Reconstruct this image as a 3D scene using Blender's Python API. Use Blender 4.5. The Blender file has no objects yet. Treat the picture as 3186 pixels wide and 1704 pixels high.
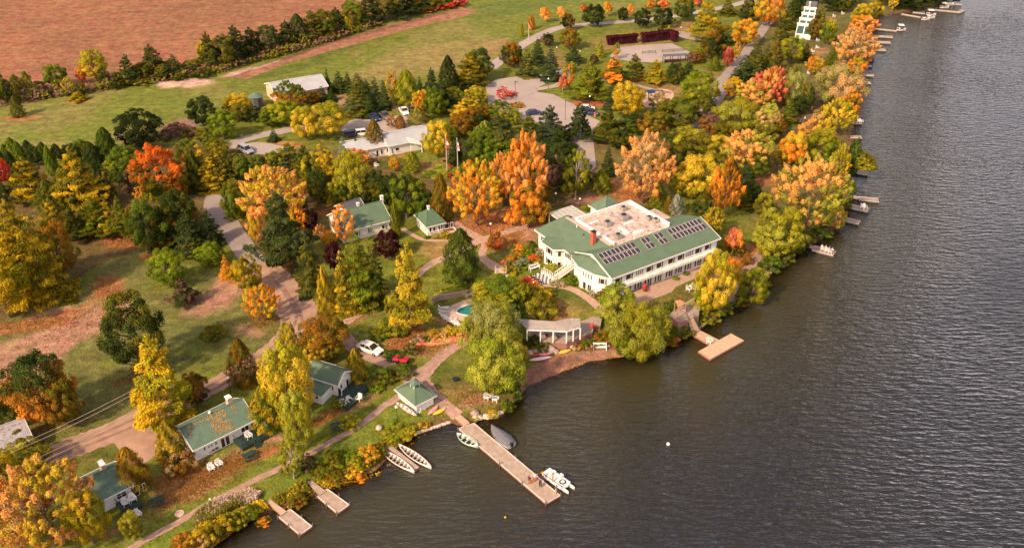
import bpy, bmesh, math, random
import numpy as np
from mathutils import Vector
from mathutils.geometry import tessellate_polygon

sc = bpy.context.scene
C = sc.collection
R = math.radians

# ------------------------------------------------------------------ camera
CAM_H, PITCH, FOV = 100.0, 31.0, 57.0
cam_d = bpy.data.cameras.new('camera')
cam = bpy.data.objects.new('camera', cam_d); C.objects.link(cam)
cam.location = (0, 0, CAM_H); cam.rotation_euler = (R(90 - PITCH), 0, 0)
cam_d.sensor_fit = 'HORIZONTAL'; cam_d.angle = R(FOV); cam_d.clip_start = 1; cam_d.clip_end = 9000
sc.camera = cam

# ------------------------------------------------------------------ sun, sky, exposure
SUN_AZ, SUN_EL = 48.0, 38.0            # azimuth the light travels to (from +X towards +Y), elevation
w = bpy.data.worlds.new('World'); sc.world = w; w.use_nodes = True
nt = w.node_tree; nt.nodes.clear()
sky = nt.nodes.new('ShaderNodeTexSky'); sky.sky_type = 'NISHITA'; sky.sun_disc = False
sky.sun_elevation = R(SUN_EL); sky.sun_rotation = math.atan2(-math.cos(R(SUN_AZ)), -math.sin(R(SUN_AZ))) % (2 * math.pi)
sky.air_density = 1.0; sky.dust_density = 4.0; sky.ozone_density = 0.6; sky.altitude = 200
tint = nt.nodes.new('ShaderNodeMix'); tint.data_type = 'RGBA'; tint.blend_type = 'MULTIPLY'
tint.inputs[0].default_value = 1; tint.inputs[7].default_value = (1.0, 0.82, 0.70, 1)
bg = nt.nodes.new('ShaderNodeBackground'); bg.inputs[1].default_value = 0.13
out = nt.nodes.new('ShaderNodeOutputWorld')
nt.links.new(sky.outputs[0], tint.inputs[6]); veil = nt.nodes.new('ShaderNodeMix'); veil.data_type = 'RGBA'; veil.blend_type = 'ADD'; veil.inputs[0].default_value = 1      # pale haze veil added over the sky to lift ambient light and water
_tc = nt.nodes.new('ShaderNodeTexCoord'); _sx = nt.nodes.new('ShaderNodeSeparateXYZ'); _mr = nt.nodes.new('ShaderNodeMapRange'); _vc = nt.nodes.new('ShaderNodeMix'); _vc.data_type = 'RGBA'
_mr.interpolation_type = 'SMOOTHERSTEP'; _mr.inputs['From Min'].default_value = 0.0; _mr.inputs['From Max'].default_value = 0.85      # veil made brighter towards the horizon all the way round, for water reflections
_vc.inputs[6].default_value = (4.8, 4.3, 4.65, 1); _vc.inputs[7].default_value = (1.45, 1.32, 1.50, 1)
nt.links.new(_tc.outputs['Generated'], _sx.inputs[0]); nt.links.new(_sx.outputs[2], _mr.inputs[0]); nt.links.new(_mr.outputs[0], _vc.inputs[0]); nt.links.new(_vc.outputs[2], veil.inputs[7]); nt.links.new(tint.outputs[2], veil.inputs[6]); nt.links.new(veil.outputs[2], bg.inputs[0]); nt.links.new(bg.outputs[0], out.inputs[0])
sun_d = bpy.data.lights.new('sun', 'SUN'); sun_d.energy = 4.2; sun_d.angle = R(3.0); sun_d.color = (1.0, 0.77, 0.50)
sun = bpy.data.objects.new('sun', sun_d); C.objects.link(sun)
_a, _e = R(SUN_AZ), R(SUN_EL)
sun.rotation_euler = Vector((math.cos(_a) * math.cos(_e), math.sin(_a) * math.cos(_e), -math.sin(_e))).to_track_quat('-Z', 'Y').to_euler()
sun.location = (-100, -50, 120)
sc.view_settings.view_transform = 'Standard'; sc.view_settings.look = 'None'
sc.view_settings.exposure = 0.34; sc.view_settings.gamma = 1.0; sc.view_settings.use_curve_mapping = False
sc.cycles.sample_clamp_direct = 3.0; sc.cycles.sample_clamp_indirect = 3.0; sc.cycles.max_bounces = 6; sc.cycles.transparent_max_bounces = 12; sc.cycles.caustics_reflective = False; sc.cycles.caustics_refractive = False

# ------------------------------------------------------------------ survey: photograph points -> places on the ground
PW, PH = 3186.0, 1704.0
FP = PW / 2 / math.tan(R(FOV / 2)); CP, SP = math.cos(R(PITCH)), math.sin(R(PITCH))
def ray(px, py):
    x = (px - PW / 2) / FP; y = (py - PH / 2) / FP
    return x, CP - y * SP, -SP - y * CP
def P(px, py, z=0.0):
    dx, dy, dz = ray(px, py); t = (z - CAM_H) / dz
    return Vector((dx * t, dy * t, z))
def proj(x, y, z):
    dz = z - CAM_H
    f = y * CP - dz * SP; u = y * SP + dz * CP
    return PW / 2 + FP * x / f, PH / 2 - FP * u / f, f

SHORE = [(-2500, 2600), (-400, 2080), (300, 1830), (546, 1752), (640, 1712), (730, 1650), (800, 1606), (895, 1567), (1000, 1515), (1080, 1490), (1160, 1466), (1205, 1425),
 (1232, 1396), (1265, 1370), (1300, 1346), (1350, 1326), (1400, 1312), (1440, 1322), (1480, 1306), (1550, 1300), (1582, 1272), (1604, 1240), (1640, 1199), (1725, 1163),
 (1834, 1122), (1930, 1108), (2000, 1098), (2062, 1080), (2087, 1060), (2152, 1043), (2180, 1019), (2210, 997), (2242, 970), (2288, 940), (2340, 890), (2400, 848),
 (2431, 820), (2494, 776), (2535, 752), (2590, 722), (2610, 680), (2628, 640), (2640, 600), (2648, 540), (2655, 440), (2655, 380), (2676, 328), (2684, 275), (2680, 232),
 (2700, 175), (2712, 125), (2716, 90), (2735, 60), (2775, 44), (2852, 38), (2915, 22), (2962, 8), (2980, -10), (3000, -60), (3030, -130)]
sh = [P(a, b, 0) for a, b in SHORE]
shp = np.array([(v.x, v.y) for v in sh] + [(260, 620), (330, 2000), (400, 6000)])
landpoly = np.vstack([shp, [(-6000, 6000), (-6000, -400)]])
def inpoly(x, y, poly):
    x = np.asarray(x, float); y = np.asarray(y, float); ins = np.zeros(x.shape, bool)
    n = len(poly)
    for i in range(n):
        x1, y1 = poly[i]; x2, y2 = poly[(i + 1) % n]
        if y1 == y2: continue
        c = ((y1 > y) != (y2 > y)) & (x < (x2 - x1) * (y - y1) / (y2 - y1) + x1)
        ins ^= c
    return ins
def sdist(x, y):
    x = np.asarray(x, float); y = np.asarray(y, float); d = np.full(x.shape, 1e9)
    for i in range(len(shp) - 1):
        ax, ay = shp[i]; bx, by = shp[i + 1]; vx, vy = bx - ax, by - ay
        t = np.clip(((x - ax) * vx + (y - ay) * vy) / (vx * vx + vy * vy), 0, 1)
        d = np.minimum(d, np.hypot(x - ax - t * vx, y - ay - t * vy))
    return np.where(inpoly(x, y, landpoly), d, -d)
_lc = P(1980, 800, 2.5)
def hgt(x, y):
    s = sdist(x, y); x = np.asarray(x, float); y = np.asarray(y, float)
    bump = 2.0 / (1 + np.exp((np.hypot(x - _lc.x, (y - _lc.y) * 1.1) - 42) / 6.0))
    land = 1.1 * (1 - np.exp(-np.maximum(s, 0) / 2.6)) + bump * (lambda t: t * t * (3 - 2 * t))(np.clip((s - 4.5) / 10.5, 0, 1)) + 0.05
    return np.where(s > 0, land, -np.minimum(2.2, 0.16 * -s))
def hz(x, y): return float(hgt(np.array([x]), np.array([y]))[0])
def G(px, py):
    z = 1.2
    for _ in range(5):
        p = P(px, py, z); z = 0.5 * z + 0.5 * hz(p.x, p.y)
    p = P(px, py, z); return Vector((p.x, p.y, hz(p.x, p.y)))
def top_z(b, py):
    """height at which the vertical through b reaches image row py"""
    lo, hi = b.z, b.z + 60
    for _ in range(30):
        m = (lo + hi) / 2
        if proj(b.x, b.y, m)[1] > py: lo = m
        else: hi = m
    return lo

# ------------------------------------------------------------------ object helpers
def prop(o, label=None, cat=None, group=None, kind=None):
    if label: o['label'] = label
    if cat: o['category'] = cat
    if group: o['group'] = group
    if kind: o['kind'] = kind
    return o
def empty(name, loc, rz=0, label=None, cat=None, group=None):
    o = bpy.data.objects.new(name, None); C.objects.link(o); o.location = loc; o.rotation_euler = (0, 0, rz); o.empty_display_size = 0.3
    return prop(o, label, cat, group)
def copy_tree(o, parent=None):
    c = o.copy(); C.objects.link(c)
    if parent is not None: c.parent = parent
    for ch in list(o.children): copy_tree(ch, c)
    return c
def place(src, first, loc, rz, label, group=None, sc3=None):
    """first use moves the prototype, later ones copy it with all its parts"""
    o = src if first else copy_tree(src)
    o.location = loc; o.rotation_euler = (0, 0, rz)
    if sc3: o.scale = sc3
    return prop(o, label, None, group)

class MB:
    def __init__(s): s.v = []; s.f = []
    def quad(s, *p):
        n = len(s.v); s.v += [tuple(q) for q in p]; s.f.append(tuple(range(n, n + len(p)))); return s
    def box(s, x0, y0, z0, x1, y1, z1):
        n = len(s.v)
        s.v += [(x0, y0, z0), (x1, y0, z0), (x1, y1, z0), (x0, y1, z0), (x0, y0, z1), (x1, y0, z1), (x1, y1, z1), (x0, y1, z1)]
        s.f += [(n, n + 3, n + 2, n + 1), (n + 4, n + 5, n + 6, n + 7), (n, n + 1, n + 5, n + 4), (n + 1, n + 2, n + 6, n + 5), (n + 2, n + 3, n + 7, n + 6), (n + 3, n, n + 4, n + 7)]
        return s
    def prism(s, poly, z0, z1):
        """vertical prism over a polygon (ccw); z may be per-vertex lists"""
        n = len(s.v); k = len(poly)
        za = z0 if isinstance(z0, (list, tuple)) else [z0] * k; zb = z1 if isinstance(z1, (list, tuple)) else [z1] * k
        s.v += [(p[0], p[1], za[i]) for i, p in enumerate(poly)] + [(p[0], p[1], zb[i]) for i, p in enumerate(poly)]
        for t in tessellate_polygon([[Vector((p[0], p[1], 0)) for p in poly]]):
            s.f += [(n + k + t[0], n + k + t[1], n + k + t[2]), (n + t[2], n + t[1], n + t[0])]
        s.f += [(n + i, n + (i + 1) % k, n + k + (i + 1) % k, n + k + i) for i in range(k)]
        return s
    def slab(s, pts, th):
        """a slab of thickness th below a planar 3D polygon"""
        n = len(s.v); k = len(pts)
        s.v += [tuple(p) for p in pts] + [(p[0], p[1], p[2] - th) for p in pts]
        s.f += [tuple(range(n, n + k)), tuple(range(n + 2 * k - 1, n + k - 1, -1))]
        s.f += [(n + i, n + k + i, n + k + (i + 1) % k, n + (i + 1) % k) for i in range(k)]
        return s
    def bar(s, a, b, w, h=None):
        a = Vector(a); b = Vector(b); h = h or w; d = (b - a)
        if d.length < 1e-6: return s
        d.normalize(); up = Vector((0, 0, 1)) if abs(d.z) < 0.95 else Vector((1, 0, 0))
        x = d.cross(up).normalized() * w / 2; y = x.normalized().cross(d).normalized() * h / 2
        n = len(s.v); s.v += [tuple(q) for p in (a, b) for q in (p - x - y, p + x - y, p + x + y, p - x + y)]
        s.f += [(n, n + 1, n + 2, n + 3), (n + 7, n + 6, n + 5, n + 4)] + [(n + i, n + 4 + i, n + 4 + (i + 1) % 4, n + (i + 1) % 4) for i in range(4)]
        return s
    def tube(s, pts, rad, k=8, cap=True):
        n = len(s.v); pts = [Vector(p) for p in pts]
        for i, p in enumerate(pts):
            d = (pts[min(i + 1, len(pts) - 1)] - pts[max(i - 1, 0)])
            d = d.normalized() if d.length > 1e-9 else Vector((0, 0, 1))
            up = Vector((0, 0, 1)) if abs(d.z) < 0.9 else Vector((1, 0, 0))
            x = d.cross(up).normalized(); y = x.cross(d).normalized(); r = rad[i] if isinstance(rad, (list, tuple)) else rad
            s.v += [tuple(p + (x * math.cos(2 * math.pi * j / k) + y * math.sin(2 * math.pi * j / k)) * r) for j in range(k)]
        for i in range(len(pts) - 1):
            for j in range(k):
                a = n + i * k + j; b = n + i * k + (j + 1) % k; s.f.append((a, a + k, b + k, b))
        if cap:
            s.f.append(tuple(n + j for j in range(k))); m = n + (len(pts) - 1) * k; s.f.append(tuple(m + k - 1 - j for j in range(k)))
        return s
    def ball(s, c, r, k=8, sq=1.0):
        n = len(s.v); m = k // 2
        rr = r if isinstance(r, (tuple, list)) else (r, r, r * sq)
        for i in range(m + 1):
            t = math.pi * i / m
            for j in range(k):
                u = 2 * math.pi * j / k
                s.v.append((c[0] + rr[0] * math.sin(t) * math.cos(u), c[1] + rr[1] * math.sin(t) * math.sin(u), c[2] + rr[2] * math.cos(t)))
        for i in range(m):
            for j in range(k):
                a = n + i * k + j; b = n + i * k + (j + 1) % k; s.f.append((a, a + k, b + k, b))
        return s
    def loft(s, rings, cap=True):
        """closed rings of equal length"""
        n = len(s.v); k = len(rings[0])
        for r in rings: s.v += [tuple(p) for p in r]
        for i in range(len(rings) - 1):
            for j in range(k):
                a = n + i * k + j; b = n + i * k + (j + 1) % k; s.f.append((a, b, b + k, a + k))
        if cap: s.f.append(tuple(n + k - 1 - j for j in range(k))); m = n + (len(rings) - 1) * k; s.f.append(tuple(m + j for j in range(k)))
        return s
    def mesh(s, name, mat=None, smooth=False):
        me = bpy.data.meshes.new(name); me.from_pydata(s.v, [], s.f)
        if mat: me.materials.append(mat)
        if smooth: me.polygons.foreach_set('use_smooth', [True] * len(me.polygons))
        me.update(); return me
    def build(s, name, mat=None, parent=None, label=None, cat=None, group=None, kind=None, smooth=False, bevel=0):
        o = bpy.data.objects.new(name, s.mesh(name, mat, smooth)); C.objects.link(o)
        if parent is not None: o.parent = parent
        if bevel:
            b = o.modifiers.new('bevel', 'BEVEL'); b.width = bevel; b.segments = 2; b.limit_method = 'ANGLE'
        return prop(o, label, cat, group, kind)
def obj(name, me, parent=None, loc=None, rz=0):
    o = bpy.data.objects.new(name, me); C.objects.link(o)
    if parent is not None: o.parent = parent
    if loc is not None: o.location = loc
    if rz: o.rotation_euler = (0, 0, rz)
    return o

# ------------------------------------------------------------------ materials
def mat(name, col, rough=0.8, metal=0.0, var=0.12, vs=3.0, bump=0.0, bs=20.0, spec=0.5, col2=None, dirt=0.0):
    m = bpy.data.materials.new(name); m.use_nodes = True; n = m.node_tree; b = n.nodes['Principled BSDF']
    b.inputs['Roughness'].default_value = rough; b.inputs['Metallic'].default_value = metal; b.inputs['Specular IOR Level'].default_value = spec
    tc = n.nodes.new('ShaderNodeTexCoord')
    nz = n.nodes.new('ShaderNodeTexNoise'); nz.inputs['Scale'].default_value = vs; nz.inputs['Detail'].default_value = 6
    n.links.new(tc.outputs['Object'], nz.inputs['Vector'])
    cr = n.nodes.new('ShaderNodeValToRGB'); cr.color_ramp.elements[0].position = 0.3; cr.color_ramp.elements[1].position = 0.7
    lo = tuple(c * (1 - var) for c in col); hi = tuple(min(1, c * (1 + var)) for c in (col2 or col))
    cr.color_ramp.elements[0].color = (*lo, 1); cr.color_ramp.elements[1].color = (*hi, 1)
    n.links.new(nz.outputs['Fac'], cr.inputs[0]); n.links.new(cr.outputs[0], b.inputs['Base Color'])
    if bump:
        bz = n.nodes.new('ShaderNodeTexNoise'); bz.inputs['Scale'].default_value = bs; bz.inputs['Detail'].default_value = 4
        bp = n.nodes.new('ShaderNodeBump'); bp.inputs['Strength'].default_value = bump; bp.inputs['Distance'].default_value = 0.05
        n.links.new(tc.outputs['Object'], bz.inputs['Vector']); n.links.new(bz.outputs['Fac'], bp.inputs['Height']); n.links.new(bp.outputs[0], b.inputs['Normal'])
    return m
M = {}
M['white'] = mat('white_siding', (0.80, 0.77, 0.73), 0.65, var=0.06, vs=1.3)
M['trim'] = mat('white_trim', (0.80, 0.77, 0.73), 0.55, var=0.04)
M['roof'] = mat('green_roof', (0.100, 0.155, 0.095), 0.75, var=0.12, vs=0.5, bump=0.3, bs=9)
M['roof_teal'] = mat('teal_glazing', (0.05, 0.10, 0.10), 0.35, var=0.2)
M['roof_dark'] = mat('deep_green_roof', (0.075, 0.135, 0.08), 0.75, var=0.12, vs=1.0, bump=0.3, bs=9)
M['roof_old'] = mat('weathered_green_shingle', (0.105, 0.165, 0.115), 0.85, var=0.16, vs=1.5, bump=0.4, bs=9)
M['glass'] = mat('dark_window_glass', (0.035, 0.022, 0.02), 0.12, var=0.4, vs=0.8)
M['shutter'] = mat('dark_green_shutter', (0.03, 0.05, 0.045), 0.6)
M['dgreen'] = mat('dark_green_paint', (0.02, 0.045, 0.035), 0.6)
M['tgreen'] = mat('picnic_table_green', (0.018, 0.05, 0.04), 0.6)
M['brick'] = mat('orange_red_brick', (0.42, 0.10, 0.05), 0.9, var=0.2, vs=6)
M['membrane'] = mat('flat_roof_membrane', (0.50, 0.385, 0.33), 0.9, var=0.38, vs=0.9)
M['metal'] = mat('galvanised_metal', (0.42, 0.40, 0.38), 0.4, 0.6, var=0.15)
M['metalroof'] = mat('pale_metal_roofing', (0.50, 0.50, 0.51), 0.45, 0.2, var=0.08, vs=0.4)
M['rusty'] = mat('rusty_metal_roofing', (0.33, 0.32, 0.34), 0.6, 0.2, var=0.12, vs=0.9, col2=(0.40, 0.38, 0.39))
M['rust'] = mat('rust_patch', (0.25, 0.07, 0.04), 0.9)
M['solar'] = mat('solar_cell', (0.05, 0.035, 0.055), 0.25, var=0.25, vs=2)
M['alu'] = mat('panel_frame', (0.60, 0.55, 0.50), 0.5)
M['deck'] = mat('grey_deck_boards', (0.34, 0.26, 0.215), 0.85, var=0.28, vs=2.5)
M['deckw'] = mat('fresh_wood_boards', (0.52, 0.36, 0.24), 0.8, var=0.14, vs=1.2)
M['deckd'] = mat('weathered_dock_boards', (0.40, 0.30, 0.235), 0.85, var=0.22, vs=1.1)
M['edge'] = mat('pale_dock_edge', (0.66, 0.54, 0.47), 0.7, var=0.1)
M['skirt'] = mat('dock_side', (0.30, 0.14, 0.11), 0.8)
M['wood'] = mat('orange_cedar_wood', (0.48, 0.24, 0.11), 0.75)
M['lattice'] = mat('weathered_white_lattice', (0.43, 0.37, 0.34), 0.75, var=0.2)
M['track'] = mat('packed_wheel_track', (0.27, 0.155, 0.11), 0.95, var=0.25, vs=0.6)
M['pole'] = mat('pole_paint', (0.55, 0.42, 0.36), 0.6)
M['black'] = mat('black_metal', (0.015, 0.015, 0.018), 0.5)
M['globe'] = mat('white_lamp_globe', (0.85, 0.82, 0.78), 0.3, var=0.02)
M['rock'] = mat('fieldstone', (0.34, 0.24, 0.20), 0.9, var=0.3, vs=1.5, bump=0.6, bs=6)
M['rockp'] = mat('pale_boulder', (0.55, 0.42, 0.34), 0.9, var=0.2, vs=1.5, bump=0.6, bs=6)
M['concrete'] = mat('pale_concrete', (0.52, 0.38, 0.31), 0.85, var=0.1, vs=0.6)
M['paving'] = mat('tan_paving', (0.42, 0.27, 0.20), 0.9, var=0.12, vs=1.5)
M['pathg'] = mat('gravel_path', (0.36, 0.22, 0.17), 0.95, var=0.25, vs=0.9, bump=0.5, bs=5)
M['asphalt'] = mat('worn_asphalt', (0.29, 0.235, 0.215), 0.9, var=0.15, vs=0.4)
M['lot'] = mat('parking_asphalt', (0.36, 0.29, 0.26), 0.9, var=0.1, vs=0.15)
M['dirt'] = mat('dirt_road', (0.37, 0.225, 0.16), 0.95, var=0.22, vs=0.5, bump=0.5, bs=3)
M['sand'] = mat('pale_sand', (0.52, 0.33, 0.25), 0.95, var=0.12, vs=0.6)
M['bark'] = mat('tree_bark', (0.16, 0.11, 0.085), 0.95, var=0.3, vs=4)
M['barkp'] = mat('pale_bark', (0.42, 0.34, 0.28), 0.9, var=0.25, vs=4)
M['pool'] = mat('pool_water', (0.03, 0.22, 0.20), 0.08, var=0.1)
M['poolw'] = mat('pool_wall', (0.10, 0.32, 0.30), 0.6)
M['red'] = mat('red_plastic', (0.55, 0.03, 0.05), 0.35, var=0.05)
M['pink'] = mat('pink_plastic', (0.75, 0.25, 0.27), 0.35, var=0.05)
M['pinkw'] = mat('pale_pink_plastic', (0.80, 0.55, 0.60), 0.35, var=0.05)
M['yellow'] = mat('yellow_plastic', (0.80, 0.48, 0.03), 0.35, var=0.05)
M['orange'] = mat('orange_plastic', (0.75, 0.20, 0.03), 0.4, var=0.05)
M['blue'] = mat('blue_fabric', (0.02, 0.20, 0.42), 0.6)
M['navy'] = mat('navy_paint', (0.02, 0.04, 0.12), 0.3)
M['skin'] = mat('skin', (0.45, 0.24, 0.16), 0.6)
M['boatgrey'] = mat('grey_boat_cover', (0.13, 0.13, 0.15), 0.8, var=0.15)
M['hull'] = mat('white_hull', (0.72, 0.68, 0.64), 0.3, var=0.04)
M['hullg'] = mat('pale_green_hull', (0.40, 0.50, 0.42), 0.35, var=0.05)
M['hullr'] = mat('dark_red_trim', (0.32, 0.05, 0.05), 0.4)
M['carw'] = mat('white_car_paint', (0.78, 0.75, 0.73), 0.2, var=0.02)
M['cars'] = mat('silver_car_paint', (0.45, 0.47, 0.52), 0.25, 0.4, var=0.02)
M['tyre'] = mat('tyre_rubber', (0.02, 0.02, 0.02), 0.9)
M['beige'] = mat('beige_siding', (0.62, 0.42, 0.30), 0.7, var=0.05)
M['maroon'] = mat('maroon_leaves', (0.05, 0.01, 0.018), 0.9)
M['silo'] = mat('dark_grey_steel', (0.10, 0.10, 0.11), 0.5)
# ------------------------------------------------------------------ the ground sheet
def axis(lo, hi, st, far):
    core = list(np.arange(lo, hi + st, st)); a = []; b = []; s = st; v = lo
    while v > far[0]: s *= 1.35; v -= s; a.append(v)
    s = st; v = core[-1]
    while v < far[1]: s *= 1.35; v += s; b.append(v)
    return np.array(a[::-1] + core + b)
gx = axis(-232, 230, 0.9, (-5000, 5000)); gy = axis(75, 424, 0.9, (-3000, 5500))
X, Y = np.meshgrid(gx, gy); X = X.ravel(); Y = Y.ravel()
S = sdist(X, Y); Z = hgt(X, Y)
dz_ = Z - CAM_H; f_ = Y * CP - dz_ * SP; f_ = np.where(f_ < 5, 5, f_)
PXs = PW / 2 + FP * X / f_; PYs = PH / 2 - FP * (Y * SP + dz_ * CP) / f_
def vnoise(x, y, s, seed=0):
    x = x / s + 31.7 * seed; y = y / s - 17.3 * seed; xi = np.floor(x); yi = np.floor(y); fx = x - xi; fy = y - yi
    fx = fx * fx * (3 - 2 * fx); fy = fy * fy * (3 - 2 * fy)
    def h(a, b): v = np.sin(a * 127.1 + b * 311.7 + seed * 7.7) * 43758.5453; return v - np.floor(v)
    return (h(xi, yi) * (1 - fx) + h(xi + 1, yi) * fx) * (1 - fy) + (h(xi, yi + 1) * (1 - fx) + h(xi + 1, yi + 1) * fx) * fy
def fbm(x, y, s, seed=0): return (vnoise(x, y, s, seed) + .5 * vnoise(x, y, s / 2.1, seed + 1) + .25 * vnoise(x, y, s / 4.3, seed + 2)) / 1.75
def sm(x, a, b): t = np.clip((x - a) / (b - a), 0, 1); return t * t * (3 - 2 * t)
GRASS = np.array((0.145, 0.160, 0.020)); GRASSD = np.array((0.075, 0.095, 0.016)); DRY = np.array((0.29, 0.175, 0.070)); LITTER = np.array((0.38, 0.155, 0.062))
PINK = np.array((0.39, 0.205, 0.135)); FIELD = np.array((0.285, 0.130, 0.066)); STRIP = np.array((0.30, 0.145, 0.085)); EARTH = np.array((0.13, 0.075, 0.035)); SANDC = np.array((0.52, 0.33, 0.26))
n1 = fbm(X, Y, 14, 3); n2 = fbm(X, Y, 4, 9); n3 = fbm(X, Y, 40, 5)
col = GRASS[None] * (0.8 + 0.4 * n1[:, None])
def blend(c, k):
    global col
    k = np.clip(k, 0, 1)[:, None]; col = col * (1 - k) + np.asarray(c)[None] * k
blend((0.17, 0.145, 0.05), sm(n2 * .5 + n1 * .5, .48, .72) * .55)
def poly(pts, c, k=1.0, edge=0.0):
    m = inpoly(PXs + (n2 - .5) * edge, PYs + (n1 - .5) * edge, pts).astype(float); blend(c, m * k)
def blob(cx, cy, rx, ry, c, k=1.0, rot=0.0):
    a = math.radians(rot); dx = PXs - cx; dy = PYs - cy; u = (dx * math.cos(a) + dy * math.sin(a)) / rx; v = (-dx * math.sin(a) + dy * math.cos(a)) / ry
    d = np.sqrt(u * u + v * v) + (n2 - .5) * .8 + (n1 - .5) * .5; blend(c, sm(-d, -1.15, -.65) * k)
# big open country at the back
FIELDP = [(-900, 420), (-600, 330), (0, 300), (250, 270), (400, 262), (560, 250), (700, 212), (860, 165), (1100, 90), (1200, 60), (1500, -60), (3000, -700), (-3000, -700), (-3000, 600)]
poly(FIELDP, FIELD, 1, 6)
blend(FIELD * np.array((1.12, 1.08, 1.05)), inpoly(PXs, PYs, FIELDP) * sm(n3, .45, .7) * .6)
blend(FIELD * np.array((.72, .80, .78)), inpoly(PXs, PYs, FIELDP) * sm(1 - n3 + .35 * (n1 - .5), .50, .8) * .6)
_st = (X * math.sin(R(18)) - Y * math.cos(R(18))); _fm = inpoly(PXs, PYs, FIELDP); blend(FIELD * .86, _fm * sm(np.sin(_st * .9 + 2 * n1), .1, .9) * .45); blend(FIELD * .74, _fm * sm(np.sin(_st * .21 + 1.5 * n3), .93, 1) * .35)
GREENS = [(-900, 470), (0, 335), (250, 285), (480, 262), (690, 232), (900, 215), (1200, 140), (1420, 60), (1500, 0), (1800, -80), (2200, -80), (2200, 40), (1900, 45), (1680, 95), (1560, 190), (1350, 240), (1000, 260), (800, 330), (600, 400), (400, 480), (0, 480), (-900, 640)]
poly(GREENS, (0.150, 0.172, 0.028), .85, 8)
blend((0.24, 0.19, 0.065), inpoly(PXs, PYs, GREENS) * sm(n3 * .5 + n1 * .5, .5, .62) * .55)
blob(1300, 190, 230, 50, (0.27, 0.20, 0.07), .7, -14); blob(1520, 160, 80, 30, (0.30, 0.19, 0.08), .7, -30)
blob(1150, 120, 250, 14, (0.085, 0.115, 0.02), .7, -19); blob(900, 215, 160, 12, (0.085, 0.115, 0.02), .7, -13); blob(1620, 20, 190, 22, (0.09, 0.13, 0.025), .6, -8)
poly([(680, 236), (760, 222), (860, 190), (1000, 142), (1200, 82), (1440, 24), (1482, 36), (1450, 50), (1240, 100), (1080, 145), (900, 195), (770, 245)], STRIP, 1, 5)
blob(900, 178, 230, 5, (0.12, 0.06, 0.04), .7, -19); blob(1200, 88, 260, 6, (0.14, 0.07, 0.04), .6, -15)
blob(580, 258, 90, 16, SANDC, .95, -2); blob(520, 262, 30, 14, (0.62, 0.42, 0.32), .8); blob(740, 225, 60, 7, SANDC, .8, -18); blob(820, 205, 60, 4, SANDC, .7, -18)
blob(60, 368, 60, 8, LITTER, .9, -3); blob(245, 318, 45, 6, LITTER, .6)
# woodland floor under the denser planting
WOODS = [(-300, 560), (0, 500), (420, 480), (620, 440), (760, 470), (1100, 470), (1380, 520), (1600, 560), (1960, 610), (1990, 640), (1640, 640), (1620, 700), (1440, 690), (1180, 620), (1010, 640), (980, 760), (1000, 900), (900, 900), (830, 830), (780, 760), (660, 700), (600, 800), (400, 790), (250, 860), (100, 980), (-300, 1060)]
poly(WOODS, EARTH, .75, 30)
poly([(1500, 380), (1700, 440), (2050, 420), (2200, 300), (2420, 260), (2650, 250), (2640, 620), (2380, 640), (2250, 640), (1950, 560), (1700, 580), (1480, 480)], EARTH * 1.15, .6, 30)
poly([(2300, -60), (3000, -60), (2900, 30), (2720, 60), (2690, 250), (2600, 420), (2450, 420), (2330, 240)], (0.12, 0.085, 0.04), .6, 20)
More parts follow.
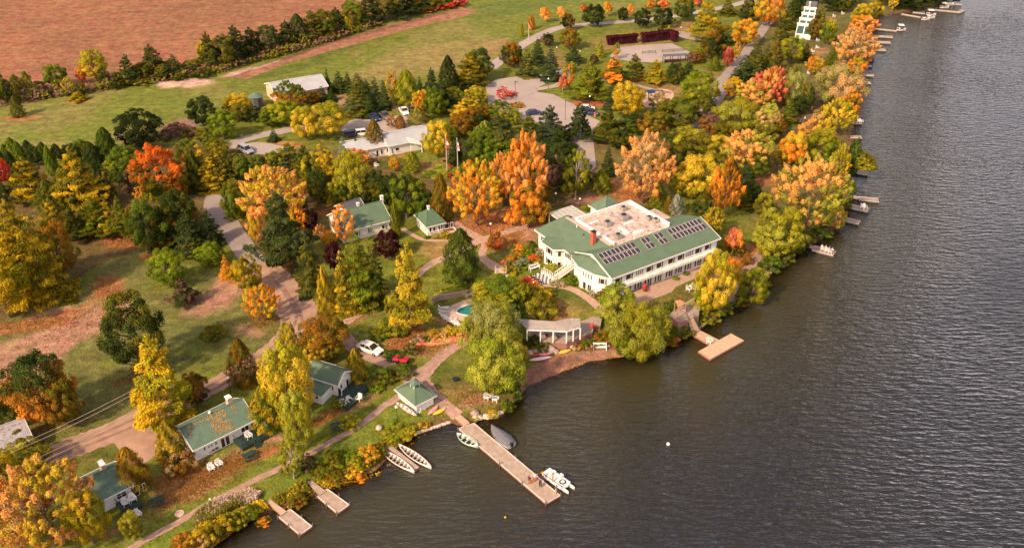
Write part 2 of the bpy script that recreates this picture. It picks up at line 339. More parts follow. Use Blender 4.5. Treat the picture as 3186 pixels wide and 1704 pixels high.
# left meadow and its dry patches
poly([(-300, 1000), (60, 1000), (260, 900), (420, 780), (600, 830), (760, 880), (900, 980), (880, 1060), (640, 1170), (300, 1330), (-300, 1560)], (0.15, 0.145, 0.045), .75, 20)
for a in [(240, 1010, 170, 60, PINK, .95, -18), (60, 1110, 190, 70, PINK, .8, -25), (160, 970, 130, 30, PINK, .5, -25), (700, 905, 75, 55, PINK, .9, -35), (620, 960, 60, 25, PINK, .6, -10), (770, 1030, 60, 20, PINK, .6, 10),
          (390, 755, 75, 18, LITTER, 1, 0), (500, 800, 70, 14, LITTER, .9, 2), (330, 890, 60, 40, LITTER, .9, -30), (90, 1010, 180, 26, LITTER, .85, -8), (200, 980, 110, 18, LITTER, .8, -20), (700, 600, 70, 14, LITTER, .9, -8),
          (760, 870, 60, 22, LITTER, .5, -10), (350, 1120, 60, 22, GRASS, .6, -20), (620, 1140, 120, 40, GRASS, .6, -15), (560, 870, 110, 30, GRASS, .8, -10),
          (1030, 660, 80, 22, LITTER, .9, 0), (860, 800, 50, 40, LITTER, .8, 40), (1480, 1060, 0, 0, LITTER, 0, 0),
          (1130, 960, 90, 34, DRY, .9, -30), (1215, 935, 40, 35, LITTER, .7, 0), (1265, 1050, 75, 35, LITTER, 1, -25), (1330, 1085, 75, 28, DRY, .9, -10), (1290, 1030, 50, 22, LITTER, .9, 0), (1420, 1200, 60, 50, DRY, .7, 20), (1500, 1240, 70, 24, DRY, .8, 0), (1470, 1250, 60, 20, PINK, .8, -20),
          (1270, 985, 70, 40, DRY, .7, 0), (1400, 990, 60, 22, DRY, .6, 0), (1385, 1010, 30, 14, LITTER, .5, 0),
          (1500, 700, 130, 38, LITTER, .85, -8), (1580, 690, 90, 24, LITTER, .9, -10), (1580, 745, 90, 34, LITTER, .7, -14), (1640, 700, 60, 40, PINK, .8, 60), (1380, 780, 80, 34, DRY, .8, 0), (1440, 760, 40, 14, LITTER, .6, 0),
          (1720, 965, 60, 38, LITTER, .75, 30), (1780, 960, 100, 40, DRY, .5, -10), (1800, 930, 90, 26, GRASSD, .7, 20), (1740, 915, 60, 18, GRASSD, .8, 20), (1830, 1000, 60, 30, GRASS, .6, 0),
          (1960, 600, 110, 40, LITTER, 1, 10), (1900, 620, 60, 20, LITTER, .9, 0), (1830, 615, 60, 14, PINK, .8, -10), (2060, 930, 120, 30, (0.17, 0.12, 0.04), .8, -20), (2100, 905, 80, 16, GRASS, .5, -20),
          (2290, 820, 100, 34, DRY, .9, -30), (2260, 690, 60, 40, GRASS, .6, -40), (2330, 790, 60, 26, LITTER, .6, -30), (2360, 560, 60, 24, LITTER, .8, 0), (2130, 540, 40, 20, LITTER, .6, 0),
          (1980, 250, 60, 8, LITTER, 1, 2), (1830, 320, 75, 12, LITTER, 1, 2), (2060, 285, 80, 24, DRY, .8, 0), (1960, 125, 130, 30, DRY, .7, -4), (1860, 100, 120, 24, GRASS, .6, 0), (2200, 245, 60, 26, DRY, .7, 0), (2130, 90, 70, 20, DRY, .8, 0), (1740, 190, 50, 30, DRY, .5, 30),
          (2000, 185, 170, 50, GRASS, .3, 0), (2540, 160, 50, 14, DRY, .9, 0), (2560, 60, 50, 10, DRY, .7, 0), (2520, 330, 60, 20, EARTH, .7, 0), (2550, 380, 60, 20, PINK, .5, 0),
          (1200, 490, 70, 12, LITTER, .6, -8), (1210, 505, 60, 20, GRASSD, .8, 0), (1330, 515, 70, 16, DRY, .8, 0), (1395, 500, 26, 26, LITTER, .6, 0), (560, 395, 60, 26, (0.28, 0.15, 0.13), .9, -10), (690, 320, 0, 0, PINK, 0, 0),
          (880, 455, 60, 16, LITTER, .8, 0), (1060, 310, 50, 30, PINK, .6, 0), (1100, 365, 70, 8, LITTER, .8, 0), (1260, 335, 60, 16, PINK, .6, 0)]:
    if a[2]: blob(*a)
# lawns near the lower shore
poly([(380, 1700), (500, 1640), (700, 1560), (880, 1440), (960, 1400), (1040, 1360), (1230, 1240), (1300, 1290), (1420, 1290), (1460, 1300), (1400, 1330), (1250, 1400), (1150, 1480), (900, 1590), (600, 1760), (300, 1860)], (0.135, 0.165, 0.020), .85, 12)
for a in [(600, 1520, 170, 36, DRY * 1.15, .9, -24), (700, 1450, 150, 26, LITTER, .75, -24), (560, 1480, 120, 30, LITTER, .6, -20), (500, 1560, 40, 40, LITTER, .7, -40), (380, 1640, 90, 12, LITTER, .8, -25), (830, 1410, 60, 12, LITTER, .85, -25), (1010, 1300, 120, 12, LITTER, .85, -28), (1130, 1250, 70, 12, DRY, .8, -28), (1180, 1190, 60, 16, LITTER, .6, -20),
          (850, 1365, 45, 14, PINK, .8, 0), (740, 1400, 60, 10, PINK, .6, -24), (430, 1580, 60, 20, GRASSD, .7, -30), (330, 1420, 60, 30, GRASSD, .8, 0), (300, 1430, 60, 12, DRY, .4, 0), (1300, 1180, 0, 0, GRASS, 0, 0), (1400, 1170, 80, 40, GRASSD, .75, 20), (1190, 1140, 60, 30, GRASSD, .7, 0), (760, 1270, 70, 14, (0.22, 0.10, 0.06), .8, -22), (720, 1310, 60, 12, (0.20, 0.12, 0.05), .8, -22),
          (500, 1360, 90, 50, (0.36, 0.19, 0.14), .95, -20), (1120, 905, 0, 0, DRY, 0, 0), (640, 1060, 120, 26, GRASS, .6, -20), (540, 1240, 170, 16, (0.24, 0.14, 0.06), .7, -24)]:
    if a[2]: blob(*a)
poly([(1590, 1260), (1600, 1190), (1660, 1130), (1740, 1100), (1850, 1075), (1960, 1085), (1960, 1120), (1800, 1160), (1640, 1230), (1600, 1290)], (0.27, 0.13, 0.095), .95, 8)      # the beach
# lake bed and wet margin
wet = np.where(S < 0.3, 1.0, np.where(S < 1.6, .6, 0)) * (1 - inpoly(PXs, PYs, [(1590, 1280), (1590, 1170), (1940, 1060), (1960, 1130), (1600, 1300)]) * .8)
blend((0.13, 0.065, 0.035), wet)
blend((0.24, 0.13, 0.04), np.where(S < 0.2, 1, 0) * sm(n2, .5, .8) * .8)
blend((0.075, 0.055, 0.025), sm(-S, 1.5, 7))
# distance colour variation in the fine grain comes from the shader
me = bpy.data.meshes.new('ground'); nx, ny = len(gx), len(gy)
me.vertices.add(nx * ny); me.vertices.foreach_set('co', np.column_stack([X, Y, Z]).astype(np.float32).ravel())
ii = (np.arange(ny - 1)[:, None] * nx + np.arange(nx - 1)[None]).ravel(); nf = len(ii)
me.loops.add(nf * 4); me.polygons.add(nf)
me.loops.foreach_set('vertex_index', np.column_stack([ii, ii + 1, ii + nx + 1, ii + nx]).astype(np.int32).ravel())
me.polygons.foreach_set('loop_start', np.arange(nf, dtype=np.int32) * 4)
me.update(calc_edges=True); me.polygons.foreach_set('use_smooth', [True] * nf)
ca = me.color_attributes.new('soil', 'FLOAT_COLOR', 'POINT'); ca.data.foreach_set('color', np.column_stack([col, np.ones(len(col))]).astype(np.float32).ravel())
gm = bpy.data.materials.new('ground'); gm.use_nodes = True; n = gm.node_tree; b = n.nodes['Principled BSDF']; b.inputs['Roughness'].default_value = .95; b.inputs['Specular IOR Level'].default_value = .15
at = n.nodes.new('ShaderNodeAttribute'); at.attribute_name = 'soil'
tc = n.nodes.new('ShaderNodeTexCoord')
def noise(nodes, scale, detail=5, rough=.6, vec=None, dist=0):
    q = n.nodes.new('ShaderNodeTexNoise'); q.inputs['Scale'].default_value = scale; q.inputs['Detail'].default_value = detail; q.inputs['Roughness'].default_value = rough; q.inputs['Distortion'].default_value = dist
    n.links.new(vec or tc.outputs['Object'], q.inputs['Vector']); return q
mp = n.nodes.new('ShaderNodeMapping'); mp.inputs['Rotation'].default_value = (0, 0, R(24)); mp.inputs['Scale'].default_value = (.35, 1.3, 1); n.links.new(tc.outputs['Object'], mp.inputs['Vector'])
q1 = noise(n, .55, 8, .7); q2 = noise(n, 2.6, 4, .6); q3 = noise(n, .5, 5, .6, mp.outputs[0])
def rmp(src, lo, hi, a=.3, c=.7):
    m = n.nodes.new('ShaderNodeMapRange'); m.inputs['From Min'].default_value = a; m.inputs['From Max'].default_value = c; m.inputs['To Min'].default_value = lo; m.inputs['To Max'].default_value = hi; n.links.new(src, m.inputs[0]); return m.outputs[0]
def mul(a, bb):
    m = n.nodes.new('ShaderNodeMath'); m.operation = 'MULTIPLY'; n.links.new(a, m.inputs[0]); n.links.new(bb, m.inputs[1]); return m.outputs[0]
k = mul(mul(rmp(q1.outputs['Fac'], .55, 1.42), rmp(q2.outputs['Fac'], .66, 1.34)), rmp(q3.outputs['Fac'], .82, 1.18))
vm = n.nodes.new('ShaderNodeVectorMath'); vm.operation = 'SCALE'; n.links.new(at.outputs['Color'], vm.inputs[0]); n.links.new(k, vm.inputs['Scale'])
hs = n.nodes.new('ShaderNodeHueSaturation'); q4 = noise(n, .3, 6); n.links.new(rmp(q4.outputs['Fac'], .475, .52), hs.inputs['Hue']); n.links.new(vm.outputs[0], hs.inputs['Color']); n.links.new(hs.outputs[0], b.inputs['Base Color'])
bp = n.nodes.new('ShaderNodeBump'); bp.inputs['Strength'].default_value = .9; bp.inputs['Distance'].default_value = .22; n.links.new(q2.outputs['Fac'], bp.inputs['Height']); n.links.new(bp.outputs[0], b.inputs['Normal'])
me.materials.append(gm)
ground = bpy.data.objects.new('ground', me); C.objects.link(ground); prop(ground, 'lawn, dry grass, tilled field and woodland floor sloping to the lake', None, None, 'structure')

# ------------------------------------------------------------------ the lake
wm = bpy.data.materials.new('lake_water'); wm.use_nodes = True; n = wm.node_tree; n.nodes.clear()
tc = n.nodes.new('ShaderNodeTexCoord')
mp = n.nodes.new('ShaderNodeMapping'); mp.inputs['Rotation'].default_value = (0, 0, R(14)); mp.inputs['Scale'].default_value = (.26, 1.0, 1); n.links.new(tc.outputs['Object'], mp.inputs['Vector'])
mp2 = n.nodes.new('ShaderNodeMapping'); mp2.inputs['Rotation'].default_value = (0, 0, R(-20)); mp2.inputs['Scale'].default_value = (.5, 1.0, 1); n.links.new(tc.outputs['Object'], mp2.inputs['Vector'])
w1 = noise(n, 1.25, 2, .5, mp.outputs[0], .35); w2 = noise(n, 1.7, 2, .5, mp2.outputs[0], .3); w3 = noise(n, .022, 3, .55)
ad = n.nodes.new('ShaderNodeMath'); ad.operation = 'MULTIPLY_ADD'; n.links.new(w2.outputs['Fac'], ad.inputs[0]); ad.inputs[1].default_value = .42; n.links.new(w1.outputs['Fac'], ad.inputs[2])
bp = n.nodes.new('ShaderNodeBump'); bp.inputs['Distance'].default_value = 1.0; pass; n.links.new(ad.outputs[0], bp.inputs['Height'])
gl = n.nodes.new('ShaderNodeBsdfGlossy'); gl.inputs['Roughness'].default_value = .10; gl.inputs['Color'].default_value = (1, 1, 1, 1); n.links.new(bp.outputs[0], gl.inputs['Normal'])
fr = n.nodes.new('ShaderNodeFresnel'); fr.inputs['IOR'].default_value = 1.5; n.links.new(bp.outputs[0], fr.inputs['Normal'])
df = n.nodes.new('ShaderNodeBsdfDiffuse'); df.inputs['Color'].default_value = (.028, .025, .012, 1)
tr = n.nodes.new('ShaderNodeBsdfTransparent'); tr.inputs['Color'].default_value = (.55, .42, .22, 1)
da = n.nodes.new('ShaderNodeAttribute'); da.attribute_name = 'depth'; oa2 = n.nodes.new('ShaderNodeAttribute'); oa2.attribute_name = 'open'; n.links.new(mul(rmp(w3.outputs['Fac'], .40, 1.0), rmp(oa2.outputs['Fac'], .38, 1.0, 0, .6)), bp.inputs['Strength']); oa = n.nodes.new('ShaderNodeAttribute'); oa.attribute_name = 'open'; wc_ = n.nodes.new('ShaderNodeMix'); wc_.data_type = 'RGBA'; wc_.inputs[6].default_value = (.040, .034, .014, 1); wc_.inputs[7].default_value = (.019, .019, .020, 1); n.links.new(oa.outputs['Fac'], wc_.inputs[0]); n.links.new(wc_.outputs[2], df.inputs['Color'])
m1 = n.nodes.new('ShaderNodeMixShader'); n.links.new(da.outputs['Fac'], m1.inputs[0]); n.links.new(tr.outputs[0], m1.inputs[1]); n.links.new(df.outputs[0], m1.inputs[2])
m2 = n.nodes.new('ShaderNodeMixShader'); n.links.new(fr.outputs[0], m2.inputs[0]); n.links.new(m1.outputs[0], m2.inputs[1]); n.links.new(gl.outputs[0], m2.inputs[2])
wo = n.nodes.new('ShaderNodeOutputMaterial'); n.links.new(m2.outputs[0], wo.inputs[0])
wx = axis(-70, 215, 2.0, (-3000, 4500)); wy = axis(75, 424, 2.0, (-2500, 5000))
WX, WY = np.meshgrid(wx, wy); WX = WX.ravel(); WY = WY.ravel()
dep = sm(-sdist(WX, WY), -.5, 6.5) * .9 + .1
keep = sdist(WX, WY) < 12
idx = -np.ones(len(WX), int); nxw, nyw = len(wx), len(wy)
ii = (np.arange(nyw - 1)[:, None] * nxw + np.arange(nxw - 1)[None]).ravel(); q = np.column_stack([ii, ii + 1, ii + nxw + 1, ii + nxw]); q = q[keep[q].any(axis=1)]
used = np.unique(q); idx[used] = np.arange(len(used)); q = idx[q]
me = bpy.data.meshes.new('lake'); me.vertices.add(len(used)); me.vertices.foreach_set('co', np.column_stack([WX[used], WY[used], np.zeros(len(used))]).astype(np.float32).ravel())
me.loops.add(len(q) * 4); me.polygons.add(len(q)); me.loops.foreach_set('vertex_index', q.astype(np.int32).ravel()); me.polygons.foreach_set('loop_start', np.arange(len(q), dtype=np.int32) * 4); me.update(calc_edges=True)
a = me.attributes.new('open', 'FLOAT', 'POINT'); a.data.foreach_set('value', sm(-sdist(WX[used], WY[used]), 2, 38).astype(np.float32)); a = me.attributes.new('depth', 'FLOAT', 'POINT'); a.data.foreach_set('value', dep[used].astype(np.float32)); me.materials.append(wm)
lake = bpy.data.objects.new('lake_water', me); C.objects.link(lake); prop(lake, 'rippled brown lake water filling the right half', None, None, 'structure')

# ------------------------------------------------------------------ roads, paths, paved areas
def crom(pts, k=8):
    o = []; p = [pts[0]] + pts + [pts[-1]]
    for i in range(1, len(p) - 2):
        for j in range(k):
            t = j / k; o.append(tuple(0.5 * (2 * p[i][d] + (p[i + 1][d] - p[i - 1][d]) * t + (2 * p[i - 1][d] - 5 * p[i][d] + 4 * p[i + 1][d] - p[i + 2][d]) * t * t + (3 * p[i][d] - p[i - 1][d] - 3 * p[i + 1][d] + p[i + 2][d]) * t ** 3) for d in (0, 1)))
    return o + [pts[-1]]
def strip(name, label, pts, width, m, rag=0.12, lift=.05, seed=1):
    rnd = random.Random(seed); ws = width if isinstance(width, (list, tuple)) else [width] * len(pts)
    g = [G(*p) for p in pts]; c = crom([(v.x, v.y) for v in g], 10); wc = crom([(wv, 0) for wv in ws], 10)
    mb = MB(); L = []; ws = [q * 1.1 for q in ws]
    for i, p in enumerate(c):
        a = c[max(i - 1, 0)]; b = c[min(i + 1, len(c) - 1)]; d = Vector((b[0] - a[0], b[1] - a[1])).normalized(); nn = Vector((-d.y, d.x)); hw = wc[i][0] / 2
        row = []
        for s_ in (-1, -.5, 0, .5, 1):
            q = Vector(p) + nn * (hw * s_ * (1 + (rnd.uniform(-rag, rag) if abs(s_) == 1 else 0))); row.append((q.x, q.y))
        L.append(row)
    zz = hgt(np.array([q[0] for r in L for q in r]), np.array([q[1] for r in L for q in r])) + lift
    mb.v = [(q[0], q[1], float(zz[i])) for i, q in enumerate([q for r in L for q in r])]
    for i in range(len(L) - 1):
        for j in range(4): a = i * 5 + j; mb.f.append((a, a + 5, a + 6, a + 1))
    return mb.build(name, m, None, label, None, None, 'structure', smooth=True)
def area(name, label, pts, m, lift=.05, smooth=True, flat=None):
    g = [G(*p) for p in pts]; c = crom([(v.x, v.y) for v in g + [g[0]]], 5)[:-1] if smooth else [(v.x, v.y) for v in g]
    mb = MB(); z = [0.0 for p in c]
    mb.v = [(p[0], p[1], z[i]) for i, p in enumerate(c)]; mb.f = [tuple(t) for t in tessellate_polygon([[Vector((p[0], p[1], 0)) for p in c]])]
    o_ = mb.build(name, m, None, label, None, None, 'structure')
    bm = bmesh.new(); bm.from_mesh(o_.data)
    for _ in range(6):
        es = [e_ for e_ in bm.edges if e_.calc_length() > 2.2]
        if not es: break
        bmesh.ops.subdivide_edges(bm, edges=es, cuts=1); bmesh.ops.triangulate(bm, faces=bm.faces[:])
    zz = hgt(np.array([v.co.x for v in bm.verts]), np.array([v.co.y for v in bm.verts])) + lift
    for v, z_ in zip(bm.verts, zz): v.co.z = float(z_)
    bm.to_mesh(o_.data); bm.free(); o_.data.update(); return o_
F = 3186 / 2576
def o(*pts): return [(a * F, b * F) for a, b in pts]
strip('road', 'main asphalt drive running down from the trees past the dark pines', o((560, 490), (548, 520), (572, 565), (598, 602), (630, 645), (668, 672)), [7.5, 6.2, 5.2, 4.9, 5.0, 5.6], M['asphalt'], .03)
strip('dirt_road', 'dirt drive curving past the yellow tree down to the lower left', o((655, 660), (700, 712), (738, 765), (752, 800), (738, 838), (700, 872), (640, 912), (560, 958), (470, 1005), (360, 1052), (250, 1100), (140, 1142), (20, 1200), (-120, 1270)), [6, 6.5, 7.5, 7, 6, 5, 4.6, 4.4, 4.6, 5.2, 5.4, 5, 4.5, 4.5], M['dirt'], .10, .06)
area('gravel_lot', 'pink gravel parking pad beside the cottage drive', o((268, 1095), (330, 1060), (378, 1048), (400, 1080), (408, 1120), (385, 1150), (350, 1170), (310, 1160), (300, 1130)), M['dirt'], .045)
_d = [(700, 712), (738, 765), (752, 800), (738, 838), (700, 872), (640, 912), (560, 958), (470, 1005), (360, 1052), (250, 1100), (140, 1142), (20, 1200)]
for k_, (ox, oy) in enumerate(((-7, -4), (8, 5))): strip('wheel_track', ('left' if k_ == 0 else 'right') + ' packed wheel track along the dirt drive', o(*[(a_ + ox, b_ + oy) for a_, b_ in _d]), .55, M['track'], .35, .085, 20 + k_)
strip('track', 'gravel track from the white car down to the long dock', o((865, 845), (905, 885), (950, 900), (1000, 922), (1045, 955), (1075, 985), (1110, 1010), (1152, 1046)), [2.6, 3.2, 3.2, 3.0, 4.2, 3.4, 2.4, 2.2], M['pathg'], .12)
strip('path', 'gravel path rising from the junction towards the pool', o((1045, 955), (1080, 925), (1118, 890), (1165, 862), (1200, 850)), [3.8, 2.6, 2.2, 2.0, 2], M['pathg'], .12, .055, 2)
strip('path', 'narrow brown path following the lower shore past the cottages', o((1040, 965), (1000, 1000), (965, 1022), (925, 1055), (880, 1085), (830, 1112), (780, 1140), (700, 1180), (640, 1208), (585, 1236), (520, 1270), (450, 1312), (380, 1350), (310, 1390)), [2.4, 1.5, 1.3, 1.2, 1.2, 1.2, 1.2, 1.2, 1.1, 1.1, 1.1, 1.1, 1.1, 1.1], M['pathg'], .14, .06, 3)
strip('path', 'path leading from the drive between the spruces to the lodge', o((862, 812), (900, 790), (935, 768), (985, 742), (1040, 700), (1085, 664), (1140, 640), (1175, 622), (1215, 603), (1310, 574), (1330, 568)), [2.8, 2, 1.6, 1.5, 1.8, 2, 2, 2.1, 2.2, 2, 2], M['paving'], .04, .05, 4)
strip('path', 'curved paved path in front of the small green roofed cottage', o((1012, 575), (1040, 592), (1062, 602), (1100, 606), (1150, 604)), 1.1, M['paving'], .04, .05, 5)
strip('path', 'paved path running down between the orange maples', o((1140, 560), (1165, 577), (1195, 594), (1222, 612), (1214, 632), (1216, 650), (1240, 668), (1262, 682)), [2, 2, 2.2, 2, 1.6, 1.8, 2.4, 2], M['paving'], .04, .056, 6)
strip('path', 'curving tan path below the lodge gable', o((1345, 714), (1400, 719), (1440, 728), (1475, 748), (1500, 768), (1520, 785)), 1.7, M['paving'], .03, .05, 7)
area('terrace', 'tan paved terrace along the front of the lodge', o((1592, 737), (1762, 668), (1774, 690), (1700, 722), (1690, 735), (1605, 772), (1585, 768)), M['paving'], .06, False)
strip('road', 'back road crossing behind the parking lot to the golf green', o((1232, 172), (1262, 150), (1300, 122), (1342, 98), (1400, 72), (1470, 62), (1560, 56), (1660, 46), (1760, 30), (1850, 12), (1960, -20)), [4.6, 4.4, 4.2, 4, 4, 3.6, 3.6, 3.6, 3.6, 3.6, 3.6], M['lot'], .02)
strip('road', 'grey lane climbing behind the shoreline maples', o((1742, 330), (1765, 295), (1790, 255), (1806, 222), (1828, 198), (1870, 140), (1905, 95), (1935, 50), (1960, 0)), [4.2, 4.4, 5.5, 7, 5, 3.6, 3.4, 3.4, 3.4], M['asphalt'], .03)
area('parking_lot', 'large asphalt parking lot between the evergreens', o((1222, 215), (1248, 200), (1310, 192), (1342, 200), (1362, 186), (1392, 190), (1372, 212), (1350, 222), (1352, 232), (1392, 238), (1442, 262), (1462, 275), (1480, 292), (1510, 305), (1490, 330), (1500, 420), (1480, 440), (1455, 420), (1440, 330), (1340, 305), (1262, 292), (1228, 262)), M['lot'], .05, False)
area('parking_lot', 'smaller lot with parked pickups behind the office', o((880, 300), (960, 298), (1050, 282), (1075, 300), (1060, 330), (970, 332), (905, 345), (868, 335)), M['lot'], .05)
strip('road', 'side road leading to the silver car', o((574, 372), (600, 356), (640, 344), (700, 332), (760, 322), (830, 326), (880, 320)), [4, 4, 4, 4, 4, 4, 5], M['lot'], .03, .055, 9)
area('gravel_lot', 'gravel pull-in around the silver car', o((600, 366), (650, 358), (700, 366), (735, 378), (712, 392), (650, 388), (610, 384)), M['lot'], .05)
strip('path', 'pale path between the upper conifers', o((1350, 225), (1400, 215), (1420, 195), (1400, 178)), 2.4, M['lot'], .03, .05, 10)
strip('path', 'walk curving past the playground', o((1480, 200), (1530, 202), (1580, 210), (1640, 225), (1690, 235)), 1.6, M['lot'], .03, .05, 11)
area('playground_sand', 'round sand bed of the playground', o((1618, 242), (1635, 228), (1665, 224), (1690, 230), (1694, 245), (1675, 262), (1650, 272), (1622, 268), (1614, 255)), M['sand'], .05)
area('court_pavement', 'pink grey hard court ringed by maroon hedges', o((1533, 142), (1560, 119), (1640, 112), (1692, 110), (1740, 134), (1738, 146), (1700, 152), (1640, 158), (1590, 156), (1545, 148)), M['lot'], .06, False)
strip('road', 'short paved lot beyond the court', o((1700, 84), (1745, 92), (1790, 98)), [6, 8, 8], M['lot'], .02, .05, 12)
strip('path', 'earthen path along the shore beside the lodge', o((1840, 716), (1872, 690), (1895, 660), (1915, 636)), 2, M['pathg'], .1, .05, 13)
# ------------------------------------------------------------------ foliage
lm = bpy.data.materials.new('foliage'); lm.use_nodes = True; n = lm.node_tree; n.nodes.clear()
a1 = n.nodes.new('ShaderNodeAttribute'); a1.attribute_type = 'OBJECT'; a1.attribute_name = 'leaf_a'
a2 = n.nodes.new('ShaderNodeAttribute'); a2.attribute_type = 'OBJECT'; a2.attribute_name = 'leaf_b'
a3 = n.nodes.new('ShaderNodeAttribute'); a3.attribute_type = 'OBJECT'; a3.attribute_name = 'leaf_top'
lv = n.nodes.new('ShaderNodeAttribute'); lv.attribute_name = 'leaf'
sep = n.nodes.new('ShaderNodeSeparateColor'); n.links.new(lv.outputs['Color'], sep.inputs[0])
mxf = n.nodes.new('ShaderNodeMix'); mxf.data_type = 'FLOAT'; n.links.new(a3.outputs['Fac'], mxf.inputs[0]); n.links.new(sep.outputs[0], mxf.inputs[2]); n.links.new(sep.outputs[2], mxf.inputs[3])
f1 = rmp(mxf.outputs[0], 0, 1, .38, .68)
mc = n.nodes.new('ShaderNodeMix'); mc.data_type = 'RGBA'; n.links.new(f1, mc.inputs[0]); n.links.new(a1.outputs['Color'], mc.inputs[6]); n.links.new(a2.outputs['Color'], mc.inputs[7])
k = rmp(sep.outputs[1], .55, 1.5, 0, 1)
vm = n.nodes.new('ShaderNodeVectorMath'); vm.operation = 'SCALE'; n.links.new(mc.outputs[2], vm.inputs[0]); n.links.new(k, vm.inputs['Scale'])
d1 = n.nodes.new('ShaderNodeBsdfDiffuse'); n.links.new(vm.outputs[0], d1.inputs['Color'])
t1 = n.nodes.new('ShaderNodeBsdfTranslucent'); n.links.new(vm.outputs[0], t1.inputs['Color'])
m1 = n.nodes.new('ShaderNodeMixShader'); m1.inputs[0].default_value = .32; n.links.new(d1.outputs[0], m1.inputs[1]); n.links.new(t1.outputs[0], m1.inputs[2])
lo_ = n.nodes.new('ShaderNodeOutputMaterial'); n.links.new(m1.outputs[0], lo_.inputs[0])

def leaf_mesh(name, c, nrm, size, mixv, var, elong=None, seed=0):
    """many small folded leaf sprays; c centres (n,3), nrm preferred facing, size (n,), elong optional long axis"""
    rs = np.random.RandomState(seed); N = len(c)
    nn = nrm + rs.normal(0, .32, (N, 3)); nn /= np.linalg.norm(nn, axis=1, keepdims=True) + 1e-9
    ref = rs.normal(0, 1, (N, 3)) if elong is None else elong + rs.normal(0, .25, (N, 3))
    u = ref - (ref * nn).sum(1, keepdims=True) * nn; u /= np.linalg.norm(u, axis=1, keepdims=True) + 1e-9; v = np.cross(nn, u)
    su = size * rs.uniform(.7, 1.3, N) * (1.0 if elong is None else 1.7); sv = size * rs.uniform(.7, 1.3, N) * (1.0 if elong is None else .62)
    su = su[:, None]; sv = sv[:, None]; bend = nn * (size * rs.uniform(-.5, .5, N))[:, None]
    # an irregular six-sided spray
    pts = np.stack([c - u * su * .5, c - u * su * .18 + v * sv * .5 + bend * .5, c + u * su * .28 + v * sv * .36, c + u * su * .55 + bend, c + u * su * .15 - v * sv * .45, c - u * su * .3 - v * sv * .34 + bend * .5], 1)
    V = pts.reshape(-1, 3); me = bpy.data.meshes.new(name); me.vertices.add(len(V)); me.vertices.foreach_set('co', V.astype(np.float32).ravel())
    base = np.arange(N)[:, None] * 6
    fa = np.concatenate([base + np.array([[0, 1, 2, 3]]), base + np.array([[0, 3, 4, 5]])], 0)
    me.loops.add(len(fa) * 4); me.polygons.add(len(fa)); me.loops.foreach_set('vertex_index', fa.astype(np.int32).ravel()); me.polygons.foreach_set('loop_start', np.arange(len(fa), dtype=np.int32) * 4); me.update(calc_edges=True)
    hgt_ = np.clip(c[:, 2], 0, 1)
    colr = np.column_stack([np.clip(mixv, 0, 1), np.clip(var + rs.normal(0, .08, N), 0, 1), hgt_, np.ones(N)]); colr = np.repeat(colr, 6, 0)
    a = me.color_attributes.new('leaf', 'FLOAT_COLOR', 'POINT'); a.data.foreach_set('color', colr.astype(np.float32).ravel()); me.materials.append(lm); return me

def fibo(n, rs):
    i = np.arange(n) + .5; ph = np.arccos(1 - 2 * i / n); th = np.pi * (1 + 5 ** .5) * i + rs.uniform(0, 6)
    return np.column_stack([np.cos(th) * np.sin(ph), np.sin(th) * np.sin(ph), np.cos(ph)])
def crown_round(seed, lobes=46, cards=5200, zc=.56, rx=.40, rz=.38, lr=(.085, .15), flame=0.0, droop=0.0, size=.034, rough=.14, low=.12):
    rs = np.random.RandomState(seed); d = fibo(lobes, rs) + rs.normal(0, .18, (lobes, 3)); d /= np.linalg.norm(d, axis=1, keepdims=True)
    taper = 1 - .25 * np.clip(d[:, 2], 0, 1)
    k = rs.uniform(.62, 1.0 + rough, lobes); ctr = np.column_stack([d[:, 0] * rx * k * taper, d[:, 1] * rx * k * taper, zc + d[:, 2] * rz * np.minimum(k, 1.02)])
    r = rs.uniform(*lr, lobes); ph = rs.uniform(0, 6.28, 4); val = .5 + .46 * np.sin(ctr[:, 0] * 7 + ph[0]) * np.cos(ctr[:, 1] * 7 + ph[1]) + .22 * np.sin(ctr[:, 2] * 9 + ph[2] + ctr[:, 0] * 5) + rs.normal(0, .10, lobes); br = rs.uniform(.30, .75, lobes)
    li = rs.choice(lobes, cards, p=r ** 2 / (r ** 2).sum()); dd = rs.normal(0, 1, (cards, 3)); dd += d[li] * .9 + np.array([0, 0, .35]); dd /= np.linalg.norm(dd, axis=1, keepdims=True)
    rad = r[li] * rs.uniform(.55, 1.08, cards)
    stretch = np.ones((cards, 3))
    c = ctr[li] + dd * rad[:, None] * stretch
    if flame:   # shoots rising and spreading from each lobe
        t = rs.uniform(0, 1, cards) ** 1.3; dirv = d[li] * np.array([.8, .8, .4]) + np.array([0, 0, .75]); c = ctr[li] + dd * (rad * (1 - .75 * t))[:, None] + dirv * (t * r[li] * flame)[:, None]
    el = None
    if droop:
        t = rs.uniform(0, 1, cards); c = c - np.array([0, 0, 1]) * (t * droop * r[li] * 1.6)[:, None]; el = np.tile(np.array([0, 0, -1.0]), (cards, 1)) + dd * .25
    if flame: el = dirv
    c[:, 2] = np.maximum(c[:, 2], low * rs.uniform(.4, 1.3, cards))
    shade = .25 * (c[:, 2] - .5) + 0 * c[:, 0]
    return leaf_mesh('crown', c, dd, np.full(cards, size), val[li] + rs.normal(0, .1, cards), br[li], el, seed)
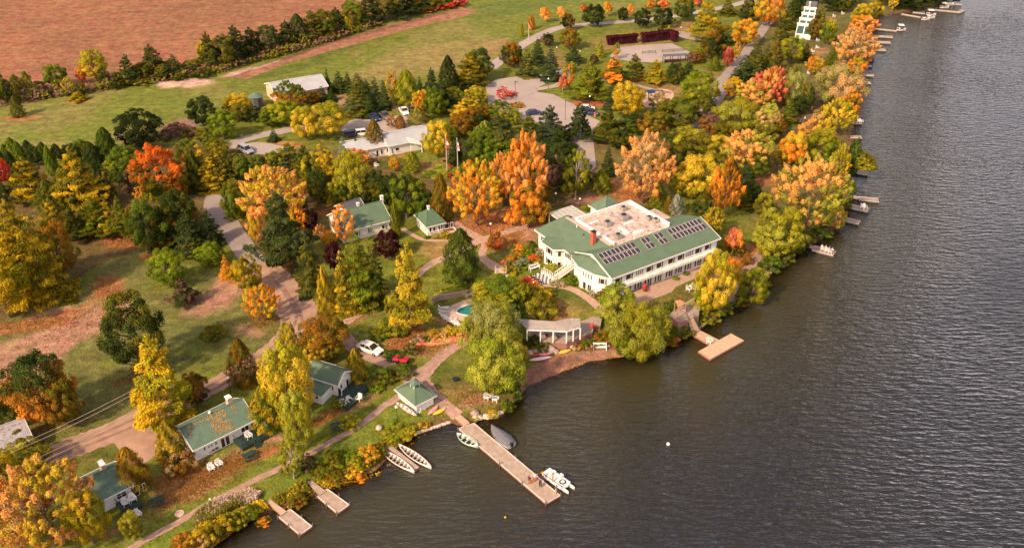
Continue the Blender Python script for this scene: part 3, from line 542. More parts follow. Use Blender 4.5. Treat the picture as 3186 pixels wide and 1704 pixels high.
def crown_pine(seed, levels=9, cards=5200, z0=.16, gap=.35, size=.032, spread=.48, golden=0):
    rs = np.random.RandomState(seed); P_ = []; Nn = []; V_ = []; B_ = []; E_ = []; tot = 0
    br = []
    for L in range(levels):
        t = L / (levels - 1); z = z0 + (.97 - z0) * t; rr = spread * (1 - t) ** .62 * (.72 + .28 * math.sin(math.pi * min(1, t * 1.6 + .3))) + .035
        nb = rs.randint(4, 7); a0 = rs.uniform(0, 6.28)
        for j in range(nb):
            br.append((z + rs.uniform(-.02, .02), a0 + 6.28 * j / nb + rs.uniform(-.3, .3), rr * rs.uniform(.62, 1.12), rs.uniform(0, 1), rs.uniform(.2, .85), rs.uniform(.0, .12)))
    wgt = np.array([b[2] ** 1.3 for b in br]); wgt /= wgt.sum(); cnt = rs.multinomial(cards, wgt)
    for b, m in zip(br, cnt):
        z, a, ln, va, bb, rise = b; t = rs.uniform(.1, 1, m) ** .62; ws = .30 * ln * np.sin(np.pi * np.clip(t, .08, .93)) + .02
        off = rs.uniform(-1, 1, m) * ws; ca, sa = math.cos(a), math.sin(a)
        x = ln * t * ca - off * sa; y = ln * t * sa + off * ca; zz = z + rise * t ** 2 * ln * 2 - .06 * ln * t + rs.normal(0, .014, m) + .02 * np.sin(t * 9 + va * 9)
        P_.append(np.column_stack([x, y, zz])); Nn.append(np.tile([.25 * ca, .25 * sa, 1.0], (m, 1))); V_.append(np.full(m, va) + .25 * (t - .5)); B_.append(np.full(m, bb)); E_.append(np.tile([ca, sa, .25], (m, 1)))
    return leaf_mesh('crown', np.vstack(P_), np.vstack(Nn), np.full(cards, size), np.concatenate(V_), np.concatenate(B_), np.vstack(E_), seed)
def crown_spruce(seed, cards=6400, size=.030, base=.03, r0=.5, power=.8, levels=13, nb=9):
    rs = np.random.RandomState(seed); br = []
    for L in range(levels):
        t = L / levels; z = base + .05 + (.95 - base) * t; rr = r0 * (1 - t) ** power; n_ = max(4, int(nb * (1 - t * .5))); a0 = rs.uniform(0, 6.28)
        for j in range(n_): br.append((z + rs.uniform(-.03, .03), a0 + 6.28 * j / n_ + rs.uniform(-.28, .28), rr * rs.uniform(.68, 1.12) + .02, rs.uniform(0, 1), rs.uniform(.2, .85)))
    wgt = np.array([b[2] ** 1.5 for b in br]); wgt /= wgt.sum(); cnt = rs.multinomial(cards, wgt); P_ = []; Nn = []; V_ = []; B_ = []; E_ = []
    for b, m in zip(br, cnt):
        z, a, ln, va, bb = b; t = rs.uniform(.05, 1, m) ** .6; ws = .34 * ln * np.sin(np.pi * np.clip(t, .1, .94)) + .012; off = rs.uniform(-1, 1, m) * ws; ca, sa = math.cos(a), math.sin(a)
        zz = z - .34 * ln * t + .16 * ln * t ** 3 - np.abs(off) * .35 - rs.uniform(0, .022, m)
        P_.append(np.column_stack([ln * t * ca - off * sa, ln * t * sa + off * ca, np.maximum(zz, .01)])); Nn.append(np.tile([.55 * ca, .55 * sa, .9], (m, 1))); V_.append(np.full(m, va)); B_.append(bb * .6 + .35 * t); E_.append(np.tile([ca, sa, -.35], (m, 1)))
    return leaf_mesh('crown', np.vstack(P_), np.vstack(Nn), np.full(cards, size), np.concatenate(V_) + rs.normal(0, .12, cards), np.concatenate(B_), np.vstack(E_), seed)
def crown_cedar(seed, cards=4200, size=.034, r0=.44):
    rs = np.random.RandomState(seed); z = rs.uniform(.01, 1, cards); a = rs.uniform(0, 6.283, cards)
    env = r0 * np.minimum(1, (z / .2 + .55)) * np.clip(1 - z ** 1.7, 0, 1) ** .7 + .015; l1, l2 = rs.uniform(0, 6, 2)
    lob = 1 + .17 * np.sin(a * 4 + z * 11 + l1) * np.sin(z * 17 + a * 2) + .13 * np.sin(a * 9 - z * 23 + l2) + .07 * np.sin(z * 41 + a * 5); rr = env * lob * rs.uniform(.55, 1.03, cards) ** .4
    c = np.column_stack([rr * np.cos(a), rr * np.sin(a), z]); nn = np.column_stack([np.cos(a), np.sin(a), np.full(cards, .45)]); el = np.tile([0, 0, 1.0], (cards, 1)) + nn * .3
    bb = .45 + .28 * np.sin(a * 5 + z * 9 + l1) + .2 * (lob - 1) * 3
    return leaf_mesh('crown', c, nn, np.full(cards, size), .5 + .4 * np.sin(a * 4 + z * 14 + l2) + rs.normal(0, .15, cards), bb, el, seed)
def trunk(seed, h=.5, r=.018, limbs=6, spread=.24, lean=0, mat_=None, z1=.32):
    rs = random.Random(seed); mb = MB(); top = (rs.uniform(-.02, .02), rs.uniform(-.02, .02), h)
    mb.tube([(0, 0, -.02), (0, 0, .05), (top[0] * .5, top[1] * .5, h * .5), top], [r * 1.35, r, r * .8, r * .25], 7)
    for i in range(limbs):
        a = 6.28 * i / limbs + rs.uniform(-.4, .4); z = rs.uniform(z1 * .6, h * .85); L = spread * rs.uniform(.6, 1.1)
        mb.tube([(0, 0, z), (L * .5 * math.cos(a), L * .5 * math.sin(a), z + .09), (L * math.cos(a), L * math.sin(a), z + .22)], [r * .55, r * .35, r * .1], 5, False)
    return mb.mesh('trunk', mat_ or M['bark'])
T_dec = [trunk(i, .72, .022, 7, .27) for i in range(2)]; T_decp = [trunk(9, .75, .018, 7, .25, mat_=M['barkp'])]; T_con = [trunk(5, .92, .012, 0)]; T_shr = [trunk(6, .5, .02, 6, .22, z1=.05)]
KIND = {
 'm': ('maple_tree', [crown_round(11 + i, 130, 15000, flame=1.15, lr=(.05, .085), size=.021, rough=.10) for i in range(3)], T_dec),
 'd': ('leafy_tree', [crown_round(31 + i, 78 + 12 * i, 14000, size=.021, zc=.55, rz=.40, lr=(.06, .11), rough=.09) for i in range(4)], T_dec),
 'b': ('birch_tree', [crown_round(51 + i, 60, 8500, lr=(.05, .10), rx=.37, rz=.42, flame=.4, size=.025, zc=.55) for i in range(2)], T_decp),
 'w': ('willow_tree', [crown_round(61 + i, 74, 15000, lr=(.065, .115), droop=.75, size=.018, zc=.55, rz=.40, low=.05) for i in range(2)], T_dec),
 'p': ('pine_tree', [crown_pine(71 + i, 9 + i, 12500, spread=.54, size=.023) for i in range(3)], T_con),
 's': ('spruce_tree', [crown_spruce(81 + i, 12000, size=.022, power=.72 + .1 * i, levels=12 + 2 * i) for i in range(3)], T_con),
 'c': ('cedar_tree', [crown_cedar(91 + i, 9000, .023) for i in range(3)], T_con),
 'r': ('round_shrub', [crown_round(101 + i, 34, 3600, zc=.42, rz=.46, rx=.42, lr=(.09, .15), size=.040, low=.01) for i in range(2)], T_shr),
 't': ('sapling', [crown_round(111, 18, 1300, zc=.62, rz=.32, rx=.38, lr=(.11, .18), size=.06, low=.2)], T_decp),
 'o': ('old_maple_tree', [crown_round(121 + i, 190, 26000, flame=1.1, lr=(.038, .065), size=.0165, zc=.55, rx=.44, rz=.40, rough=.08) for i in range(2)], [trunk(121, .55, .018, 7, .25, mat_=M['bark'], z1=.2)]),
}
PAL = dict(dd=(.030, .042, .012), dg=(.058, .085, .018), bg=(.070, .105, .050), mg=(.125, .18, .018), gg=(.215, .27, .018), ol=(.185, .165, .018), lg=(.38, .38, .05), ye=(.38, .345, .024), yl=(.64, .46, .040), gd=(.58, .40, .022),
           og=(.78, .31, .035), sa=(.86, .44, .12), ro=(.72, .17, .025), ta=(.64, .41, .17), rd=(.66, .085, .03), pk=(.72, .19, .12), mr=(.065, .014, .019), mh=(.085, .014, .028), br=(.30, .145, .018), bl=(.24, .31, .21), sg=(.37, .37, .10), cr=(.40, .04, .05), sl=(.40, .38, .30), pn=(.078, .105, .032), wh=(.62, .45, .37), mp=(.22, .115, .09))
LOOK = dict(dd='very dark green', dg='dark green', bg='blue green', mg='green', gg='bright green', ol='olive', lg='light green', ye='yellow green', yl='yellow', gd='golden', og='orange', sa='salmon orange', ta='tan orange', rd='red', ro='orange red', pk='pinkish red', mr='maroon', mh='maroon', br='brown', bl='silvery blue', sg='sage green', cr='crimson', sl='silvery grey', pn='dark green', wh='cream white', mp='purplish brown')
TREES = []          # (px, ytop, ybottom, width, kind, colour a, colour b, top-mode)
def T(s):
    for ln in s.strip().split('\n'):
        for q in ln.split(';'):
            q = q.split()
            if len(q) >= 6:
                ab = q[5].split('/'); TREES.append((float(q[0]), float(q[1]), float(q[2]), float(q[3]), q[4], ab[0], ab[-1], len(q) > 6))
# back tree line
T('''6 218 330 56 d ol/dg; 30 245 330 45 d dg/ol; 58 232 300 34 d mg/ol; 90 222 290 36 d ye/mg; 128 248 300 46 r dg/mp; 178 197 280 78 d mg/gg; 175 250 284 22 b yl; 218 240 296 44 b yl/ye; 250 252 300 40 r dg/ol
300 152 262 88 d ye/yl t; 258 205 262 34 d og/pk; 328 200 272 64 s ol/dg; 365 225 280 46 p dg/ol; 405 170 268 62 p pn/dg; 398 215 268 62 d ye/ol; 480 140 245 92 p pn/ol; 450 190 255 66 d ol/dg; 545 165 245 74 s dg/pn; 515 200 250 62 d dg/ol; 600 185 232 62 d ol/dg; 570 195 240 50 r dg/mp
640 128 200 52 d ye/gd; 655 100 215 76 p pn/ol; 700 105 215 80 d ol/dg; 740 78 200 86 p pn/dg; 785 85 180 80 p dg/pn; 838 78 168 84 d dg/pn; 895 65 152 80 p pn/dg; 930 44 142 72 c pn/dg; 912 98 148 36 b ta/ye; 945 104 146 30 b ol/ye
975 32 132 86 p pn/ol; 1012 30 120 76 d ol/mg; 1050 24 110 80 p pn/dg; 1080 52 105 46 c ye/gd; 1025 98 127 54 r ol/gd; 1100 0 90 92 d ol/mg; 1150 -18 80 92 p pn/dg; 1200 -20 70 84 d dg/ol; 1245 -30 60 92 p dg/pn; 1290 -34 46 84 p ol/pn; 1340 -38 34 80 p dg/ol; 1395 -42 20 80 p dg
1330 20 40 56 r cr/pk; 1378 -6 30 90 r rd/cr; 1425 -10 22 54 r pk/cr; 58 298 368 42 c ol/dg; 243 286 318 56 p ye/gd
140 262 306 50 r mp/dg; 560 222 252 60 r ol/dg; 630 212 246 60 r dg/ol; 450 240 268 60 r ol/ye; 870 150 172 60 r ol/br''')
# row behind the office, left
T('''1021 206 287 28 s pn/dg; 1056 217 292 54 s pn/dg; 1084 222 290 44 s dg; 1115 222 300 74 s dg/ol; 1140 240 310 50 s pn; 1110 250 370 98 s ol/pn; 1150 290 370 60 s dg; 1170 232 342 50 s pn/bg; 1197 243 347 50 s dg/pn; 1222 220 318 42 b yl/og; 1268 218 330 84 c gg/ye; 1307 233 292 26 s bg/dg; 1343 212 292 44 p pn/bg; 1396 173 292 62 c dg/dd; 1493 148 256 84 d mg/dg; 1465 165 272 112 p gd/ol; 1420 230 290 64 p ol/dg; 1378 258 352 84 p pn/dg; 1412 270 332 64 d ol/gg
1312 280 352 62 m og/yl; 1352 268 372 80 d gg/mg; 1300 335 388 66 c ol/ye; 1480 266 326 72 d ye/yl; 1456 305 374 112 p ol/gd; 1500 320 385 70 d br/ol; 1556 312 388 84 d mg/ye; 1565 272 314 52 b pk/cr; 1590 130 214 72 d dg/br
908 252 352 104 m mg/og t; 880 310 400 110 d gg/ye; 840 335 400 70 d mg/ol; 1020 316 440 126 d ye/yl; 950 330 440 84 d yl/ye; 1003 265 320 44 s dg/bg; 1032 272 320 40 s dg; 975 285 326 58 d br/ol; 853 398 444 38 s bg/dg
1168 372 482 66 c br/ol; 1218 358 402 34 b br/sa; 1246 358 402 36 c br; 1362 372 500 92 d ye/yl; 1432 352 432 86 d br/ol; 1468 335 412 92 d dg/br; 1487 392 462 46 c lg/gg; 1548 358 432 86 p bg/ol; 1510 375 440 60 c mg/lg; 1400 390 450 50 d mg/ol
634 299 400 98 d dd/dg; 440 339 472 150 d dd; 745 290 382 104 d ol/gd; 700 337 442 92 d gg/mg; 640 392 442 56 r ol; 335 397 492 66 c mg/dg; 787 325 382 64 r dg; 545 380 415 60 r mp/br; 585 395 430 64 r mp/ol; 520 400 440 50 r mp; 660 420 470 60 d mg''')
# left wood
T('''45 428 502 52 c mg/gg; 68 440 517 42 c mg; 92 436 492 38 c dg; 140 442 502 40 c dg/mg; 165 452 548 34 c mg/gg; 190 448 540 54 c dg; 228 446 522 62 d dg/mg; 262 432 507 62 d ol/mg; 292 442 522 62 c dg; 5 460 522 36 c dg; 22 448 505 30 c mg; 340 396 507 68 c dg/mg; 115 450 520 40 d dg
6 488 592 78 m cr/rd; 8 570 642 66 d dg; 105 490 640 136 p gd/ol; 40 470 540 40 c dg; 262 462 662 156 p gd/ol; 215 520 640 80 c ol/dg; 395 452 542 96 d mg/gg; 380 508 577 90 d dg/mg; 350 495 572 56 d mg/ye; 300 500 580 50 d dg
503 450 632 168 m ro/mg t; 440 582 632 42 b yl/og; 480 570 634 60 d gg/ye; 560 520 625 80 d ol/og; 640 438 602 112 s ol/gd; 590 428 522 74 d ol/mg; 665 468 602 96 s ol/gd; 705 468 592 90 s ol/dg; 745 478 570 90 d mg/ol; 615 470 600 60 c dg/ol; 680 430 500 70 d ol/ye
310 615 748 116 p ol/gg; 270 650 740 70 p dg/ol; 390 612 748 76 p gg/ol; 470 618 792 120 d dg/mg; 492 680 782 76 p br/ol; 560 588 722 120 c br/ol; 600 638 804 112 s pn/dg; 652 686 782 64 s pn/bg; 545 650 760 80 d dg/br; 430 640 760 60 d ol/br
530 772 905 118 d gg/mg; 575 868 960 84 p dg/mp; 658 752 836 94 d gg; 708 788 872 48 s og/gd; 776 790 920 92 d gd/ol
150 645 960 180 s gd/ol; 60 665 930 150 s gd/ol; 30 660 1010 160 p ye/gd; 200 680 882 120 d ol/br; 60 620 800 120 p ol/gd; 10 740 900 80 p ol; 180 620 740 100 p gd/ol; 240 640 760 70 p ol/dg
745 548 684 74 s lg/ol; 862 512 722 196 m sa/yl; 888 600 850 172 p dg/pn; 930 640 740 70 m og/gd; 820 560 650 50 d yl/sa; 800 640 760 50 d yl/sa''')
# centre
T('''972 462 592 96 d ol/ye; 905 446 542 96 p bg/ol; 1015 428 612 104 s ol/gd; 870 462 522 62 d mg/lg; 1070 418 497 36 s bl; 1100 466 642 108 d ye/lg t; 1108 464 520 86 m sa/og; 1172 528 642 100 d ol/dg; 1265 533 692 120 d gg/dg; 1320 558 672 74 s br/ol; 1375 542 702 74 c ol/br; 1228 488 537 34 d og/yl; 1282 472 537 58 c gg/ye; 1220 540 660 70 d dg; 1050 560 650 80 d mg/ye
1485 493 716 172 o og/yl; 1632 400 692 150 o sa/og; 1570 470 640 110 o og/sa; 1645 560 722 122 d og/ol; 1590 648 707 42 t og/sa; 1480 425 540 74 d dg/mg; 1505 438 542 94 d mg/gg; 1560 400 505 96 p bg/ol; 1690 640 700 60 d br
1233 628 747 34 c gg/ol; 970 643 735 50 d mr/dd; 1042 750 850 62 d mr; 1208 713 818 84 d mr; 1028 718 768 40 d yl/og; 1075 640 768 84 b og/sa; 1000 700 760 50 b sa
970 700 926 100 s ol/pn; 1120 698 976 150 s ol/gg; 1075 770 985 100 s ol/gd; 1170 745 960 96 s ol/dg; 1018 828 986 56 c gd/ol; 1280 758 1046 140 p ye/yl; 1435 712 886 118 c dg/mg; 1540 726 787 54 t br/rd; 1230 900 1000 60 d ol/ye; 1160 850 940 60 d mr/dd
1730 428 560 124 d dg/dd; 1715 488 602 76 d mp/dd; 1790 468 632 104 b ye/gg; 1890 448 557 54 s pn/dg; 1872 528 607 64 c gg/ol; 1830 520 590 50 d dg/mp; 1998 402 648 184 o sa/ta; 2110 438 545 110 d dg/ol; 2170 478 634 160 d yl/ye; 2247 492 692 96 m og/br; 2128 518 622 100 d ye/gg; 2045 572 652 56 c ol/gg; 2103 603 672 52 c sl/bl; 2078 608 667 30 c ol/br; 2182 608 688 84 d dg/ol; 2312 508 602 76 p bg/dg; 2315 568 660 60 s ol/dg; 2218 640 738 62 m yl/ye; 2277 708 792 54 t pk/og; 2208 775 1000 126 d yl/ye; 2262 800 905 78 d og/yl; 2180 900 990 70 d ye/gg
2337 828 962 104 d ye/mg; 2090 928 982 46 r mg/dg; 1915 880 1042 130 d lg/gg; 1990 930 1140 180 w lg/ye; 2020 960 1060 80 d yl/lg; 1960 1000 1110 110 w lg/gg; 1530 930 1132 196 w lg/sg; 1545 1030 1248 196 w lg/gg; 1590 1040 1150 100 w yl/lg; 1558 858 965 176 d ye/mg; 1500 1000 1130 90 w sg/lg; 1625 880 950 60 d ol/ye; 1690 900 1000 90 r ol/ye''')
# upper right
T('''1698 24 72 32 t og/sa; 1653 46 94 24 c og/br; 1622 70 117 16 c ye; 1747 22 62 28 t sa/og; 1890 6 52 26 t og/yl; 1960 15 52 24 t og/sa; 2022 0 38 28 t og/br; 2066 -4 34 32 t sa/rd; 2045 -8 24 24 s bg; 2160 -12 20 50 t rd/pk; 1820 14 40 24 t br/rd
1766 42 98 46 d dd/br; 1846 13 88 70 d dd/dg; 1937 23 68 38 d dg/dd; 1998 24 92 54 d dd/dg; 2063 24 90 68 d dg/dd; 2053 54 120 28 s ol/dg; 2080 78 112 20 c ye; 2127 -14 72 64 d ol/dg; 2192 2 128 112 p gd/lg; 2212 92 190 76 d dg/br; 2175 146 188 40 p ye/gg; 2236 100 180 50 d dd
1772 88 158 64 d ol/br; 1703 103 147 42 d dd/mp; 1672 113 207 60 s pn/bg; 1640 146 244 66 s bg/ol; 1712 138 257 72 s bg/pn; 1600 133 217 56 d dg/br; 1785 146 202 52 p bg/pn; 1778 190 228 34 d gg/lg; 1864 112 182 38 s lg/ye; 1917 132 187 26 b gg/og t; 1848 170 203 28 d dd/mp; 1768 202 285 42 b og/ye; 1750 238 284 30 t pk/og
1835 193 320 120 p ol/gg; 1905 178 262 84 p ol/og; 1972 168 257 70 p dg/ol; 2037 186 265 74 p gd/ye; 2100 196 270 64 d dg/ol; 2140 195 242 56 p bg/dg; 2222 176 222 38 c mg/ol; 2262 146 212 36 d cr/pk; 2290 128 192 28 b yl/og; 2315 56 148 88 d yl/og; 2268 110 144 54 r dg; 2160 160 200 54 d mp/br
2172 220 338 120 d gg/ye; 1900 258 347 48 s bg/dg; 1948 252 372 110 d gd/yl; 2045 288 348 64 b ol/ta; 2107 298 412 130 d ol/mg; 2030 346 428 96 d br/ol; 1968 356 418 96 d dg/mg; 1708 328 455 102 p pn/bg; 1800 322 442 86 p pn/dg; 1890 343 452 98 p ol/dg; 1645 356 432 68 p dg/ol; 1602 338 392 44 d ye/gg; 1740 400 470 90 p dg; 2060 330 400 60 d ol
2345 98 238 64 s pn/ol; 2378 128 235 56 s ol/pn; 2312 165 258 62 s pn/dg; 2352 140 255 62 s ol/pn; 2405 90 235 60 s ol/br; 2288 200 262 46 s pn; 2400 160 255 60 s pn/ol; 2390 -34 90 96 d yl/og; 2325 -20 66 74 p dg/ol; 2262 -14 52 56 s ol/dg; 2430 40 130 50 s pn/ol; 2278 240 314 66 d gd/br; 2350 248 345 120 m sa/lg; 2385 208 345 100 m pk/sa; 2298 300 424 172 w lg/ye; 2385 320 425 90 d ta/lg; 2145 388 512 136 d ol/ye; 2315 398 548 146 m lg/sa; 2230 420 520 90 d ye/yl; 2205 350 420 70 d mp/br
2450 18 98 62 s ol/dg; 2470 -24 54 62 s dg; 2552 14 74 34 s lg/ol; 2573 58 142 54 d mg/ye; 2412 108 192 48 s pn/ol; 2462 108 202 80 d ye/mg; 2530 58 128 50 d ol/br; 2505 128 192 46 s ol/dg; 2590 -60 38 62 p dg; 2620 -34 42 64 d ol/dg; 2675 12 84 66 d ye/yl; 2715 -4 72 62 d ol/yl; 2775 -22 37 36 b yl; 2810 -44 32 64 p dg/dd; 2850 -48 30 74 p dg; 2890 -48 27 64 d ol/dg; 2920 -48 22 64 d mg/dg; 2952 -44 14 54 p dd; 2682 46 112 86 m sa/og; 2652 86 217 130 m sa/ta; 2662 178 237 66 d og/ye; 2530 172 237 58 m yl/og; 2585 138 207 44 s ol/mg; 2605 188 342 165 w ta/sg; 2640 276 377 60 d og/ol; 2450 196 342 96 w sg/ol; 2400 210 340 80 m pk/og; 2450 302 392 66 s mg/ol; 2505 258 347 50 d dg/ol; 2418 368 428 50 d br/ol; 2600 304 427 100 m yl/ye; 2532 368 475 108 m sa/yl; 2500 -40 20 60 p dg; 2540 -44 14 60 d ol/dg; 2650 -50 20 60 d dg/ol; 2740 -50 20 60 d ol
2460 408 525 88 d yl/og; 2548 398 522 116 d gg/ye; 2602 450 582 64 m yl/ye; 2642 428 572 46 d dg/mg; 2637 552 608 42 r mg; 2505 468 730 236 o lg/sa; 2418 640 812 164 d lg/ye; 2500 710 768 58 r mg/ol; 2395 700 812 120 d lg/ye; 2600 640 720 60 d lg/sa; 2645 500 560 40 d dg; 2372 600 690 70 d ol/ye''')
# fill of the dense woods
T('''500 640 782 84 s pn/ol; 560 590 742 120 d dg/ol; 655 640 775 92 s pn/dg; 600 690 806 80 s bg/ol; 690 440 592 92 s ol/gd; 620 450 597 80 s ol/dg; 735 560 690 84 d mg/ol; 850 470 545 70 d mg/ye; 800 480 560 70 d ol/mg; 1035 470 622 92 p ol/gd; 955 452 592 80 p ol/dg; 990 520 640 80 d dg/ol; 1330 590 692 84 d mg/dg; 1215 560 652 92 d dg/ol; 1560 430 512 100 d gg/mg; 1500 395 470 90 d mg/ol; 1420 430 520 60 p dg/pn; 350 620 742 80 p gd/ol; 230 560 660 90 d ol/dg; 160 560 660 90 c ol/dg; 90 700 900 120 p ol/gd; 420 520 620 80 d dg/mp; 330 560 640 70 d ol/dg; 540 640 770 90 p ol/dg; 1130 590 650 70 d dg; 930 600 690 70 d dg/ol; 1620 470 600 110 d ol/br; 1680 560 640 70 d ol/og; 1760 540 600 80 d dg/mg; 1930 400 470 90 d ol/dg; 2060 470 560 80 d dg/ol; 2240 480 560 90 d dg/ol; 2350 470 560 90 d ol/mg; 2330 560 640 80 d dg; 2090 400 480 90 d dg/ol; 2190 300 380 80 d dg/ol; 2240 380 450 70 d ol/br; 2440 440 520 80 d ye/og; 2380 380 450 80 d ol/lg; 2480 300 360 60 d dg; 2560 330 400 70 d ol/ta; 2500 400 450 60 d og/yl; 1560 560 640 60 d br/ol''')
# lower left and shore
T('''440 903 1188 196 d dg/ol; 520 1048 1350 205 p ye/gd; 610 1160 1272 96 d br/dg; 145 1093 1335 216 d dg/og t; 12 1190 1345 130 d dg/ol; 210 1180 1340 120 d br/ol; 760 1053 1208 94 c br/ol; 822 883 1008 108 m yl/og; 665 1012 1065 74 r ol/mg; 1010 983 1132 164 d br/ol; 908 1055 1340 178 d yl/ye; 990 1050 1150 84 d yl/gd; 880 1120 1290 120 d ye/yl; 1035 1040 1120 90 d yl/gd; 1112 1083 1195 68 c gd/ol; 935 1208 1425 110 d ye/lg; 835 1198 1348 112 c gd/mg; 862 1148 1285 86 d mg/ol; 905 1000 1120 60 d yl/ye
915 1362 1502 96 b lg/ye; 540 1308 1445 98 c gd/ol; 560 1398 1485 94 r br/ta; 420 1392 1538 104 c br/gd; 170 1420 1730 300 o sa/yl; 60 1500 1740 200 d ta/yl; 292 1520 1712 134 d ye/gd; 80 1376 1502 172 d ol/ye; 20 1405 1562 124 d ol/gd; 1195 1138 1200 70 r mg/ol; 1170 1190 1222 44 r gg; 1250 1130 1180 80 r mg/ol; 1225 990 1050 90 r ye/mg; 1180 1020 1060 60 r ol/mg
420 1590 1690 70 d ye/ol; 1090 1290 1340 60 r ye; 660 1366 1402 54 r dg/ol; 1055 1238 1272 34 r gg/ye; 1220 1090 1122 60 r dg/mg; 1280 1070 1110 50 b dg/ol''')
# garden, shore and bank shrubs
T('''1000 1430 1490 70 r mg/ol; 1040 1400 1470 70 r ol/gg; 1075 1400 1450 70 r mg/gg; 1110 1415 1470 50 r ye/gg; 1150 1380 1440 60 r ye/og; 1000 1480 1530 60 r yl/ol; 1050 1460 1510 60 r ol/br; 1095 1450 1490 60 r yl/og; 970 1500 1550 50 r gg/ye; 930 1530 1580 60 r ol/br; 1240 1320 1370 90 r gg/ye; 1270 1330 1370 50 r yl/og; 960 1410 1470 60 r dg/mp; 860 1520 1580 60 r gg/ye; 890 1560 1600 50 r ol/yl; 830 1550 1600 60 r gg/lg; 780 1570 1625 60 r mg/ye; 740 1590 1650 60 r ye/ol; 700 1600 1670 60 r gd/ol; 660 1620 1700 70 r ol/gd; 620 1640 1720 70 r gd/ta; 575 1650 1730 70 r br/og; 870 1590 1625 50 r og/yl; 1120 1480 1500 40 r og/br; 1320 1310 1335 36 r yl/br; 820 1610 1640 46 r og/ol
1480 1290 1310 30 r ye; 1530 1275 1300 40 r gd/lg; 1580 1240 1285 46 r gg/dg; 1610 1210 1250 36 r mg/dg; 1600 1180 1230 40 r dg/mg
1660 1040 1085 60 r dg/ol; 1690 1060 1100 50 r ol/mg; 1830 1052 1085 50 r mg/br; 1876 1030 1072 56 r br/ol; 1908 1040 1078 50 r ol/br; 1800 1068 1090 40 r mg/og; 1960 1080 1110 70 r dg/mg; 2060 1020 1075 70 r ol/mg; 2110 1010 1050 70 r mg/ol; 2150 1020 1045 40 r br/ol; 2080 1050 1075 60 r br/og; 2210 960 1010 60 r ye/ol; 2180 980 1010 40 r mg/ye; 2245 940 985 60 r gg/ol; 2290 900 955 60 r ol/mg; 2300 930 950 60 r br/ol; 2400 790 850 70 r mg/dg; 2440 770 825 60 r ol/mg; 2480 740 790 60 r dg/mg; 2370 860 900 50 r mg/br; 2560 700 745 60 r dg/mg; 2620 600 660 46 r ol/mg; 2640 560 610 40 r mg
1640 770 800 40 r gg/ye; 1660 790 820 40 r rd/ye; 1600 790 830 60 r mg/og; 1625 800 840 50 r bl/gg; 1590 830 860 50 r gd/mg; 1655 745 790 40 r dg/gg; 1680 770 800 30 r mg/wh; 1615 760 790 46 r og/mg; 1585 800 830 50 r pk/mg; 1720 815 850 50 r lg/ye; 1745 820 848 40 r lg/ye; 1700 825 845 30 r lg; 1780 855 885 36 r gg; 1775 850 895 40 r mg/gg; 1728 870 895 34 r lg/wh; 1752 875 895 24 r wh/lg; 1644 864 886 44 r rd/cr; 1665 870 890 30 r og/rd; 1640 880 905 40 r yl/og; 1660 890 930 60 r ol/gd; 1690 895 940 70 r ol/gd; 1620 880 930 46 r dg/mg; 1600 920 980 60 r mg/dg; 1655 930 975 40 r gg/yl; 1625 905 945 30 r wh/mg; 1605 960 1000 60 r dg/mg; 1860 895 920 60 r gg/ol; 1880 880 930 46 r ol/br; 1830 885 905 40 r gg/ye; 1905 890 915 50 r gg; 1845 900 925 24 r wh/gg; 1670 960 990 50 r ye/ta
1300 1045 1070 40 r mg/wh; 1330 1050 1070 40 r dg/mg; 1350 1020 1060 40 r ye/og; 1380 1030 1060 40 r ta/gd; 1400 1010 1045 36 r yl/gd; 1430 1010 1050 30 r gd/yl; 1360 1045 1068 50 r pk/ta; 1400 1050 1066 40 r ta/pk; 1440 1030 1060 40 r ta/pk; 1320 1055 1072 30 r pk/mr; 1290 1055 1072 26 r pk/cr; 1360 1058 1074 30 r pk
1385 715 745 30 r gd/ye; 1400 730 745 30 r ol/gd; 1355 725 745 24 r ye; 1330 735 745 20 r mg; 1395 530 548 100 r gg/lg; 1340 535 552 60 r mg/lg; 1402 505 525 18 r pk/cr; 1400 535 555 18 r rd/cr; 1450 500 560 40 d mg
1310 290 305 20 r br; 1590 285 300 40 r pk/cr; 1610 318 336 44 r mg/og; 2320 780 830 30 r br; 2290 750 800 50 r ol/br; 1480 920 950 60 r gg/wh; 1470 900 930 50 r lg/wh; 1385 905 925 50 r gg/ye; 1420 890 915 50 r gg/ye
60 1330 1400 60 r ol; 2030 800 830 20 r mg; 2103 858 872 22 r gg; 2133 843 857 22 r gg; 2008 893 908 18 r rd/br; 2015 640 670 40 r ol; 1830 640 660 20 r mg''')
# ------------------------------------------------------------------ planting
LAND = [('the white lodge', 1980, 800), ('the long dock', 1560, 1440), ('the kayak hut', 1297, 1250), ('the white car', 1155, 1082), ('the kidney pool', 1440, 985), ('the silver car', 765, 466), ('the flagpoles', 1400, 480),
 ('the metal roofed barn', 910, 265), ('the pickup trucks', 1180, 365), ('the parking lot', 1720, 300), ('the hard court', 2010, 160), ('the playground', 2040, 300), ('the steep row house', 2500, 90), ('the far boats', 2900, 35), ('the tilled field', 500, 170),
 ('the golf green', 1450, 120), ('the middle cottage', 690, 1320), ('the lowest cottage', 330, 1540), ('the half hidden cottage', 1010, 1200), ('the rusty shed', 40, 1370), ('the asphalt drive', 730, 720), ('the orange leafed house', 1130, 700), ('the small square cottage', 1345, 700),
 ('the T shaped dock', 2250, 1070), ('the pergola deck', 1750, 1040), ('the beach', 1760, 1120), ('the giant chessboard', 1690, 860), ('the office', 1200, 460), ('the left meadow', 250, 1000), ('the grey lane', 2210, 330), ('the leaning tree', 2660, 510), ('the twin canoes', 1260, 1430), ('the lower twin docks', 930, 1580), ('the cedar gazebo deck', 2130, 960), ('the round sand bed', 2030, 330), ('the far docks', 2740, 130)]
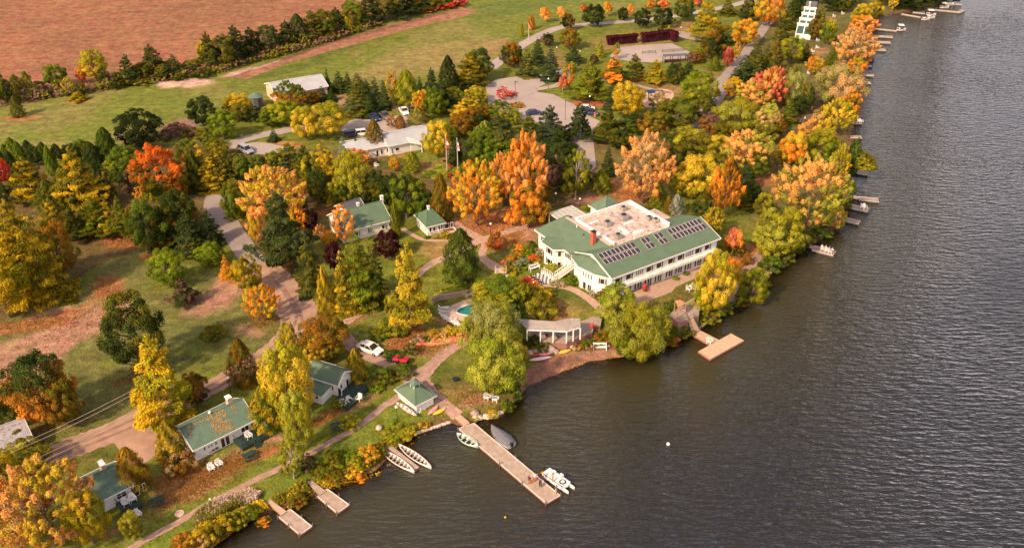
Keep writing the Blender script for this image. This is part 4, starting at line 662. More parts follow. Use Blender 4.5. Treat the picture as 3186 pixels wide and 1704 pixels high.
def rel(dx, dy):
    s_ = ''
    if abs(dx) > 2.2 * abs(dy): return 'right of' if dx > 0 else 'left of'
    if abs(dy) > 2.2 * abs(dx): return 'below' if dy > 0 else 'above'
    return ('below and ' if dy > 0 else 'above and ') + ('right of' if dx > 0 else 'left of')
ORD = ['first', 'second', 'third', 'fourth', 'fifth', 'sixth', 'seventh', 'eighth', 'ninth', 'tenth', 'eleventh', 'twelfth', 'thirteenth']
NICE = {'m': 'maple', 'd': 'leafy tree', 'b': 'airy birch', 'w': 'drooping willow', 'p': 'layered pine', 's': 'pointed spruce', 'c': 'dense cedar', 'r': 'rounded shrub', 't': 'young tree', 'o': 'spreading old maple'}
GANG = [((817, 1549), (893, 1598)), ((942, 1485), (1015, 1534)), ((1205, 1391), (1300, 1456)), ((1425, 1292), (1455, 1320))]
def clear(px, py, r):
    for a, b in GANG:
        vx, vy = b[0] - a[0], b[1] - a[1]; t = max(0, min(1, ((px - a[0]) * vx + (py - a[1]) * vy) / (vx * vx + vy * vy)))
        if math.hypot(px - a[0] - t * vx, py - a[1] - t * vy) < r: return False
    return True
TREES = [t_ for t_ in TREES if t_[4] != 'r' or clear(t_[0], (t_[1] + t_[2]) / 2, t_[3] * .55)]
lab = []
for (px, yt, yb, wd, kd, ca_, cb_, tm) in TREES:
    ds = sorted(LAND, key=lambda q: (q[1] - px) ** 2 + ((q[2] - yb + 20) * 1.4) ** 2); q = ds[0]
    col_ = LOOK[ca_] + ('' if ca_ == cb_ or LOOK[ca_] == LOOK[cb_] else (' topped' if tm else '')) 
    if ca_ != cb_ and LOOK[ca_] != LOOK[cb_]: col_ = LOOK[ca_] + ' and ' + LOOK[cb_]
    far = math.hypot(q[1] - px, q[2] - yb + 20) > 230
    if len((col_ + NICE[kd] + rel(px - q[1], yb - 20 - q[2]) + q[0]).split()) > 11: col_ = LOOK[ca_]
    lab.append(f"{col_} {NICE[kd]} {'far ' if far else ''}{rel(px - q[1], yb - 20 - q[2])} {q[0]}")
from collections import defaultdict
dup = defaultdict(list)
for i, l in enumerate(lab): dup[l].append(i)
for l, ix in dup.items():
    if len(ix) > 1:
        ix.sort(key=lambda i: TREES[i][0])
        for k_, i in enumerate(ix):
            lab[i] = (('left' if k_ == 0 else 'right') + ' one of two, ' if len(ix) == 2 else (ORD[k_] + ' from left, ')) + l
for i, l in enumerate(lab):
    if len(l.split()) > 16:
        w_ = l.split(); k_ = w_.index('and') if 'and' in w_ else -1; a_ = LOOK[TREES[i][5]]; b_ = LOOK[TREES[i][6]]; lab[i] = l.replace(f'{a_} and {b_} ', a_ + ' ')
        if len(lab[i].split()) > 16: lab[i] = lab[i].replace('above and right of', 'up right of').replace('above and left of', 'up left of').replace('below and right of', 'down right of').replace('below and left of', 'down left of').replace(' from left,', ' in row,')
        if len(lab[i].split()) > 16: lab[i] = lab[i].replace(NICE[TREES[i][4]], NICE[TREES[i][4]].split()[-1])
for i in range(len(lab)):
    if lab[i] in lab[:i]: lab[i] = lab[i].replace('left one of two, ', 'taller left one of two, ').replace('right one of two, ', 'taller right one of two, ')
GRP = {'m': 'autumn maples', 'd': 'leafy trees of the resort', 'b': 'birches and airy trees', 'w': 'willows', 'p': 'pines', 's': 'spruces', 'c': 'cedars', 'r': 'shrubs and garden bushes', 't': 'young trees', 'o': 'big spreading maples'}
rng = random.Random(7)
cnt = defaultdict(int)
for i, (px, yt, yb, wd, kd, ca_, cb_, tm) in enumerate(TREES):
    name, crowns, trunks = KIND[kd]
    elev = math.radians(PITCH) + math.atan2(yb - PH / 2, FP)
    f0 = {'s': .24, 'c': .20, 'p': .16, 'r': .22, 't': .0, 'o': .10, 'm': .12, 'w': .20}.get(kd, .15)
    yb2 = yb - f0 * wd * math.sin(elev) * 1.6
    b = G(px, yb2); h_ = max(0.5, top_z(b, yt + .0 * wd) - b.z)
    if kd in 'dmwo r': h_ = max(.5, top_z(b, yt + .12 * wd * math.sin(elev)) - b.z)
    fdep = proj(b.x, b.y, b.z + h_ * .5)[2]; W_ = wd * fdep / FP
    k_ = cnt[kd]; cnt[kd] += 1
    rt = empty(name, b, rng.uniform(0, 6.283), lab[i], {'r': 'shrub'}.get(kd, 'tree'), GRP[kd])
    sc_ = W_ * {'m': 1.16, 'd': 1.14, 'o': 1.06, 'w': 1.10, 'b': 1.15, 'p': 1.2, 's': 1.16, 'c': 1.15, 'r': 1.1, 't': 1.2}[kd]
    tr_ = obj('trunk', trunks[k_ % len(trunks)], rt); tr_.scale = (h_ if kd in 'ps c' else (W_ + h_) / 2, h_ if kd in 'psc' else (W_ + h_) / 2, h_)
    if kd == 'r': tr_.scale = (W_, W_, h_ * .8)
    cr_ = obj('crown', crowns[k_ % len(crowns)], rt); cr_.scale = (sc_, sc_, h_ * 1.0)
    jit = rng.uniform(.86, 1.14)
    cr_['leaf_a'] = [c * jit for c in PAL[ca_]]; cr_['leaf_b'] = [c * jit for c in PAL[cb_]]
    if tm: cr_['leaf_a'], cr_['leaf_b'] = [c for c in PAL[cb_]], [c for c in PAL[ca_]]
    cr_['leaf_top'] = .75 if tm else 0.0
# ------------------------------------------------------------------ building helpers
def frame_xy(a, b):
    """origin, unit along, rotation for a wall line between two world points"""
    d = Vector((b.x - a.x, b.y - a.y)); L = d.length; return L, math.atan2(d.y, d.x)
def W(root, p, L, style='one', shutters=0, name='window', sill=True, frm='trim'):
    """window on a wall. p=(origin, u, nrm, w, h): origin = lower left on wall, u unit along, nrm outward"""
    og, u, nn, w_, h_ = p; og = Vector(og); u = Vector(u); nn = Vector(nn); up = Vector((0, 0, 1)); f = MB(); t = .09
    a = og + nn * .03
    f.bar(a + up * t / 2, a + u * w_ + up * t / 2, .08, t); f.bar(a + up * (h_ - t / 2), a + u * w_ + up * (h_ - t / 2), .08, t)
    f.bar(a + u * t / 2 + up * t, a + u * t / 2 + up * (h_ - t), .08, t); f.bar(a + u * (w_ - t / 2) + up * t, a + u * (w_ - t / 2) + up * (h_ - t), .08, t)
    if style == 'two': f.bar(a + u * w_ / 2 + up * t, a + u * w_ / 2 + up * (h_ - t), .06, t)
    if style == 'four': f.bar(a + u * w_ / 2 + up * t, a + u * w_ / 2 + up * (h_ - t), .06, t); f.bar(a + u * t + up * h_ * .5, a + u * (w_ - t) + up * h_ * .5, .05, t * .8)
    if sill and name == 'window': f.bar(a - u * .06 + nn * .05, a + u * (w_ + .06) + nn * .05, .16, .06)
    fo = f.build(name, M[frm], root)
    g = MB(); q = og + nn * .035 + u * t + up * t; q2 = u * (w_ - 2 * t); q3 = up * (h_ - 2 * t); g.slab([q, q + q2, q + q2 + q3, q + q3], .0) if False else None
    g.quad(q, q + q2, q + q2 + q3, q + q3); g.build('pane', M['glass'], fo)
    for sd in ((-1, 1) if shutters == 2 else (1,) if shutters == 1 else ()):
        s0 = a + (u * (w_ + .03) if sd > 0 else -u * .38); sm_ = MB(); sm_.bar(s0 + u * .18 + up * .02, s0 + u * .18 + up * (h_ - .02), .34, .05); sm_.build('shutter', M['shutter'], root)
    return fo
def wallwins(root, a, b, z, items, shut=0):
    """items: (position along, width, height above z, height, style)"""
    a = Vector((a[0], a[1], 0)); b = Vector((b[0], b[1], 0)); u = (b - a).normalized(); nn = Vector((u.y, -u.x, 0))
    for (s_, w_, zz, h_, st) in items:
        og = a + u * (s_ - w_ / 2) + nn * .01 + Vector((0, 0, z + zz)); W(root, (og, u, nn, w_, h_), 0, st if st != 'door' else 'one', shut, 'door' if st == 'door' else 'window')
def gable(root, L, D, ez, rise, wallm='white', roofm='roof', ov=.45, h0=0, ridge=.5, gthick=.14, endtrim=True):
    """gable block in local axes: front eave along y=0, x 0..L, depth D"""
    ry = D * ridge
    w_ = MB(); x0, x1, y0, y1 = .35, L - .35, .4, D - .4
    w_.prism([(x0, y0), (x1, y0), (x1, y1), (x0, y1)], h0 - .4, ez - .05)
    zr = lambda y: ez + rise * (y / ry if y < ry else (D - y) / (D - ry)) - gthick - .02
    n = len(w_.v)
    for x in (x0, x1): w_.v += [(x, y0, ez - .06), (x, y1, ez - .06), (x, y1, zr(y1)), (x, ry, zr(ry)), (x, y0, zr(y0))]
    w_.f += [(n, n + 4, n + 3, n + 2, n + 1), (n + 5, n + 6, n + 7, n + 8, n + 9)]
    w_.build('wall', M[wallm], root)
    r = MB(); r.slab([(0, 0, ez), (L, 0, ez), (L, ry, ez + rise), (0, ry, ez + rise)], gthick); r.slab([(0, ry, ez + rise), (L, ry, ez + rise), (L, D, ez), (0, D, ez)], gthick)
    ro = r.build('roof', M[roofm], root)
    t = MB(); t.bar((0, -.04, ez - .10), (L, -.04, ez - .10), .08, .22); t.bar((0, D + .04, ez - .10), (L, D + .04, ez - .10), .08, .22)
    for x in (-.04, L + .04):
        t.bar((x, -.05, ez - .10), (x, ry, ez + rise - .10), .07, .24); t.bar((x, D + .05, ez - .10), (x, ry, ez + rise - .10), .07, .24)
    t.build('fascia', M['trim'], root)
    c = MB(); c.bar((0, ry, ez + rise + .03), (L, ry, ez + rise + .03), .3, .06); c.build('ridge_cap', M[roofm], ro)
    return ro
def hip(root, L, D, ez, rise, wallm='white', roofm='roof', h0=0, ridge_len=None):
    x0, x1, y0, y1 = .45, L - .45, .45, D - .45
    MB().prism([(x0, y0), (x1, y0), (x1, y1), (x0, y1)], h0 - .4, ez - .08).build('wall', M[wallm], root)
    rl = max(0.05, (L - D) if ridge_len is None else ridge_len); a = (L - rl) / 2; my = D / 2; r = MB()
    A_, B_, C_, D_ = (0, 0, ez), (L, 0, ez), (L, D, ez), (0, D, ez); p, q = (a, my, ez + rise), (L - a, my, ez + rise)
    for f in ((A_, B_, q, p), (B_, C_, q), (C_, D_, p, q), (D_, A_, p)): r.quad(*f)
    r.quad((0, 0, ez - .03), (0, D, ez - .03), (L, D, ez - .03), (L, 0, ez - .03))
    ro = r.build('roof', M[roofm], root)
    t = MB(); zf = ez - .12; t.bar((-.03, -.03, zf), (L + .03, -.03, zf), .08, .2); t.bar((L + .03, 0, zf), (L + .03, D, zf), .08, .2); t.bar((L, D + .03, zf), (0, D + .03, zf), .08, .2); t.bar((-.03, D, zf), (-.03, 0, zf), .08, .2); t.build('fascia', M['trim'], root)
    c = MB()
    for s_, e_ in ((A_, p), (B_, q), (C_, q), (D_, p), (p, q)): c.bar((s_[0], s_[1], s_[2] + .02), (e_[0], e_[1], e_[2] + .03), .2, .06)
    c.build('ridge_cap', M[roofm], ro); return ro
def site(name, pa, pb, eh, label, cat='cottage', group=None):
    """empty at the ground below the front-left eave corner; pa, pb are the eave ends in the photograph, eh eave height above ground"""
    g = hz(*P(pa[0], pa[1], eh + 1.2).xy); a = P(pa[0], pa[1], g + eh); b = P(pb[0], pb[1], g + eh); L, rz = frame_xy(a, b)
    return empty(name, (a.x, a.y, g), rz, label, cat, group), L
def chimney(root, x, y, z0, z1, m='concrete', w_=.7, d_=.9):
    c = MB(); c.box(x - w_ / 2, y - d_ / 2, z0, x + w_ / 2, y + d_ / 2, z1); co = c.build('chimney', M[m], root)
    f = MB(); f.box(x - w_ / 2 - .08, y - d_ / 2 - .08, z1 + .002, x + w_ / 2 + .08, y + d_ / 2 + .08, z1 + .12); f.box(x - w_ * .25, y - d_ * .28, z1 + .12, x + w_ * .25, y + d_ * .28, z1 + .2); f.build('chimney_cap', M['black'] if m == 'brick' else M['trim'], co)
def vent(root, x, y, z, r=.18, h=.5, m='trim'):
    MB().tube([(x, y, z - .3), (x, y, z + h * .6), (x, y, z + h * .6 + .01), (x, y, z + h)], [r * .7, r * .7, r, r * .8], 8).build('roof_vent', M[m], root)

# ------------------------------------------------------------------ THE LODGE
lodge, LL_ = site('lodge', (1904, 867), (2243, 741), 4.9, 'large white two storey lodge with green roof, solar panels and flat roof section', 'lodge')
EZ = 4.9; LB = LL_; SL = 2.35 / 6.2; RZ = EZ + 2.35
def fz(y): return EZ + y * SL
w_ = MB()
w_.prism([(.4, .5), (LB - .5, .5), (LB - .5, 12), (.4, 12)], -.6, EZ - .1)
w_.prism([(-.3, 12.002), (5.5, 12.002), (5.5, 23.4), (-.3, 23.4)], -.6, EZ - .1)
w_.prism([(5.502, 12.002), (20.3, 12.002), (20.3, 19.1), (5.502, 19.1)], -.6, 6.4)
for x in (.4, LB - .5):
    n0 = len(w_.v); w_.v += [(x, .5, EZ - .1), (x, 12, EZ - .1), (x, 11.9, fz(.1) - .1), (x, 6.2, RZ - .15), (x, .5, fz(.5) - .16)]; w_.f.append((n0, n0 + 1, n0 + 2, n0 + 3, n0 + 4) if x > 1 else (n0, n0 + 4, n0 + 3, n0 + 2, n0 + 1))
w_.build('wall', M['white'], lodge)
r = MB()
r.slab([(0, 0, EZ), (LB, 0, EZ), (LB - .2, 6.2, RZ), (0, 6.2, RZ)], .14)
r.slab([(LB - .2, 6.2, RZ), (LB, 12.4, EZ), (20.4, 12.4, EZ), (20.4, 6.2, RZ)], .14)
r.slab([(0, 6.2, RZ), (5.2, 6.2, RZ), (-.9, 12.4, EZ), (-.9, 11.6, EZ), (0, 11.6, EZ + .25)], .12)
lr_ = r.build('roof', M['roof'], lodge, 'sunlit olive green roof of the long wing')
r = MB(); TX, TZ = 4.9, 7.25
r.slab([(-.9, 12.4, EZ), (5.2, 6.3, RZ - .01), (TX + .6, 22.0, TZ), (-.9, 24.0, EZ)], .12); r.slab([(-.9, 24.0, EZ), (TX + .6, 22.0, TZ), (9, 24.2, EZ + .1)], .12)
r.build('roof', M['roof'], lodge, 'darker green roof slope of the left wing')
t = MB(); zf = EZ - .1
for a, b in (((0, -.05, zf), (LB, -.05, zf)), ((-.95, 12.4, zf), (-.95, 14.6, zf)), ((-.95, 19.7, zf), (-.95, 24, zf)), ((-.95, 24.05, zf), (9, 24.25, zf)), ((-.05, 0, zf), (-.05, 6.2, RZ - .1)), ((-.05, 6.2, RZ - .1), (-.05, 11.6, EZ + .2)), ((LB + .05, 0, zf), (LB - .15, 6.2, RZ - .1))): t.bar(a, b, .1, .26)
t.build('fascia', M['trim'], lodge)
# bays: octagonal on the left wing, low hipped room before the gable
bay = [(-.3, 14.4), (-2.2, 15.4), (-2.2, 18.7), (-.3, 19.8)]; MB().prism(bay[::-1] if False else [bay[0], bay[3], bay[2], bay[1]][::-1], -.6, EZ - .1).build('bay_window', M['white'], lodge)
e = [(-.95, 13.9), (-2.75, 15.1), (-2.75, 19.0), (-.95, 20.3)]; ap = (1.1, 17.05, fz(0) + 2.0 * .41); r = MB()
for i in range(3): r.quad((e[i + 1][0], e[i + 1][1], EZ), (e[i][0], e[i][1], EZ), ap)
r.quad((e[0][0], e[0][1], EZ), (.2, 15.3, EZ + .5), ap); r.quad((e[3][0], e[3][1], EZ), ap, (.2, 18.8, EZ + .5)); r.quad(*[(q[0], q[1], EZ - .02) for q in e])
r.build('bay_roof', M['roof'], lodge); t = MB()
for i in range(3): t.bar((e[i][0], e[i][1], zf), (e[i + 1][0], e[i + 1][1], zf), .08, .22)
t.build('fascia', M['trim'], lodge)
gb = [(.42, .5), (.42, 10.3), (-1.0, 10.3), (-1.9, 7.0), (-1.3, 3.3)]; MB().prism(gb[::-1], -.7, EZ - .12).build('gable_room', M['white'], lodge)
e = [(0.0, -.05), (-1.75, 3.1), (-2.5, 7.1), (-1.45, 10.9), (.3, 11.0)]; tp = [(.38, 1.2, EZ + .25), (.38, 3.6, EZ + 1.25), (.38, 8.2, EZ + 1.35), (.38, 10.6, EZ + .6)]; r = MB(); E3 = [(q[0], q[1], EZ) for q in e]
r.quad(E3[1], E3[0], tp[0]); r.quad(E3[1], tp[0], tp[1]); r.quad(E3[2], E3[1], tp[1], tp[2]); r.quad(E3[3], E3[2], tp[2]); r.quad(E3[3], tp[2], tp[3]); r.quad(E3[4], E3[3], tp[3]); r.quad(*[(q[0], q[1], EZ - .02) for q in e])
r.build('gable_room_roof', M['roof'], lodge); t = MB()
for i in range(4): t.bar((e[i][0], e[i][1], zf), (e[i + 1][0], e[i + 1][1], zf), .08, .22)
t.build('fascia', M['trim'], lodge)
MB().tube([(.33, 6.4, EZ + 1.75), (.30, 6.4, EZ + 1.75)], .28, 8).build('gable_vent', M['concrete'], lodge)
# flat roof
MB().box(5.3, 6.5, 6.41, 20.25, 19.15, 6.85).build('flat_roof', M['membrane'], lodge)
pm = MB(); pm.box(5.9, 6.9, 6.3, 6.15, 19.4, 7.55); pm.box(6.15, 19.15, 6.3, 20.3, 19.4, 7.55); pm.box(20.3, 7.0, 6.3, 20.55, 19.4, 7.55)
for k in range(5): y = 8 + k * 2.6; pm.box(5.84, y, 6.5, 5.9, y + .12, 7.55)
for k in range(6): x = 7.5 + k * 2.2; pm.box(x, 19.09, 6.9, x + .12, 19.15, 7.55)
pm.box(5.85, 6.85, 7.551, 6.2, 19.45, 7.62); pm.box(6.2, 19.1, 7.551, 20.25, 19.45, 7.62); pm.box(20.25, 6.95, 7.551, 20.6, 19.45, 7.62); pm.build('parapet', M['trim'], lodge)
MB().bar((5.3, 6.9, 7.2), (5.3, 21.4, 7.15), .7, .12).build('roof_gutter', M['concrete'], lodge)
def hvac(x, y, s_, m='metal'):
    b = MB(); b.box(x - s_ / 2, y - s_ / 2, 6.95, x + s_ / 2, y + s_ / 2, 6.95 + s_ * .75); ho = b.build('rooftop_unit', M[m], lodge)
    MB().tube([(x, y, 6.95 + s_ * .75), (x, y, 6.95 + s_ * .75 + .12)], s_ * .36, 10).build('fan', M['black'], ho); p = MB()
    for q in range(4): p.box(x - s_ / 2 - .02, y - s_ / 2 + .1 + q * s_ * .2, 7.05, x + s_ / 2 + .02, y - s_ / 2 + .16 + q * s_ * .2, 6.85 + s_ * .7)
    p.build('grille', M['concrete'], ho)
for x, y, s_ in ((14.6, 14.4, 1.5), (10.2, 14.2, 1.25), (18.9, 11.4, 1.0), (19.3, 9.9, 1.05), (8.6, 8.9, 1.2), (17.2, 17.6, 1.1)): hvac(x, y, s_)
for b_ in ((11.2, 9.0, 6.851, 11.8, 12.0, 7.2), (12.2, 8.0, 6.851, 14.6, 8.6, 7.25), (8, 16.5, 6.851, 9.8, 17, 7.1), (13.2, 12.4, 6.851, 15.8, 12.9, 7.05)): MB().box(*b_).build('duct', M['trim'], lodge)
for x, y in ((8.2, 15.6), (12.6, 11.2), (16.2, 9.4), (17.3, 13.1), (10.6, 10.6), (14.0, 17.6), (9.4, 12.4), (15.2, 7.6), (18.4, 7.8), (7.3, 10.6)): vent(lodge, x, y, 6.9, .16, .5, 'metal')
# skin of stains is geometry free; chimney and vents on the slopes
chimney(lodge, 3.5, 10.3, 5.9, 9.3, 'brick', .8, .8)
vent(lodge, 3.9, 13.9, 6.75, .14, .3, 'black'); vent(lodge, 10.6, 6.3, 7.3, .16, .35); vent(lodge, 4.5, 16.9, 7.0, .12, .5)
# windows of the long front
for u_ in (1.8, 4.5, 9.6, 12.2, 15.2, 17.7, 22.4, 25.0): wallwins(lodge, (0, .5), (LB, .5), 0, [(u_, 1.35, 2.95, 1.25, 'one')], 1)
for u_ in (7.3, 20.3):
    for d in (-.75, -.25, .25, .75): wallwins(lodge, (0, .5), (LB, .5), 0, [(u_ + d, .40, 2.95, 1.25, 'one')])
for u_ in (1.6, 4.2, 6.8, 9.4, 12.0, 14.9, 17.4, 19.9, 22.6, 25.2):
    wallwins(lodge, (0, .5), (LB, .5), 0, [(u_ - .38, .62, -.05, 1.95, 'door')]); wallwins(lodge, (0, .5), (LB, .5), 0, [(u_ + .38, .62, -.05, 1.95, 'door')], 1)
b = MB(); b.box(.8, -.55, 2.28, LB - .9, .499, 2.48); b.box(.8, -.6, 2.2, LB - .9, -.551, 2.72); b.build('balcony_band', M['trim'], lodge)
for u_ in (1.8, 4.5, 9.6, 12.2, 15.2, 17.7, 22.4): MB().box(u_ - .6, -.5, 2.481, u_ + .6, -.3, 2.62).build('planter_box', M['paving'], lodge)
b = MB()
for u_ in (.9, 5.5, 8.1, 10.8, 13.5, 16.2, 18.7, 21.3, 24.0, 26.6): MB().box(u_ - .16, .3, -.5, u_ + .16, .499, 2.27).build('pilaster', M['trim'], lodge)
# windows of the gable room, bay and left wing
def run(pts, i, items, shut=0): a, b_ = pts[i], pts[i + 1]; wallwins(lodge, a, b_, 0, items, shut)
gr = [(.42, 10.3), (-1.0, 10.3), (-1.9, 7.0), (-1.3, 3.3), (.42, .5)]
run(gr, 2, [(.7, .42, 2.85, 1.25, 'one'), (1.4, .42, 2.85, 1.25, 'one'), (2.1, .42, 2.85, 1.25, 'one'), (2.8, .42, 2.85, 1.25, 'one')]); run(gr, 2, [(1.1, .9, .3, 1.6, 'one'), (2.4, 1.1, .2, 1.6, 'two')]); run(gr, 3, [(1.45, .95, 2.85, 1.25, 'one')], 2); run(gr, 3, [(1.5, 1.0, .2, 1.3, 'one')], 1)
by = [(-.3, 19.8), (-2.2, 18.7), (-2.2, 15.4), (-.3, 14.4)]
for zz in (.5, 2.95):
    run(by, 0, [(.6, .5, zz, 1.3, 'one'), (1.4, .5, zz, 1.3, 'one')]); run(by, 1, [(1.75, 1.3, zz, 1.35, 'one')], 2); run(by, 2, [(1.1, .8, zz, 1.3, 'one')])
wallwins(lodge, (-.3, 14.3), (-.3, 12.1), 0, [(1.1, 1.3, 3.0, 1.2, 'two')], 2); wallwins(lodge, (-.3, 14.3), (-.3, 12.1), 0, [(.6, .5, .6, 1.5, 'one'), (1.5, .5, .6, 1.5, 'door')])
wallwins(lodge, (-.3, 23.4), (-.3, 19.9), 0, [(1.8, .9, 2.95, 1.2, 'one')], 2)
# solar panels, each a part of the lodge
pmesh = {}
def panel(x, y, wx, wy):
    key = (wx, wy); sl = math.atan(SL)
    if key not in pmesh: pmesh[key] = (MB().box(0, 0, 0, wx, wy, .05).mesh('solar_panel', M['alu']), MB().box(.05, .05, .051, wx - .05, wy - .05, .056).mesh('solar_cells', M['solar']))
    a = obj('solar_panel', pmesh[key][0], lodge, (x, y, fz(y) + .06)); a.rotation_euler = (sl, 0, 0); c = obj('solar_cells', pmesh[key][1], a); return a
for (x0, n_) in ((.95, 9), (11.6, 2), (15.0, 2), (18.55, 9)):
    for i in range(n_):
        for y in (3.05, 4.52): panel(x0 + i * .985, y, .93, 1.36)
# stair, pergola behind, and rear roof peak
def LP(px, py, z):
    q = P(px, py, lodge.location.z + z) - lodge.location; c_, s_ = math.cos(-lodge.rotation_euler.z), math.sin(-lodge.rotation_euler.z); return (q.x * c_ - q.y * s_, q.x * s_ + q.y * c_, z)
s = MB(); N_ = 13
for i in range(N_):
    t_ = i / N_; a = (-.5 - 3.0 * t_, 11.2 + 1.3 * t_); z = 2.5 * (1 - t_); s.box(a[0] - .25, a[1] - .6, z - .25, a[0] + .05, a[1] + .6, z)
s.box(-.45, 10.5, 2.3, .4, 12.1, 2.5); s.build('stair', M['concrete'], lodge)
s = MB()
for dy in (-.65, .65):
    s.bar((-.4, 11.2 + dy, 3.4), (-3.6, 12.5 + dy, .95), .10, .16); s.bar((-.4, 11.2 + dy, 2.6), (-3.6, 12.5 + dy, .15), .08, .34)
    for i in range(8): t_ = i / 7; s.bar((-.5 - 3 * t_, 11.2 + 1.3 * t_ + dy, 2.5 * (1 - t_)), (-.5 - 3 * t_, 11.2 + 1.3 * t_ + dy, 2.5 * (1 - t_) + .9), .07)
s.build('stair_railing', M['trim'], lodge)
pg = empty('pergola', lodge.matrix_basis @ Vector((9, 27, 0)), lodge.rotation_euler.z, 'white slatted pergola on the terrace behind the left wing of the lodge', 'pergola')
m_ = MB()
for i in range(16): y = -2.6 + i * .37; m_.bar((-2.0, y, 3.9), (4.4, y, 3.9), .09, .14)
m_.build('slats', M['trim'], pg, kind='stuff'); m_ = MB()
for i in range(6): x = -1.9 + i * 1.22; m_.bar((x, -2.8, 3.75), (x, 3.2, 3.75), .10, .16)
m_.build('rafters', M['trim'], pg)
for x in (-1.8, 4.2):
    for y in (-2.5, 3.0): MB().bar((x, y, -.3), (x, y, 3.68), .2).build('post', M['trim'], pg)
rp = empty('service_building', lodge.matrix_basis @ Vector((14.5, 20.5, 0)), lodge.rotation_euler.z, 'green hip roofed annex peeking up behind the lodge parapet', 'annex'); hip(rp, 6, 5.5, 5.4, 2.4)
rp = empty('service_building', lodge.matrix_basis @ Vector((22, 14.5, 0)), lodge.rotation_euler.z, 'low pale roofed annex behind the right corner of the lodge', 'annex'); hip(rp, 6, 5, 3.4, .5, roofm='concrete')

# ------------------------------------------------------------------ cottages and other buildings
ct, L = site('cottage', (601, 1402), (799, 1303), 2.5, 'white cottage with leaf strewn green roof and dark deck, left of the yellow maple')
gable(ct, L, 7.2, 2.5, 1.9, roofm='roof_old', ridge=.55)
chimney(ct, L - 2.0, 4.6, 3.6, 5.3); vent(ct, 5.2, 4.0, 4.3, .26, .5); vent(ct, 1.0, 2.4, 3.4, .2, .3, 'brick')
wallwins(ct, (0, .4), (L, .4), 0, [(1.9, .4, 1.2, .8, 'one'), (2.6, .4, 1.3, .5, 'one'), (3.1, .4, 1.3, .5, 'one'), (3.8, .45, 1.2, .7, 'one'), (4.9, .75, 0, 1.9, 'door'), (5.7, .75, .1, 1.8, 'door'), (8.8, 1.4, 1.0, 1.1, 'two'), (10.4, 1.2, 1.0, 1.1, 'two'), (11.7, .7, 0, 1.9, 'door')])
def deck_front(root, x0, x1, d, z=.6):
    MB().box(x0, -d, -.4, x1, .399, z).build('deck', M['dgreen'], root); r = MB()
    for i in range(int((x1 - x0) / .9) + 1): x = x0 + .05 + i * (x1 - x0 - .1) / max(1, int((x1 - x0) / .9)); r.bar((x, -d + .05, z), (x, -d + .05, z + .85), .07)
    r.bar((x0, -d + .05, z + .85), (x1, -d + .05, z + .85), .09, .08); r.bar((x0 + .05, -d, z + .85), (x0 + .05, .3, z + .85), .09, .08); r.bar((x1 - .05, -d, z + .85), (x1 - .05, .3, z + .85), .09, .08)
    for i in range(1, 4): r.bar((x0, -d + .05, z + i * .2), (x1, -d + .05, z + i * .2), .03, .05)
    r.build('railing', M['dgreen'], root); s = MB()
    for i in range(3): s.box(x1 - 2.6, -d - .3 * (i + 1), -.3, x1 - 1.4, -d - .3 * i - .001, z - .2 * (i + 1))
    s.build('step', M['dgreen'], root)
deck_front(ct, 6.6, L + .2, 2.6)
ct2, L = site('cottage', (262, 1584), (415, 1508), 2.5, 'white cottage with plain green roof beside the brown cedar at the lower left')
gable(ct2, L, 6.8, 2.5, 1.9, roofm='roof_old', ridge=.55); chimney(ct2, L - 2.3, 4.3, 3.6, 5.2, w_=.6, d_=1.3); vent(ct2, 1.6, 3.5, 4.3, .24, .5)
wallwins(ct2, (0, .4), (L, .4), 0, [(2, .8, 1.0, 1.0, 'one'), (5.3, 1.5, 1.0, 1.1, 'four'), (7.4, .8, .0, 1.9, 'door'), (8.6, .5, .3, 1.4, 'one')])
deck_front(ct2, 4.2, L - .3, 2.5)
ct3, L = site('cottage', (948, 1168), (1052, 1200), 2.6, 'half hidden white cottage with green roof behind the big yellow tree')
gable(ct3, L, 4.6, 2.6, 1.5, roofm='roof', ov=.3); wallwins(ct3, (0, .4), (L, .4), 0, [(3.2, .9, .9, 1.1, 'one'), (5.2, .5, .9, 1.1, 'one'), (6.6, .8, 0, 1.9, 'door')])
wallwins(ct3, (L - .35, .4), (L - .35, 4.2), 0, [(.8, .6, 1.0, 1.1, 'one'), (2.6, .8, 0, 1.9, 'door')])
w2 = MB(); w2.prism([(L - 4.6, -2.6), (L - 1.6, -2.6), (L - 1.6, .39), (L - 4.6, .39)], -.4, 2.0); w2.build('porch_room', M['white'], ct3); MB().slab([(L - 4.8, -2.8, 2.05), (L - 1.4, -2.8, 2.05), (L - 1.4, .38, 2.3), (L - 4.8, .38, 2.3)], .1).build('porch_roof', M['roof'], ct3)
wallwins(ct3, (L - 4.6, -2.6), (L - 1.6, -2.6), 0, [(.8, .6, .9, .8, 'one'), (2.1, .6, .9, .8, 'one')])
dk = MB(); dk.box(L - .3, -1.2, -.4, L + 3.2, 4.4, .5); dk.build('deck', M['dgreen'], ct3); dk = MB(); dk.bar((L + 3.15, -1.2, 1.35), (L + 3.15, 4.4, 1.35), .08); dk.bar((L - .2, -1.15, 1.35), (L + 1.6, -1.15, 1.35), .08)
for i in range(7): dk.bar((L + 3.15, -1.2 + i * .93, .5), (L + 3.15, -1.2 + i * .93, 1.35), .06)
dk.build('railing', M['dgreen'], ct3); s = MB()
for i in range(4): s.box(L + 1.7, -1.21 - .3 * (i + 1), -.4, L + 3.1, -1.21 - .3 * i - .002, .38 - .13 * i)
s.build('step', M['dgreen'], ct3)
hs_, L = site('house', (1064, 724), (1219, 684), 2.9, 'white gabled house half covered by orange leaves above the spruces', 'house')
